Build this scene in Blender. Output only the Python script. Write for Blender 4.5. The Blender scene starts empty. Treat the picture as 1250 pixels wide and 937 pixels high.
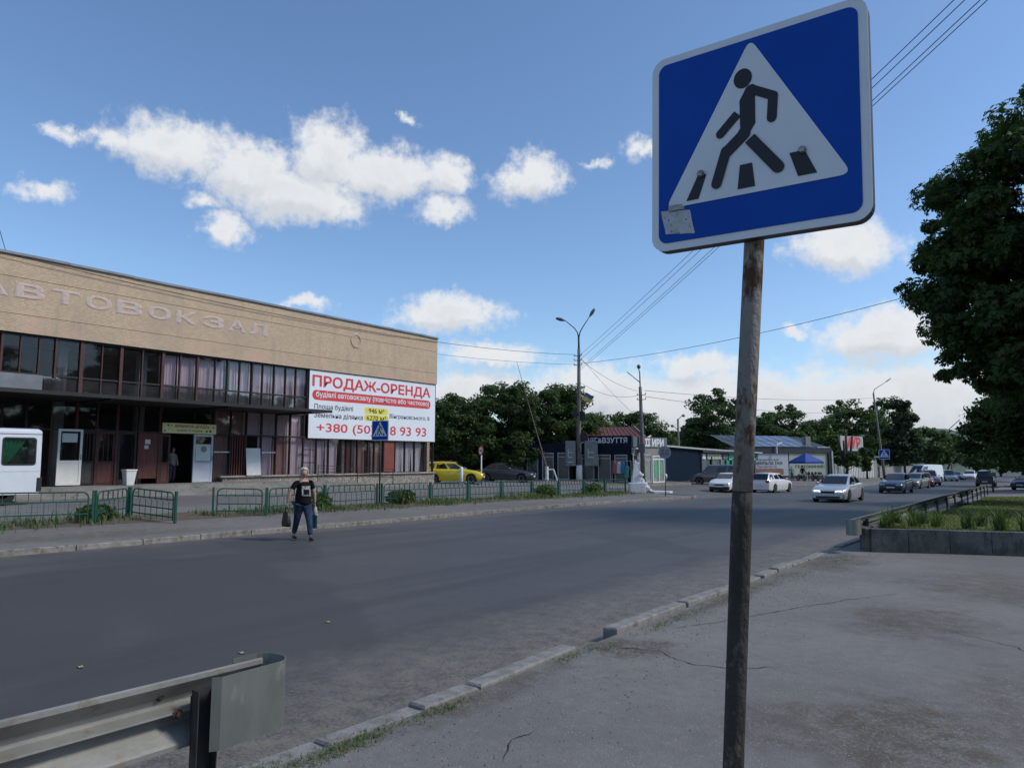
import bpy, math, random
import numpy as np
from mathutils import Vector, Matrix
R = math.radians
random.seed(7)
rng = np.random.default_rng(11)
S = bpy.context.scene
COL = S.collection

# ------------------------------------------------------------------ camera
cd = bpy.data.cameras.new('camera')
cd.sensor_width = 36.0
cd.lens = 25.06
cd.clip_start = 0.05
cd.clip_end = 3000
cam = bpy.data.objects.new('camera', cd)
COL.objects.link(cam)
cam.location = (0, 0, 1.7)
cam.rotation_euler = (R(90 + 6.1), 0, R(36.5))
S.camera = cam

# ------------------------------------------------------------------ light
SUN_AZ, SUN_EL = 62.0, 42.0            # degrees from +Y towards +X, and above the horizon
S.view_settings.view_transform = 'Standard'
S.view_settings.look = 'None'
S.view_settings.exposure = 0.0
S.view_settings.gamma = 1.0
sl = bpy.data.lights.new('sun', 'SUN')
sl.energy = 2.55
sl.angle = R(12)
sl.color = (1.0, 0.94, 0.85)
so = bpy.data.objects.new('sun', sl)
COL.objects.link(so)
sd = Vector((math.sin(R(SUN_AZ)) * math.cos(R(SUN_EL)), math.cos(R(SUN_AZ)) * math.cos(R(SUN_EL)), math.sin(R(SUN_EL))))
so.rotation_euler = sd.to_track_quat('Z', 'Y').to_euler()
so.location = (0, 0, 60)


class NT:
    """thin wrapper for building node trees"""
    def __init__(s, nt):
        s.nt = nt; nt.nodes.clear()

    def n(s, t, _op=None, _set=None, **kw):
        nd = s.nt.nodes.new(t)
        if _op: nd.operation = _op
        for k, v in (_set or {}).items(): setattr(nd, k, v)
        for k, v in kw.items():
            i = int(k[1:]) if k[0] == 'i' and k[1:].isdigit() else k.replace('_', ' ')
            s.put(nd.inputs[i], v)
        return nd

    def put(s, inp, v):
        if isinstance(v, bpy.types.NodeSocket): s.nt.links.new(v, inp)
        elif isinstance(v, bpy.types.Node): s.nt.links.new(v.outputs[0], inp)
        else:
            if hasattr(inp.default_value, '__len__') and len(inp.default_value) == 4 and len(v) == 3: v = (*v, 1)
            inp.default_value = v

    def m(s, op, a, b=0.0, c=None):
        nd = s.nt.nodes.new('ShaderNodeMath'); nd.operation = op
        s.put(nd.inputs[0], a); s.put(nd.inputs[1], b)
        if c is not None: s.put(nd.inputs[2], c)
        return nd.outputs[0]

    def v(s, op, a, b=(0, 0, 0)):
        nd = s.nt.nodes.new('ShaderNodeVectorMath'); nd.operation = op
        s.put(nd.inputs[0], a)
        if op != 'LENGTH': s.put(nd.inputs[1], b)
        return nd.outputs['Value'] if op in ('LENGTH', 'DOT_PRODUCT') else nd.outputs[0]

    def step(s, x, a, b):
        nd = s.nt.nodes.new('ShaderNodeMapRange'); nd.interpolation_type = 'SMOOTHSTEP'
        s.put(nd.inputs[0], x); nd.inputs[1].default_value = a; nd.inputs[2].default_value = b
        return nd.outputs[0]

    def mix(s, f, a, b):
        nd = s.nt.nodes.new('ShaderNodeMix'); nd.data_type = 'RGBA'
        s.put(nd.inputs[0], f); s.put(nd.inputs[6], a); s.put(nd.inputs[7], b)
        return nd.outputs[2]

    def noise(s, vec, scale, detail=4, rough=.55, dist=0.):
        nd = s.nt.nodes.new('ShaderNodeTexNoise')
        s.put(nd.inputs['Vector'], vec)
        nd.inputs['Scale'].default_value = scale; nd.inputs['Detail'].default_value = detail
        nd.inputs['Roughness'].default_value = rough; nd.inputs['Distortion'].default_value = dist
        return nd


# ------------------------------------------------------------------ sky with clouds
W = bpy.data.worlds.new('World')
S.world = W
W.use_nodes = True
T = NT(W.node_tree)
sky = T.n('ShaderNodeTexSky', _set=dict(sky_type='NISHITA', sun_disc=False, sun_elevation=R(SUN_EL), sun_rotation=R(SUN_AZ),
                                        altitude=100, air_density=1.0, dust_density=.6, ozone_density=2.2))
dirv = T.n('ShaderNodeTexCoord').outputs['Generated']
sx = T.n('ShaderNodeSeparateXYZ', i0=dirv)
az = T.m('MULTIPLY', T.m('ARCTAN2', sx.outputs[0], sx.outputs[1]), 57.2958)
el = T.m('MULTIPLY', T.m('ARCSINE', sx.outputs[2]), 57.2958)
pv = T.n('ShaderNodeCombineXYZ', i0=az, i1=T.m('MULTIPLY', el, 1.0), i2=0.0).outputs[0]
warp = T.noise(pv, .22, 7, .62)
warp2 = T.noise(pv, .9, 5, .6)
wv = T.v('MULTIPLY', T.v('SUBTRACT', warp.outputs['Color'], (.5, .5, .5)), (6.5, 3.6, 0))
wv2 = T.v('MULTIPLY', T.v('SUBTRACT', warp2.outputs['Color'], (.5, .5, .5)), (1.5, 1.2, 0))
q = T.v('ADD', T.v('ADD', pv, wv), wv2)
BLOBS = [(-62.9, 22.1, 4.9, 2.5), (-66.6, 21.9, 2.2, 1.1), (-69.3, 21.9, 1.2, .6), (-57.1, 21.0, 5.2, 2.7), (-51.6, 23.1, 3.6, 3.3),
         (-47.0, 22.3, 5.6, 2.5), (-42.0, 22.3, 3.0, 2.0), (-42.3, 19.6, 3.4, 1.3), (-58.7, 17.0, 2.4, 1.4), (-53.6, 20.0, 6.3, 2.5),
         (-60.8, 18.8, 2.0, .8), (-70.9, 17.6, 2.0, 1.0), (-34.9, 22.3, 3.3, 1.9), (-25.6, 23.8, 2.4, 1.0), (-29.7, 23.0, 1.2, .45),
         (-45.1, 26.2, .8, .4), (-41.8, 11.6, 5.5, 1.9), (-53.1, 12.0, 2.0, .7), (-38.2, 8.3, 5.5, 1.3), (-10.9, 15.5, 4.8, 2.1),
         (-8.3, 8.8, 5.2, 2.5), (-21.9, 7.3, 3.2, 1.5), (-18.9, 4.0, 15.5, 3.6), (-28.9, 4.6, 9.5, 3.1), (-7.8, 3.8, 9.0, 3.6),
         (-39.8, 5.4, 7.0, 2.2), (-14.6, 9.9, 1.3, .6), (4.0, 13.0, 7.0, 3.0), (8.0, 6.0, 12.0, 3.0), (-84.0, 12.0, 5.0, 2.2)]
def blobs(qq):
    best = None
    for a_, e_, w_, h_ in BLOBS:
        d = T.v('LENGTH', T.v('MULTIPLY', T.v('SUBTRACT', qq, (a_, e_, 0)), (1 / w_, 1 / h_, 0)))
        v_ = T.m('MULTIPLY', T.m('SUBTRACT', 1.0, d), min(1.0, .35 + h_ * .33))
        best = v_ if best is None else T.m('MAXIMUM', best, v_)
    return best
best = blobs(q)
above = blobs(T.v('ADD', q, (.5, 1.15, 0)))          # thicker cloud overhead means a shaded base
# the sky beyond the picture goes on with the same sort of scattered cumulus
gen = T.m('MULTIPLY', T.m('SUBTRACT', T.noise(T.v('MULTIPLY', dirv, (1, 1, 2.2)), 3.0, 8, .6).outputs[0], .56), 4.0)
away = T.m('MAXIMUM', T.step(T.m('ABSOLUTE', T.m('ADD', az, 36.5)), 46, 60), T.step(el, 36, 46))
gen = T.m('ADD', gen, T.m('MULTIPLY', T.m('SUBTRACT', away, 1.0), 6.0))
dens = T.m('MAXIMUM', best, gen)
fine = T.noise(pv, 1.5, 5, .58).outputs[0]
mid_ = T.noise(pv, .62, 3, .5).outputs[0]
dens = T.m('ADD', T.m('ADD', dens, T.m('MULTIPLY', T.m('SUBTRACT', fine, .5), .6)), T.m('MULTIPLY', T.m('SUBTRACT', mid_, .5), .6))
mask = T.step(dens, -.12, .55)
puff = T.noise(T.v('ADD', q, (.5, -.9, 0)), .3, 5, .5).outputs[0]
grey = T.m('MULTIPLY', T.step(dens, .25, .95), T.step(puff, .34, .60))
lowg = T.step(el, 9.0, 2.0)
base_ = T.step(T.m('SUBTRACT', above, best), -.18, .42)
grey = T.m('MINIMUM', T.m('ADD', T.m('ADD', T.m('MULTIPLY', grey, .28), T.m('MULTIPLY', base_, .55)), T.m('MULTIPLY', lowg, .34)), 1.0)
ccol = T.mix(grey, (5.8, 5.95, 6.15), (3.9, 4.2, 4.65))
skyc = T.mix(mask, T.v('MULTIPLY', sky, (.97, 1.09, 1.20)), ccol)
bg = T.n('ShaderNodeBackground', i0=skyc, i1=.14)
T.n('ShaderNodeOutputWorld', i0=bg)


# ------------------------------------------------------------------ materials
def new_mat(name):
    m = bpy.data.materials.new(name); m.use_nodes = True
    return m, NT(m.node_tree)


def M(name, c, c2=None, sc=3., rough=.7, metal=0., bump=0., bsc=30., spec=.4, c3=None, rsc=5., rthr=.56, rw=.06,
      stretch=(1, 1, 1), rr=0., coat=0., emit=None, es=0., trans=0.):
    m, t = new_mat(name)
    co = t.n('ShaderNodeTexCoord').outputs['Object']
    if stretch != (1, 1, 1): co = t.v('MULTIPLY', co, stretch)
    if c2 is None: c2 = tuple(x * .82 for x in c)
    f = t.step(t.noise(co, sc, 6, .62).outputs[0], .3, .7)
    colr = t.mix(f, c, c2)
    rg = rough
    if c3 is not None:
        k = t.step(t.noise(co, rsc, 8, .68).outputs[0], rthr - rw, rthr + rw)
        colr = t.mix(k, colr, c3)
        if rr: rg = t.m('ADD', t.m('MULTIPLY', k, rr), rough)
    b = t.n('ShaderNodeBsdfPrincipled', Base_Color=colr, Roughness=rg, Metallic=metal)
    b.inputs['Specular IOR Level'].default_value = spec
    if coat: b.inputs['Coat Weight'].default_value = coat; b.inputs['Coat Roughness'].default_value = .06
    if emit: t.put(b.inputs['Emission Color'], emit); b.inputs['Emission Strength'].default_value = es
    if bump:
        bp = t.n('ShaderNodeBump', Strength=bump, Height=t.noise(co, bsc, 4, .6).outputs[0]); bp.inputs['Distance'].default_value = .02
        t.put(b.inputs['Normal'], bp.outputs[0])
    t.n('ShaderNodeOutputMaterial', i0=b)
    return m


def leaf_mat(name, c, c2, tr=.35):
    m, t = new_mat(name)
    oi = t.n('ShaderNodeTexCoord').outputs['Object']
    f = t.noise(oi, .9, 3, .6).outputs[0]
    colr = t.mix(t.step(f, .3, .7), c, c2)
    b = t.n('ShaderNodeBsdfPrincipled', Base_Color=colr, Roughness=.6)
    b.inputs['Specular IOR Level'].default_value = .25
    tl = t.n('ShaderNodeBsdfTranslucent', Color=t.v('MULTIPLY', colr, (1.2, 1.5, .6)))
    mx = t.n('ShaderNodeMixShader', i0=tr, i1=b.outputs[0], i2=tl.outputs[0])
    t.n('ShaderNodeOutputMaterial', i0=mx)
    return m


def glass_mat(name, tint, rough=.03, base=.12, refl=.7):
    """window glass: mirror at grazing angles, see-through tinted otherwise"""
    m, t = new_mat(name)
    lw = t.n('ShaderNodeFresnel'); lw.inputs[0].default_value = 1.5
    fr = t.m('MINIMUM', t.m('ADD', t.m('MULTIPLY', lw.outputs[0], refl), base * .3), 1.0)
    tr = t.n('ShaderNodeBsdfTransparent', i0=tint)
    co = t.n('ShaderNodeTexCoord').outputs['Object']
    gl = t.n('ShaderNodeBsdfGlossy', i0=(.85, .9, .95), i1=rough)
    dn = t.n('ShaderNodeBsdfDiffuse', i0=(.16, .155, .15))
    dirt = t.m('MULTIPLY', t.noise(co, 1.7, 5, .6).outputs[0], base)
    m1 = t.n('ShaderNodeMixShader', i0=dirt, i1=tr.outputs[0], i2=dn.outputs[0])
    m2 = t.n('ShaderNodeMixShader', i0=fr, i1=m1.outputs[0], i2=gl.outputs[0])
    t.n('ShaderNodeOutputMaterial', i0=m2)
    return m


def grade_mat(name, base, base2, dirt, spots=(), near=None, far=None, speck=None, rough=.85, bump=.35, bsc=60, streak=0, patch=None):
    """ground: mottled base, dirt at given world spots or along given X bands"""
    m, t = new_mat(name)
    co = t.n('ShaderNodeTexCoord').outputs['Object']
    s = t.n('ShaderNodeSeparateXYZ', i0=co)
    big = t.noise(co, .35, 6, .6).outputs[0]
    fin = t.noise(co, 9, 6, .7).outputs[0]
    f = t.m('ADD', t.m('MULTIPLY', big, .6), t.m('MULTIPLY', fin, .4))
    colr = t.mix(t.step(f, .36, .64), base, base2)
    rg = rough
    if streak:
        st = t.noise(t.v('MULTIPLY', co, (1.1, .05, 1)), 1.0, 4, .6).outputs[0]
        colr = t.mix(t.m('MULTIPLY', t.step(st, .48, .66), streak), colr, tuple(x * .55 for x in base))
    if patch:
        pn = t.noise(co, .16, 3, .4, .6).outputs[0]
        colr = t.mix(t.m('MULTIPLY', t.step(pn, .55, .575), patch[1]), colr, patch[0])
    k = None
    wn = t.m('SUBTRACT', t.noise(co, 1.5, 7, .7).outputs[0], .5)
    for (x, y, rx, ry, amp) in spots:
        d = t.v('LENGTH', t.v('MULTIPLY', t.v('SUBTRACT', co, (x, y, 0)), (1 / rx, 1 / ry, 0)))
        v_ = t.m('MULTIPLY', t.step(t.m('ADD', d, t.m('MULTIPLY', wn, 2.2)), 1.1, .35), amp)
        k = v_ if k is None else t.m('MAXIMUM', k, v_)
    for band in (near, far):
        if band:
            x0, x1, amp = band
            v_ = t.m('MULTIPLY', t.step(t.m('ADD', s.outputs[0], t.m('MULTIPLY', wn, 2.6)), x0, x1), amp)
            k = v_ if k is None else t.m('MAXIMUM', k, v_)
    if k is not None:
        g2 = t.m('MULTIPLY', k, t.step(t.m('ADD', t.m('MULTIPLY', t.noise(co, 38, 6, .75).outputs[0], .6), t.m('MULTIPLY', t.noise(co, 5, 5, .7).outputs[0], .4)), .38, .58))
        colr = t.mix(g2, colr, dirt)
    if speck:
        vo = t.n('ShaderNodeTexVoronoi', Vector=co, Scale=speck[1])
        sp = t.m('MULTIPLY', t.step(vo.outputs['Distance'], .22, .12), t.step(t.noise(co, 6, 2).outputs[0], .45, .6))
        colr = t.mix(t.m('MULTIPLY', sp, speck[2]), colr, speck[0])
    b = t.n('ShaderNodeBsdfPrincipled', Base_Color=colr, Roughness=rg)
    b.inputs['Specular IOR Level'].default_value = .35
    h = t.m('ADD', t.noise(co, bsc, 3, .7).outputs[0], t.m('MULTIPLY', t.noise(co, 2.2, 4).outputs[0], 1.5))
    bp = t.n('ShaderNodeBump', Strength=bump, Height=h); bp.inputs['Distance'].default_value = .012
    t.put(b.inputs['Normal'], bp.outputs[0])
    t.n('ShaderNodeOutputMaterial', i0=b)
    return m


m_road = grade_mat('road_asphalt', (.067, .067, .069), (.086, .0855, .086), (.19, .165, .135), near=(-6.2, -4.0, 1.0),
                   far=(-15.4, -16.6, .6), speck=((.14, .14, .14), 55, .35), streak=.38, patch=((.052, .052, .056), .6), rough=.66, bump=.14)
m_fore = grade_mat('forecourt_asphalt', (.150, .145, .139), (.205, .198, .188), (.085, .068, .050),
                   spots=((-.9, 5.4, .75, 1.0, .9), (-1.5, 5.0, .5, .7, .7), (-1.2, 9.4, .9, 1.3, .85), (-3.3, 6.3, .5, .55, 1.0), (-.4, 12.8, 1.6, 2.2, .7), (-3.45, 4.4, .22, 1.2, .8),
                          (-3.45, 9.5, .25, 3.2, .85), (-3.2, 14.5, .7, 2.0, .9), (-.2, 6.3, .6, 1.4, .6)),
                   speck=((.34, .33, .31), 30, .85), bump=.7, bsc=60)
m_pave = grade_mat('pavement_asphalt', (.15, .145, .14), (.21, .2, .19), (.10, .085, .065), near=(-16.9, -17.6, .5), spots=((-18.2, 8, 1.2, 4, .9), (-18.6, 25, 1.3, 8, .8)),
                   speck=((.3, .29, .27), 20, .3))
m_lot = grade_mat('lot_asphalt', (.135, .135, .135), (.18, .178, .172), (.10, .09, .075), spots=((-26, 14, 3, 5, .5), (-25, 30, 2, 8, .5)), streak=.2, rough=.8)
m_dirt = M('bare_dirt', (.135, .108, .078), (.085, .068, .05), sc=5, rough=.95, bump=.8, bsc=25)
m_kerb = M('kerb_granite', (.27, .26, .25), (.17, .165, .155), sc=9, rough=.85, bump=.5, bsc=60, c3=(.12, .11, .09), rsc=7, rthr=.62)
m_kerb_far = M('kerb_concrete_pale', (.29, .27, .245), (.17, .16, .145), sc=5, rough=.85, bump=.5, bsc=40, c3=(.13, .115, .09), rsc=4, rthr=.56)
m_soil = M('lawn_soil', (.11, .12, .045), (.065, .07, .03), sc=2.5, rough=.95, bump=.5)
m_hill = M('hill_green', (.10, .13, .08), (.075, .10, .07), sc=.02, rough=.95)


# ------------------------------------------------------------------ mesh helper
class MB:
    def __init__(s): s.v = []; s.f = []; s.mi = []

    def add(s, vs, fs, mi=0):
        o = len(s.v); s.v += [tuple(v) for v in vs]
        for f in fs: s.f.append(tuple(i + o for i in f)); s.mi.append(mi)
        return s

    def box(s, x0, x1, y0, y1, z0, z1, mi=0):
        return s.add([(x0, y0, z0), (x1, y0, z0), (x1, y1, z0), (x0, y1, z0), (x0, y0, z1), (x1, y0, z1), (x1, y1, z1), (x0, y1, z1)],
                     [(0, 3, 2, 1), (4, 5, 6, 7), (0, 1, 5, 4), (1, 2, 6, 5), (2, 3, 7, 6), (3, 0, 4, 7)], mi)

    def beam(s, a, b, w, h, mi=0, up=(0, 0, 1)):
        """box along a->b, width w sideways, height h along up"""
        a = Vector(a); b = Vector(b); d = (b - a).normalized(); u = Vector(up)
        r = d.cross(u)
        if r.length < 1e-4: r = d.cross(Vector((1, 0, 0)))
        r.normalize(); u = r.cross(d).normalized()
        r = r * w / 2; u = u * h / 2
        return s.add([a - r - u, a + r - u, a + r + u, a - r + u, b - r - u, b + r - u, b + r + u, b - r + u],
                     [(0, 1, 2, 3), (4, 7, 6, 5), (0, 4, 5, 1), (1, 5, 6, 2), (2, 6, 7, 3), (3, 7, 4, 0)], mi)

    def tube(s, pts, r, n=8, mi=0, cap=True):
        pts = [Vector(p) for p in pts]; rs = r if hasattr(r, '__len__') else [r] * len(pts)
        vs = []; fs = []; ref = None
        for i, p in enumerate(pts):
            d = (pts[min(i + 1, len(pts) - 1)] - pts[max(i - 1, 0)])
            if d.length < 1e-9: d = Vector((0, 0, 1))
            d.normalize()
            if ref is None: ref = Vector((0, 0, 1)) if abs(d.z) < .9 else Vector((1, 0, 0))
            a = ref - d * ref.dot(d)
            if a.length < 1e-4: a = Vector((0, 1, 0)) - d * d.y
            a.normalize(); ref = a; b = d.cross(a)
            for k in range(n):
                t = 2 * math.pi * k / n
                vs.append(p + (a * math.cos(t) + b * math.sin(t)) * rs[i])
        for i in range(len(pts) - 1):
            for k in range(n):
                k2 = (k + 1) % n
                fs.append((i * n + k, i * n + k2, (i + 1) * n + k2, (i + 1) * n + k))
        if cap: fs.append(tuple(range(n - 1, -1, -1))); fs.append(tuple((len(pts) - 1) * n + k for k in range(n)))
        return s.add(vs, fs, mi)

    def lathe(s, prof, c=(0, 0, 0), n=16, mi=0, ax='z', sx=1, sy=1):
        vs = []; fs = []
        for (r, h) in prof:
            for k in range(n):
                t = 2 * math.pi * k / n; x = r * math.cos(t) * sx; y = r * math.sin(t) * sy
                p = (x, y, h) if ax == 'z' else ((h, x, y) if ax == 'x' else (x, h, y))
                vs.append((p[0] + c[0], p[1] + c[1], p[2] + c[2]))
        for i in range(len(prof) - 1):
            for k in range(n):
                k2 = (k + 1) % n
                fs.append((i * n + k, i * n + k2, (i + 1) * n + k2, (i + 1) * n + k))
        fs.append(tuple(range(n - 1, -1, -1))); fs.append(tuple((len(prof) - 1) * n + k for k in range(n)))
        return s.add(vs, fs, mi)

    def prism(s, poly, d0, d1, ax='y', mi=0):
        """polygon in the plane normal to ax, extruded from d0 to d1"""
        n = len(poly)
        def P(p, d):
            if ax == 'y': return (p[0], d, p[1])
            if ax == 'x': return (d, p[0], p[1])
            return (p[0], p[1], d)
        vs = [P(p, d0) for p in poly] + [P(p, d1) for p in poly]
        fs = [tuple(range(n)), tuple(range(2 * n - 1, n - 1, -1))] + [(i, i + n, (i + 1) % n + n, (i + 1) % n) for i in range(n)]
        return s.add(vs, fs, mi)

    def grid(s, P, closed=False, mi=0):
        """P: list of rows of points"""
        h, w = len(P), len(P[0]); vs = [p for r in P for p in r]; fs = []
        for i in range(h - 1):
            for j in range(w - 1): fs.append((i * w + j, i * w + j + 1, (i + 1) * w + j + 1, (i + 1) * w + j))
        return s.add(vs, fs, mi)

    def ball(s, c, r, n=10, mi=0):
        rx, ry, rz = r if hasattr(r, '__len__') else (r, r, r)
        P = []
        for i in range(n // 2 + 1):
            t = math.pi * i / (n // 2)
            P.append([(c[0] + rx * math.sin(t) * math.cos(2 * math.pi * k / n), c[1] + ry * math.sin(t) * math.sin(2 * math.pi * k / n), c[2] + rz * math.cos(t)) for k in range(n + 1)])
        return s.grid(P, mi=mi)

    def build(s, name, mat, parent=None, smooth=False, bevel=0, world=False, loc=None, fix=False):
        me = bpy.data.meshes.new(name)
        me.from_pydata(s.v, [], s.f)
        for mm in (mat if isinstance(mat, (list, tuple)) else [mat]): me.materials.append(mm)
        if any(s.mi): me.polygons.foreach_set('material_index', s.mi)
        if smooth: me.polygons.foreach_set('use_smooth', [True] * len(me.polygons))
        me.update()
        if fix:
            import bmesh
            bm = bmesh.new(); bm.from_mesh(me); bmesh.ops.remove_doubles(bm, verts=bm.verts, dist=1e-4)
            bmesh.ops.recalc_face_normals(bm, faces=bm.faces); bm.to_mesh(me); bm.free()
        o = bpy.data.objects.new(name, me)
        COL.objects.link(o)
        if parent is not None:
            o.parent = parent
            if world: o.location = parent.matrix_basis.inverted() @ Vector((0, 0, 0)); o.rotation_euler = (-parent.rotation_euler[0], -parent.rotation_euler[1], -parent.rotation_euler[2])
        if loc: o.location = loc
        if bevel:
            bv = o.modifiers.new('bevel', 'BEVEL'); bv.width = bevel; bv.segments = 2; bv.limit_method = 'ANGLE'
        return o


def tag(o, label=None, cat=None, group=None, kind=None):
    if label: o['label'] = label
    if cat: o['category'] = cat
    if group: o['group'] = group
    if kind: o['kind'] = kind
    return o


def thing(name, label, cat, loc=(0, 0, 0), rz=0., group=None):
    o = bpy.data.objects.new(name, None); COL.objects.link(o)
    o.empty_display_size = .2
    o.location = loc; o.rotation_euler = (0, 0, rz)
    return tag(o, label, cat, group)


def struct(name, mb, mat, parent=None, **k):
    o = mb.build(name, mat, parent, **k)
    if parent is None: o['kind'] = 'structure'
    return o


def copy_tree(o, parent=None):
    c = o.copy(); COL.objects.link(c)
    if parent is not None: c.parent = parent
    for ch in list(o.children): copy_tree(ch, c)
    return c


def textobj(name, body, mat, parent, plane, c0, c1, bold=0., ext=.004, shear=0., at=0., world=True, thick=.004):
    """flat lettering fitted in the rectangle c0..c1 of a plane: 'x' = faces +X at x=at (rect y,z); 'y' = faces -Y at y=at (rect x,z);
    or a Matrix giving right, up, normal axes and origin"""
    cu = bpy.data.curves.new(name, 'FONT'); cu.body = body; cu.shear = shear
    cu.resolution_u = 3; cu.bevel_depth = bold; cu.bevel_resolution = 0
    o = bpy.data.objects.new(name, cu); COL.objects.link(o)
    dg = bpy.context.evaluated_depsgraph_get()
    me = bpy.data.meshes.new_from_object(o.evaluated_get(dg))
    bpy.data.objects.remove(o)
    n = len(me.vertices); a = np.zeros(n * 3); me.vertices.foreach_get('co', a); a = a.reshape(-1, 3)
    mn, mx = a[:, :2].min(0), a[:, :2].max(0)
    u = (a[:, 0] - mn[0]) / (mx[0] - mn[0]); v = (a[:, 1] - mn[1]) / (mx[1] - mn[1])
    dz = a[:, 2] / bold * thick if bold else a[:, 2] * 0
    U = c0[0] + u * (c1[0] - c0[0]); V = c0[1] + v * (c1[1] - c0[1])
    if plane == 'x': P = np.stack([at + ext + dz, U, V], 1)
    elif plane == 'y': P = np.stack([U, at - ext - dz, V], 1)
    else:
        mt = plane; P = np.array([list(mt @ Vector((U[i], V[i], ext + dz[i]))) for i in range(n)])
    me.vertices.foreach_set('co', P.ravel()); me.polygons.foreach_set('use_smooth', [False] * len(me.polygons)); me.materials.clear(); me.materials.append(mat); me.update()
    o = bpy.data.objects.new(name, me); COL.objects.link(o)
    if parent is not None:
        o.parent = parent
        if world: o.location = parent.matrix_basis.inverted() @ Vector((0, 0, 0)); o.rotation_euler = (0, 0, -parent.rotation_euler[2])
    return o


# ------------------------------------------------------------------ the lie of the land
DROP = .10


def cross(x):
    if x > -18: return 0.
    if x < -32: return .53
    return (-18 - x) / 14 * .53


def g(x, y, off=0.): return -.011 * y + cross(x) + off


def sheet(name, mat, xs, ys, off):
    xs = sorted(set(list(xs) + [b for b in (-18, -32) if xs[0] < b < xs[-1]]))
    mb = MB(); mb.grid([[(x, y, g(x, y, off)) for x in xs] for y in ys])
    return struct(name, mb, mat)
# ------------------------------------------------------------------ ground sheets
sheet('ground', m_soil, [-900, 900], [-120, 1500], -.16)
sheet('road', m_road, [-70, -3.76], [-40, 420], -DROP)
sheet('forecourt', m_fore, [-3.62, 14], [-14, 19], 0)
sheet('right_side_lane', m_pave, [-3.62, 30], [44, 200], -.03)
# station forecourt and the shop pavements
sheet('station_lot', m_lot, [-70, -21.2], [-20, 47], .0)
far_path = [(-20, -16.2), (5.5, -16.45), (14, -16.85), (20, -17.2), (25, -17.6), (31, -17.65), (37, -17.4), (40.4, -16.8)]
mb = MB(); rows = []
for y, x in far_path: rows.append([(x, y, g(x, y)), (-18, y, g(-18, y)), (-21.25, y, g(-21.25, y, .004))])
rows.append([(-17.1, 41.6, g(0, 41.6)), (-18, 42.2, g(-18, 42.2)), (-21.25, 42.6, g(-21.25, 42.6))])
mb.grid(rows); struct('far_pavement', mb, m_pave)
sheet('verge_dirt', m_dirt, [-22.3, -20.3], [-20, 42], .009)
sheet('shop_pavement', m_pave, [-70, -25.9], [47, 64], .0)
mb = MB()
mb.grid([[(x, y, g(x, y)) for x in (-70, -32, -22, e)] for y, e in ((70.5, -21.9), (76, -18.3), (82, -15.5), (100, -14.6), (330, -14.6))])
struct('far_block_pavement', mb, m_pave)

def kstone(a, b, par, w=.16, top=.018, low=-.2, mat=m_kerb_far):
    mb = MB(); a = Vector((a[0], a[1])); b = Vector((b[0], b[1])); d = (b - a).normalized(); n = Vector((-d.y, d.x)) * w / 2
    a2 = a + d * .012; b2 = b - d * .012; j = random.uniform(-.01, .014)
    P = [a2 - n, b2 - n, b2 + n, a2 + n]
    c = .015
    Q = [a2 - n * .85 + d * c, b2 - n * .85 - d * c, b2 + n * .85 - d * c, a2 + n * .85 + d * c]
    vs = [(p.x, p.y, g(p.x, p.y, low)) for p in P] + [(p.x, p.y, g(p.x, p.y, top - c + j)) for p in P] + [(p.x, p.y, g(p.x, p.y, top + j)) for p in Q]
    fs = [(L + i, L + (i + 1) % 4, L + 4 + (i + 1) % 4, L + 4 + i) for L in (0, 4) for i in range(4)] + [(8, 9, 10, 11)]
    mb.add(vs, fs).build('kerb_stone', mat, par)
# near kerb: weathered granite stones, one missing where the forecourt opens to the road
kerb = bpy.data.objects.new('near_kerb', None); COL.objects.link(kerb); kerb['kind'] = 'structure'
edges = [.2, 1.15, 2.1, 3.0, 3.82, 4.42, 5.92]
spans = list(zip(edges[:-1], edges[1:])) + [(6.7, 8.5), (8.55, 9.9), (9.95, 11.4), (11.45, 12.2), (12.25, 13.1), (13.15, 14.1), (14.15, 15.4), (15.45, 16.9)]
y = 16.95
while y < 60: spans.append((y, y + 1.9)); y += 1.93
for ya, yb in spans:
    kstone((-3.685 + random.uniform(-.03, .03), ya), (-3.685 + random.uniform(-.03, .03), yb), kerb, w=.165, top=(.05 if 6.5 < ya < 13 else .02) + random.uniform(-.015, .02), mat=m_kerb)
# far kerb
kerb2 = bpy.data.objects.new('far_kerb', None); COL.objects.link(kerb2); kerb2['kind'] = 'structure'
def edge_x(y):
    for (y0, x0), (y1, x1) in zip(far_path[:-1], far_path[1:]):
        if y0 <= y <= y1: return x0 + (x1 - x0) * (y - y0) / (y1 - y0)
    return far_path[-1][1]
y = -6.
while y < 40.2:
    kstone((edge_x(y) + .08, y), (edge_x(y + 1.42) + .08, y + 1.42), kerb2); y += 1.42
arc = [(-16.72, 40.3), (-16.75, 41.0), (-17.2, 41.9), (-18.2, 42.45), (-19.6, 42.8), (-21.2, 43.1), (-22.8, 43.5), (-24.5, 44.6), (-25.6, 46.6)]
for a, b in zip(arc[:-1], arc[1:]): kstone(a, b, kerb2)
kerb3 = bpy.data.objects.new('far_block_kerb', None); COL.objects.link(kerb3); kerb3['kind'] = 'structure'
pth = [(-30, 70.4), (-25.5, 70.4), (-21.8, 70.5), (-20.1, 73), (-18.2, 76), (-16.9, 79), (-15.4, 82), (-15.1, 88), (-14.8, 94), (-14.5, 100), (-14.5, 110), (-14.5, 125)]
for a, b in zip(pth[:-1], pth[1:]): kstone(a, b, kerb3, w=.2)
kerb4 = bpy.data.objects.new('shop_kerb', None); COL.objects.link(kerb4); kerb4['kind'] = 'structure'
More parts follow.
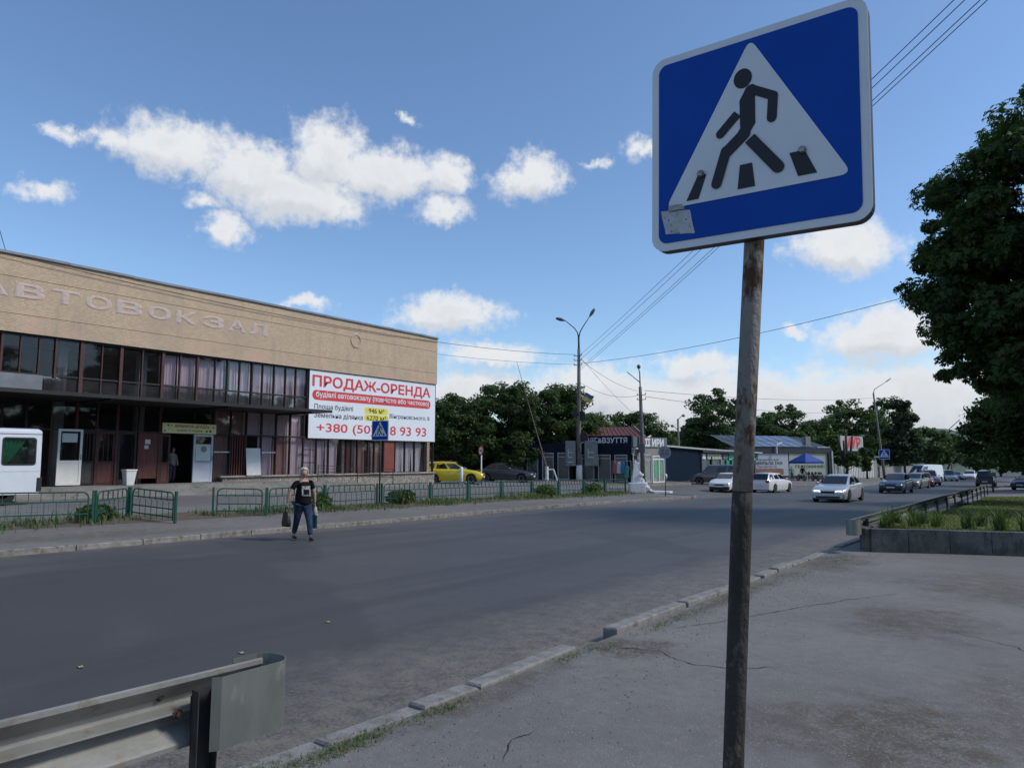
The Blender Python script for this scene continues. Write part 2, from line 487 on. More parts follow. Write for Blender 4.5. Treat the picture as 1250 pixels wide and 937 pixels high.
pth = [(-25.8, 47), (-25.8, 50), (-25.8, 53), (-25.8, 56), (-25.8, 59), (-25.8, 62), (-26.8, 64), (-29, 64.1), (-33, 64.1)]
for a, b in zip(pth[:-1], pth[1:]): kstone(a, b, kerb4, w=.18)

# cracks in the near asphalt: thin ragged ribbons
m_crack = M('crack_dark', (.025, .023, .021), rough=1.)
mb = MB()
def crack(pts, w):
    P = []
    pts = [Vector(p) for p in pts]; out = [pts[0]]
    for a, b in zip(pts[:-1], pts[1:]):
        n = max(2, int((b - a).length / .07)); d = (b - a)
        nr = Vector((-d.y, d.x)).normalized()
        for i in range(1, n + 1): out.append(a + d * i / n + nr * random.uniform(-.022, .022))
    for i, p in enumerate(out):
        d = out[min(i + 1, len(out) - 1)] - out[max(0, i - 1)]; nr = Vector((-d.y, d.x)).normalized()
        ww = w * random.uniform(.35, 1.2) * (1 if 0 < i < len(out) - 1 else .1)
        P.append([(p.x + nr.x * ww, p.y + nr.y * ww, g(p.x, p.y, .005)), (p.x - nr.x * ww, p.y - nr.y * ww, g(p.x, p.y, .005))])
    mb.grid(P)
crack([(-3.4, 6.2), (-3.0, 6.35), (-2.6, 6.1), (-2.32, 6.15), (-1.9, 6.5)], .006)
crack([(-3.3, 7.3), (-3.0, 7.9), (-2.6, 9.1), (-2.2, 10.2), (-1.7, 11.2)], .006)
crack([(-2.62, 3.45), (-2.8, 3.75), (-2.75, 4.0)], .004)
crack([(-2.0, 2.0), (-1.4, 2.6), (-.9, 2.8)], .004)
crack([(.2, 7.5), (-.3, 8.6), (-.9, 9.0)], .005)
struct('pavement_cracks', mb, m_crack)

# wooded ridge at the end of the street
mb = MB(); P = []
for i in range(41):
    y = 620 + 40 * math.sin(i * .7)
    x = -700 + i * 32
    h = 26 + 9 * math.sin(i * .45) + 5 * math.sin(i * 1.3 + 1)
    P.append([(x, y - 180, -14), (x, y - 90, -9 + h * .4), (x, y, -8 + h), (x, y + 150, -20)])
mb.grid(P); struct('wooded_hill', mb, m_hill, smooth=True)
# ------------------------------------------------------------------ bus station building
def tile_mat(name):
    m, t = new_mat(name)
    co = t.n('ShaderNodeTexCoord').outputs['Object']
    s = t.n('ShaderNodeSeparateXYZ', i0=co)
    uv = t.n('ShaderNodeCombineXYZ', i0=t.m('ADD', s.outputs[1], s.outputs[0]), i1=s.outputs[2], i2=0.0).outputs[0]
    br = t.n('ShaderNodeTexBrick', Vector=uv, Color1=(.64, .475, .31), Color2=(.50, .37, .245), Mortar=(.30, .235, .17), Scale=1.0)
    br.inputs['Brick Width'].default_value = .12; br.inputs['Row Height'].default_value = .06; br.inputs['Mortar Size'].default_value = .006
    c = br.outputs['Color']
    n1 = t.step(t.noise(uv, .55, 6, .65).outputs[0], .4, .68)
    c = t.mix(t.m('MULTIPLY', n1, .55), c, (.37, .30, .225))
    low = t.step(s.outputs[2], 7.9, 6.8)                      # pinkish renewed tiles low on the fascia
    n2 = t.m('MULTIPLY', t.step(t.noise(uv, .8, 5, .7, .4).outputs[0], .47, .56), low)
    c = t.mix(t.m('MULTIPLY', n2, .6), c, (.56, .36, .28))
    st = t.step(t.noise(t.v('MULTIPLY', uv, (2.2, .22, 1)), 1.0, 5, .6).outputs[0], .5, .72)
    c = t.mix(t.m('MULTIPLY', st, .35), c, (.31, .25, .185))
    b = t.n('ShaderNodeBsdfPrincipled', Base_Color=c, Roughness=.8)
    bp = t.n('ShaderNodeBump', Strength=.5, Height=t.m('ADD', br.outputs['Fac'], t.m('MULTIPLY', t.noise(uv, 12, 3).outputs[0], -1.2))); bp.inputs['Distance'].default_value = .01
    t.put(b.inputs['Normal'], bp.outputs[0])
    t.n('ShaderNodeOutputMaterial', i0=b)
    return m


m_tile = tile_mat('fascia_tiles')
m_plast = M('relief_plaster_pink', (.55, .43, .40), (.48, .375, .335), sc=5, rough=.85, c3=(.44, .35, .25), rsc=6, rthr=.56)
m_red = M('red_brown_frame', (.085, .028, .024), (.05, .018, .016), sc=6, rough=.55, c3=(.12, .075, .06), rsc=10, rthr=.62)
m_dkframe = M('dark_steel_frame', (.03, .022, .022), (.018, .014, .014), sc=6, rough=.5)
m_redwood = M('red_brown_boarding', (.15, .055, .045), (.085, .032, .028), sc=2, stretch=(1, 6, .5), rough=.7)
m_redpanel = M('brick_red_panel', (.23, .06, .045), (.17, .045, .035), sc=1.5, rough=.7)
m_brownc = M('brown_curtain', (.44, .27, .24), (.32, .19, .165), sc=1.5, rough=.9)
m_mauve = M('mauve_curtain', (.80, .68, .73), (.68, .55, .60), sc=.8, rough=.9)
m_whitec = M('white_curtain', (.86, .82, .84), (.76, .72, .74), sc=.8, rough=.9)
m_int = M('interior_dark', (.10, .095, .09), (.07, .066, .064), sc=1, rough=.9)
m_intpale = M('interior_pale_column', (.42, .42, .38), rough=.8)
m_conc = M('podium_concrete', (.26, .245, .225), (.19, .18, .165), sc=1.3, rough=.9, bump=.5, bsc=20, c3=(.12, .11, .1), rsc=3, rthr=.58)
m_ledge = M('ledge_pale_stone', (.38, .35, .31), (.27, .25, .22), sc=2, rough=.85, bump=.4)
m_canopy = M('canopy_dark_metal', (.014, .013, .014), (.022, .02, .02), sc=1.5, rough=.6)
m_roofm = M('roof_flashing_grey', (.22, .24, .26), (.15, .16, .17), sc=1, rough=.5, metal=.4)
m_white = M('white_pvc', (.72, .72, .70), (.62, .62, .60), sc=3, rough=.4)
m_glass = glass_mat('window_glass', (.85, .83, .85), base=.12, refl=.4)
m_glass_d = glass_mat('window_glass_dusty', (.6, .6, .63), base=.10, refl=.12)
m_glass_low = glass_mat('grey_lower_glass', (.35, .38, .42), base=.4, refl=.6)


def rubble_mat(name):
    m, t = new_mat(name)
    co = t.n('ShaderNodeTexCoord').outputs['Object']
    vo = t.n('ShaderNodeTexVoronoi', Vector=co, Scale=7.0); vo.feature = 'F1'
    ve = t.n('ShaderNodeTexVoronoi', Vector=co, Scale=7.0); ve.feature = 'DISTANCE_TO_EDGE'
    c = t.mix(t.n('ShaderNodeSeparateColor', i0=vo.outputs['Color']).outputs[0], (.42, .38, .33), (.22, .195, .17))
    c = t.mix(t.step(ve.outputs['Distance'], .06, .02), c, (.10, .09, .08))
    b = t.n('ShaderNodeBsdfPrincipled', Base_Color=c, Roughness=.9)
    bp = t.n('ShaderNodeBump', Strength=.9, Height=t.m('MINIMUM', ve.outputs['Distance'], .15)); bp.inputs['Distance'].default_value = .1
    t.put(b.inputs['Normal'], bp.outputs[0]); t.n('ShaderNodeOutputMaterial', i0=b)
    return m


m_rubble = rubble_mat('rubble_plinth')
XF = -32.0
bs = thing('bus_station', 'long two-storey bus station with beige tiled fascia, red-brown glazing and relief letters', 'bus station', (-32, 34.6, g(-32, 34.6)))
def P_(name, mb, mat, par=None, **k): return mb.build(name, mat, par or bs, world=(par is None), **k)
# fascia in three courses with sunk joints
Y0 = -14.
for z0, z1, x in ((6.66, 7.36, -31.77), (7.38, 8.80, -31.77), (8.82, 9.66, -31.765)):
    P_('fascia_panel', MB().box(-32.35, x, Y0, 34.62, z0, z1), m_tile)
P_('fascia_core', MB().box(-32.6, -31.81, Y0 + .05, 34.58, 6.68, 9.64), m_dkframe)
mb = MB().box(-50, -31.70, Y0, 34.68, 9.665, 9.76)
yy = Y0
while yy < 34: mb.beam((-31.69, yy, 9.735 + random.uniform(-.02, .012)), (-31.69, min(34.6, yy + 2.6), 9.735 + random.uniform(-.02, .012)), .03, .1); yy += 2.62
P_('roof_edge', mb, m_roofm)
P_('roof', MB().box(-50, -32.4, Y0, 34.6, 9.3, 9.66), m_int)
P_('end_wall', MB().box(-50, -32.36, 34.36, 34.6, .1, 9.3), m_tile)
# body that shows behind the glass
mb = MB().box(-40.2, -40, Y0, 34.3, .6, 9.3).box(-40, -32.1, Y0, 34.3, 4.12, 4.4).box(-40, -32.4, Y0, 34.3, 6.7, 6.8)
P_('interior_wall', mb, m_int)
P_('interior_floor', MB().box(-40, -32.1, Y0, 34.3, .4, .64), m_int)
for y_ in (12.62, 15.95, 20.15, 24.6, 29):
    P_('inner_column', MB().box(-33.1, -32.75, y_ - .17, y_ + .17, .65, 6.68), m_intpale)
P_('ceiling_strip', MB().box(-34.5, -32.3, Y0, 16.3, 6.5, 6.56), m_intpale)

U = [4.0, 4.9, 5.8, 6.7, 7.55, 8.4, 9.3, 10.13, 10.77, 11.42, 12.02, 13.0, 13.81, 14.59, 15.51, 16.43, 17.25, 18.09, 19.01, 19.66, 20.33, 21.02, 21.64, 22.33, 23.03, 23.68, 24.45]
thick = {13.0: .15, 14.59: .13, 16.43: .13, 18.09: .09, 12.02: .08, 24.45: .1, 10.13: .08, 21.02: .07, 7.55: .1}
# frames of the upper band
for y_ in U:
    w = thick.get(y_, .045)
    dark = y_ > 18.5
    P_('window_post', MB().box(-32.08, -31.93 - (0 if w < .07 else -.03), y_ - w / 2, y_ + w / 2, 4.26, 6.66), m_dkframe if dark else m_red)
P_('window_rail', MB().box(-32.06, -31.945, Y0, 24.45, 5.06, 5.13), m_dkframe)
P_('window_rail', MB().box(-32.07, -31.94, Y0, 24.45, 6.58, 6.665), m_dkframe)
P_('window_rail', MB().box(-32.07, -31.95, Y0, 24.45, 4.36, 4.44), m_dkframe)
me_cache = {}
def pane(y0, y1, z0, z1, mat, x=-32.0, name='window_pane', par=None):
    return P_(name, MB().add([(x, y0, z0), (x, y1, z0), (x, y1, z1), (x, y0, z1)], [(0, 1, 2, 3)]), mat, par)
def curtain(y0, y1, z0, z1, mat, x=-32.3, gather=0., parent=None):
    n = max(6, int((y1 - y0) / .035)); P = []
    ph = random.uniform(0, 6); fr = random.uniform(30, 46); am = random.uniform(.02, .05)
    sl_ = random.uniform(-.25, .25) * gather
    for k in range(7):
        t_ = k / 6; row = []
        for i in range(n + 1):
            u = i / n
            y_ = y0 + (y1 - y0) * u
            squeeze = 1 - gather * t_ * .5
            yc = y0 + (y1 - y0) * (.5 + sl_)
            y2 = yc + (y_ - yc) * squeeze
            row.append((x + am * math.sin(fr * y_ + ph + .8 * math.sin(3 * t_ + ph)) + .02 * math.sin(7 * y_), y2, z1 - (z1 - z0) * t_))
        P.append(row)
    return P_('curtain', MB().grid(P), mat, parent, smooth=True)
for a, b in zip(U[:-1], U[1:]):
    pane(a + .02, b - .02, 5.13, 6.58, m_glass if a > 16 else m_glass_d)
    pane(a + .02, b - .02, 4.44, 5.06, m_glass_low)
    if a > 16.3: 
        if abs((a + b) / 2 - 20.0) > .5: curtain(a, b, 4.45, 6.55, m_mauve, gather=random.choice((0, 0, .1, .25)))
        else: curtain(a + .3, b, 4.45, 6.55, m_mauve, gather=.3)
# ground floor
L = [4.0, 4.9, 5.8, 6.8, 7.7, 8.6, 9.5, 10.32, 11.14, 12.03, 12.98, 13.78, 14.6, 15.53, 16.46, 18.08, 19.05, 19.97, 20.83, 21.70, 22.57, 23.44, 24.30, 25.17, 26.0, 26.92, 28.1, 28.9, 29.4, 30.16, 31.1, 31.95, 32.8, 33.72, 34.5]
for y_ in L:
    top = 4.12 if y_ < 24.4 else 2.95
    lo = .66 if y_ < 19.5 else .9
    w = .1 if y_ in (12.98, 14.6, 16.46, 19.05) else .055
    P_('window_post', MB().box(-32.08, -31.93, y_ - w / 2, y_ + w / 2, lo, top), m_dkframe if y_ < 12 or y_ > 17 else m_red)
P_('window_rail', MB().box(-32.06, -31.945, Y0, 24.45, 2.9, 2.97), m_dkframe)
P_('window_rail', MB().box(-32.06, -31.945, 24.3, 34.5, 2.86, 2.9), m_dkframe)
for a, b in zip(L[:-1], L[1:]):
    if a < 24.2:
        pane(a + .03, b - .03, 2.97, 4.1, m_glass_d if a < 18.5 else m_glass)
        if a > 18.6: curtain(a, b, 2.95, 4.1, m_mauve if a > 20 else m_brownc)
lo_ = {10.32: 'd', 11.14: 'r', 15.53: 'wood', 19.05: 'dk_mauve', 19.97: 'bars', 20.83: 'd', 21.70: 'm', 22.57: 'b', 23.44: 'm', 24.30: 'lad', 25.17: 'm', 26.0: 'm', 26.92: 'bp', 28.1: 'b2',
       28.9: 'bp', 29.4: 'b2', 30.16: 'red', 31.1: 'w', 31.95: 'w', 32.8: 'w', 33.72: 'd'}
for a, b in zip(L[:-1], L[1:]):
    k = lo_.get(a, 'd' if a < 10 else None)
    z0 = .7 if a < 19.5 else .95
    if k is None: continue
    zt = 2.9 if a < 24.2 else 2.86
    if k == 'wood': P_('boarded_panel', MB().box(-32.03, -31.97, a + .05, b - .05, .9, zt), m_redwood); continue
    if k == 'red': P_('infill_panel', MB().box(-32.03, -31.97, a + .05, b - .05, 1.0, zt), m_redpanel); continue
    if k == 'bars':
        for i in range(6): P_('bar', MB().box(-32.0, -31.95, a + .1 + i * .135, a + .15 + i * .135, z0, zt), m_redwood)
        pane(a + .03, b - .03, z0, zt, m_glass_d, x=-32.04); continue
    pane(a + .03, b - .03, z0, zt, m_glass if a > 19 else m_glass_d)
    if k in ('m', 'dk_mauve', 'lad'): curtain(a, b, z0, zt, m_mauve if k != 'dk_mauve' else m_brownc, gather=random.choice((0, .15, .3)))
    if k == 'w': curtain(a, b, z0 + .03, zt, m_whitec, gather=.3)
    if k == 'b': curtain(a, b, z0, zt, m_brownc)
    if k == 'b2': curtain(a, b, z0, zt, m_brownc, gather=.1)
    if k == 'bp':
        for i in range(3):
            u = a + (b - a) * (.15 + .33 * i); P_('timber_board', MB().box(-32.26, -32.2, u, u + (b - a) * .2, z0, zt), m_redwood if i % 2 else m_conc)
    if k == 'lad':
        for z_ in (1.55, 2.25): P_('window_rail', MB().box(-32.05, -31.96, a, b, z_, z_ + .05), m_dkframe)
for a in (19.07, 21.72): P_('white_bar', MB().box(-31.96, -31.93, a, a + .85, 2.07, 2.12), m_white)
# doors
m_notice = M('paper_notice', (.62, .62, .58), rough=.8)
m_poster = M('faded_poster', (.55, .62, .60), (.45, .55, .52), sc=4, rough=.7)
def door(y0, y1, z0, z1, x, fm, pm, split=.42, bars=0, rot=0., label=None, fw=.09):
    d = MB(); zs = z0 + (z1 - z0) * split
    for yy0, yy1, a, b in ((y0, y0 + fw, z0, z1), (y1 - fw, y1, z0, z1), (y0 + fw, y1 - fw, z1 - fw, z1), (y0 + fw, y1 - fw, z0, z0 + fw), (y0 + fw, y1 - fw, zs - fw / 2, zs + fw / 2)):
        d.box(x - .03, x + .03, yy0, yy1, a, b)
    o = P_('door', d, fm)
    if label: o['label'] = label
    MB().box(x - .01, x + .012, y0 + fw, y1 - fw, z0 + fw, zs - fw / 2).build('panel', pm, o)
    MB().box(x - .004, x + .004, y0 + fw, y1 - fw, zs + fw / 2, z1 - fw).build('pane', m_glass_d, o)
    for i in range(bars):
        u = y0 + fw + (i + 1) * (y1 - y0 - 2 * fw) / (bars + 1)
        MB().box(x - .012, x + .02, u - .015, u + .015, zs, z1 - fw).build('bar', fm, o)
    MB().tube([(x + .03, y1 - .05, (z0 + z1) / 2 - .1), (x + .07, y1 - .05, (z0 + z1) / 2 - .08), (x + .07, y1 - .05, (z0 + z1) / 2 + .1), (x + .03, y1 - .05, (z0 + z1) / 2 + .12)], .012, 6).build('handle', m_dkframe, o)
    return o
wd = door(12.16, 13.07, .70, 2.95, -31.55, m_white, m_white, label='white door leaf standing open with dark glass above')
MB().box(-31.53, -31.51, 12.3, 12.86, 2.42, 2.78).build('poster', m_poster, wd)
door(13.1, 13.75, .68, 2.9, -32.0, m_dkframe, m_int, bars=3)
door(13.82, 14.55, .68, 2.9, -32.0, m_red, m_redwood, bars=2)
door(14.68, 15.46, .68, 2.9, -32.0, m_dkframe, m_glass_d, split=.06)
door(16.52, 16.97, .68, 2.88, -31.98, m_red, m_redwood, split=.4, label='narrow dark red door leaf beside the open doorway')
m_bluewhite = M('bluish_white_pvc', (.50, .54, .62), (.43, .47, .55), sc=2, rough=.45)
pd = door(18.05, 19.02, .68, 2.9, -31.9, m_bluewhite, m_bluewhite, label='pale blue and white entrance door leaf with a poster')
MB().box(-31.89, -31.87, 18.16, 18.9, 1.62, 2.45).build('poster', m_poster, pd)
MB().lathe([(.001, -31.868), (.15, -31.868), (.15, -31.863), (.001, -31.863)], (0, 18.55, 2.22), 14, ax='x').build('round_mark', m_roofm, pd)
P_('paper_note', MB().box(-31.965, -31.955, 15.82, 16.05, 2.42, 2.62), m_notice)
P_('paper_note', MB().box(-31.965, -31.955, 15.8, 15.98, 2.2, 2.36), m_notice)
P_('paper_note', MB().box(-31.94, -31.93, 11.3, 11.5, 1.85, 2.25), m_notice)
# canopy slab and its thin front lip
P_('canopy', MB().box(-32.1, -29.0, Y0, 23.75, 4.11, 4.21).box(-29.04, -28.98, Y0, 23.75, 4.09, 4.23), m_canopy)
for y_ in (8, 13, 18.05, 22.5): P_('canopy_bracing', MB().box(-31.9, -29.1, y_, y_ + .1, 4.02, 4.1), m_canopy)
# grey board lying on the canopy at the far left
P_('canopy_board', MB().box(-31.2, -31.1, 4, 11.3, 4.42, 4.98), m_roofm)
P_('canopy_board', MB().box(-31.22, -31.12, 11.34, 11.95, 4.3, 4.9), m_glass_low)
# podium, steps, plinth
P_('podium', MB().box(-32.15, -29.9, Y0, 22.6, -.1, .655), m_conc)
P_('step', MB().box(-29.9, -29.45, Y0, 22.9, -.1, .5), m_conc)
P_('step', MB().box(-29.45, -28.95, Y0, 23.2, -.1, .37), m_conc)
P_('plinth', MB().box(-32.3, -31.9, 19.6, 34.6, -.1, .86), m_rubble)
yy = 19.4
while yy < 34.5:
    P_('ledge_stone', MB().box(-32.2, -31.78, yy + .01, min(34.64, yy + 1.88), .865 + random.uniform(0, .008), .95), m_ledge, bevel=.01); yy += 1.9
# ramp with its thin handrail
mb = MB(); rp = [(22.6, .655), (25.2, .55), (30.6, .22)]
for (ya, za), (yb, zb) in zip(rp[:-1], rp[1:]):
    mb.add([(-31.9, ya, za), (-30.5, ya, za), (-30.5, yb, zb), (-31.9, yb, zb), (-31.9, ya, -.1), (-30.5, ya, -.1), (-30.5, yb, -.1), (-31.9, yb, -.1)], [(0, 1, 2, 3), (0, 4, 5, 1), (1, 5, 6, 2), (2, 6, 7, 3)])
P_('ramp', mb, m_conc)
hr = MB()
for k in range(4): hr.tube([(-30.55, 24.2, .95 + .16 * k), (-30.55, 29.6, .70 + .16 * k)], .016, 5)
P_('handrail', hr, m_dkframe)
for y_ in (24.2, 26.9, 29.6): P_('handrail_post', MB().tube([(-30.55, y_, .2), (-30.55, y_, 1.44 - (y_ - 24.2) * .046)], .022, 6), m_dkframe)
# relief letters
m_letters = [('А', 9.05, 10.15), ('В', 10.39, 11.4), ('Т', 11.65, 12.67), ('О', 12.93, 13.96), ('В', 14.18, 15.28), ('О', 15.55, 16.57), ('К', 16.82, 17.84), ('З', 18.15, 19.23), ('А', 19.47, 20.43), ('Л', 20.65, 21.66)]
for ch, a, b in m_letters:
    textobj('relief_letter', ch, m_plast, bs, 'x', (a - .02, 8.02), (b + .02, 8.62), bold=.042, at=-31.768, thick=.016, ext=.006)
ring = MB().tube([(-31.76, 27.62 + .36 * math.cos(t / 24 * 6.283), 8.62 + .36 * math.sin(t / 24 * 6.283)) for t in range(25)], .045, 6)
for s_ in (-1, 1): ring.tube([(-31.76, 27.62, 8.30), (-31.76, 27.62 + s_ * .14, 8.36), (-31.76, 27.62 + s_ * .2, 8.24), (-31.76, 27.62 + s_ * .08, 8.2)], .03, 6)
P_('round_emblem', ring, m_plast)

# ------------------------------------------------------------------ the big banner
m_ban = M('banner_white', (.72, .76, .80), (.68, .72, .77), sc=.6, rough=.5)
m_bred = M('banner_red', (.62, .055, .06), (.56, .05, .055), sc=2, rough=.5)
m_byel = M('banner_yellow', (.78, .72, .10), rough=.5)
m_bblk = M('banner_black', (.03, .03, .04), rough=.5)
bn = thing('sale_banner', 'large white sale and rent banner with red lettering on the bus station wall', 'banner', (-31.9, 29.5, 2.9))
MB().box(-31.91, -31.86, 24.5, 34.56, 2.9, 6.62).build('banner_sheet', m_ban, bn, world=True)
fr = MB()
for a in ((24.46, 24.5, 2.86, 6.65), (34.56, 34.6, 2.86, 6.65), (24.5, 34.56, 2.86, 2.9), (24.5, 34.56, 6.62, 6.65)): fr.box(-31.92, -31.85, *a)
fr.build('banner_frame', m_dkframe, bn, world=True)
def rrect(y0, y1, z0, z1, r, n=8):
    P = []
    for cx, cz, a0 in ((y1 - r, z1 - r, 0), (y0 + r, z1 - r, 90), (y0 + r, z0 + r, 180), (y1 - r, z0 + r, 270)):
        for i in range(n + 1):
            a = R(a0 + 90 * i / n); P.append((cx + r * math.cos(a), cz + r * math.sin(a)))
    return P
MB().prism(rrect(24.70, 34.12, 5.0, 5.55, .27), -31.86, -31.857, 'x').build('red_strip', m_bred, bn, world=True)
MB().prism(rrect(28.45, 30.38, 4.42, 4.80, .19), -31.86, -31.857, 'x').build('yellow_pill', m_byel, bn, world=True)
MB().prism(rrect(28.45, 30.42, 4.0, 4.38, .19), -31.86, -31.857, 'x').build('yellow_pill', m_byel, bn, world=True)
def bt(s, mat, y0, z0, y1, z1, bold=.0, at=-31.858): textobj('lettering', s, mat, bn, 'x', (y0, z0), (y1, z1), bold=bold, at=at)
bt('ПРОДАЖ-ОРЕНДА', m_bred, 24.68, 5.62, 34.09, 6.38, .03)
bt('будівлі автовокзалу (повністю або частково)', m_ban, 24.95, 5.09, 33.95, 5.49, .018, -31.853)
bt('Площа будівлі', m_bblk, 24.86, 4.44, 27.6, 4.80, .008)
bt('Земельна ділянка', m_bblk, 24.86, 3.98, 28.35, 4.33, .008)
bt('946 м²', m_bblk, 28.8, 4.47, 30.05, 4.76, .008, -31.853)
bt('6270 м²', m_bblk, 28.65, 4.05, 30.2, 4.33, .008, -31.853)
bt('Вінграновського, 8', m_bblk, 30.5, 4.18, 34.02, 4.52, .004)
bt('+380 (50)', m_bred, 25.05, 3.10, 29.27, 3.74, .012)
bt('8 93 93', m_bred, 30.55, 3.20, 33.74, 3.76, .012)

# ------------------------------------------------------------------ small things by the entrance
m_ysign = M('market_sign_yellow', (.85, .78, .30), (.70, .72, .48), sc=2.2, rough=.6)
m_yred = M('market_sign_red', (.42, .05, .03), rough=.6)
ms = thing('market_sign', 'yellow market sign with dark red letters above the open doorway', 'sign', (-31.8, 17.8, 2.95))
MB().box(-31.86, -31.80, 16.5, 19.1, 2.93, 3.39).build('sign_board', m_ysign, ms, world=True, bevel=.006)
textobj('lettering', 'ЯРМАРОК «РАДА»', m_yred, ms, 'x', (17.05, 3.17), (18.75, 3.33), bold=.02, at=-31.8)
m_ygreen = M('market_sign_dark', (.06, .07, .02), rough=.6)
textobj('lettering', 'з.Шат 7-годин', m_ygreen, ms, 'x', (17.15, 3.0), (18.4, 3.11), bold=.01, at=-31.8)
dots = MB()
for y_, z_, r_ in ((16.75, 3.28, .045), (16.9, 3.28, .03), (16.6, 3.03, .04), (16.78, 3.12, .02), (16.95, 3.05, .02), (18.62, 3.05, .05), (18.8, 3.06, .06), (18.95, 3.24, .04)):
    dots.lathe([(.001, -31.8), (r_, -31.8), (r_, -31.797), (.001, -31.797)], (0, y_, z_), 8, ax='x')
dots.build('small_pictures', m_ygreen, ms, world=True)
m_bin = M('white_plastic', (.70, .72, .72), (.6, .62, .62), sc=4, rough=.4)
bn2 = thing('planter_pot', 'white square tapering pot on the podium beside the red-brown boarded panel', 'pot', (-31.0, 14.75, .655))
for (r0, r1, z0, z1, nm) in ((.15, .215, 0, .60, 'pot'), (.235, .235, .60, .66, 'rim')):
    q = MB(); h0, h1 = r0, r1
    q.add([(-h0, -h0, z0), (h0, -h0, z0), (h0, h0, z0), (-h0, h0, z0), (-h1, -h1, z1), (h1, -h1, z1), (h1, h1, z1), (-h1, h1, z1)],
          [(0, 3, 2, 1), (4, 5, 6, 7), (0, 1, 5, 4), (1, 2, 6, 5), (2, 3, 7, 6), (3, 0, 4, 7)])
    q.build(nm, m_bin, bn2, bevel=.012)
wb = thing('white_board', 'plain white board leaning against the dark ground-floor window', 'board', (-31.8, 21.2, .86))
MB().add([(-31.78, 20.8, .955), (-31.78, 21.6, .955), (-31.92, 21.6, 2.3), (-31.92, 20.8, 2.3), (-31.74, 20.8, .955), (-31.74, 21.6, .955), (-31.88, 21.6, 2.3), (-31.88, 20.8, 2.3)],
         [(0, 3, 2, 1), (4, 5, 6, 7), (0, 1, 5, 4), (1, 2, 6, 5), (2, 3, 7, 6), (3, 0, 4, 7)]).build('board', m_white, wb, world=True)
MB().box(-31.80, -31.76, 20.78, 20.84, .9, .96).box(-31.80, -31.76, 21.56, 21.62, .9, .96).build('foot', m_dkframe, wb, world=True)
# ------------------------------------------------------------------ pedestrian crossing signs
m_sblue = M('sign_blue', (.001, .062, .36), (.001, .055, .33), sc=3, rough=.5, spec=.15)
m_swhite = M('sign_white', (.66, .69, .73), (.60, .63, .67), sc=4, rough=.5, spec=.2)
m_sblack = M('sign_black', (.008, .009, .014), rough=.45)
m_sback = M('sign_back_grey', (.16, .17, .18), (.11, .115, .12), sc=4, rough=.5, metal=.3)
m_schan = M('sign_edge_dark', (.035, .037, .04), rough=.5, metal=.2)
m_bolt = M('zinc_bolt', (.28, .28, .27), (.18, .16, .13), sc=40, rough=.4, metal=.8)
m_pole = M('weathered_pole_paint', (.25, .235, .215), (.17, .155, .14), sc=9, stretch=(1, 1, .5), rough=.7, bump=.5, bsc=70, c3=(.07, .034, .02), rsc=11, rthr=.52, rw=.05, rr=.2)
m_pole_low = M('rusty_pole_dark', (.045, .04, .036), (.025, .022, .02), sc=10, stretch=(1, 1, .5), rough=.8, bump=.6, bsc=60, c3=(.13, .11, .09), rsc=22, rthr=.60)
m_stick = M('torn_sticker', (.45, .47, .49), (.34, .36, .37), sc=40, rough=.6, c3=(.1, .1, .1), rsc=60, rthr=.6)


def rr(w, h, r, n=6):
    return rrect(-w / 2, w / 2, -h / 2, h / 2, r, n)


def capsule(a, b, w, n=6, flat_a=False, flat_b=False):
    """stroke between 2D points with round ends"""
    a = Vector(a); b = Vector(b); d = (b - a).normalized(); nr = Vector((-d.y, d.x)) * w / 2
    P = []
    if flat_b: P += [b - nr, b + nr]
    else:
        for i in range(n + 1):
            t = -math.pi / 2 + math.pi * i / n; P.append(b + nr * math.sin(t) + d * (w / 2) * math.cos(t))
    if flat_a: P += [a + nr, a - nr]
    else:
        for i in range(n + 1):
            t = math.pi / 2 + math.pi * i / n; P.append(a + nr * math.sin(t) + d * (w / 2) * math.cos(t))
    return [(p.x, p.y) for p in P]


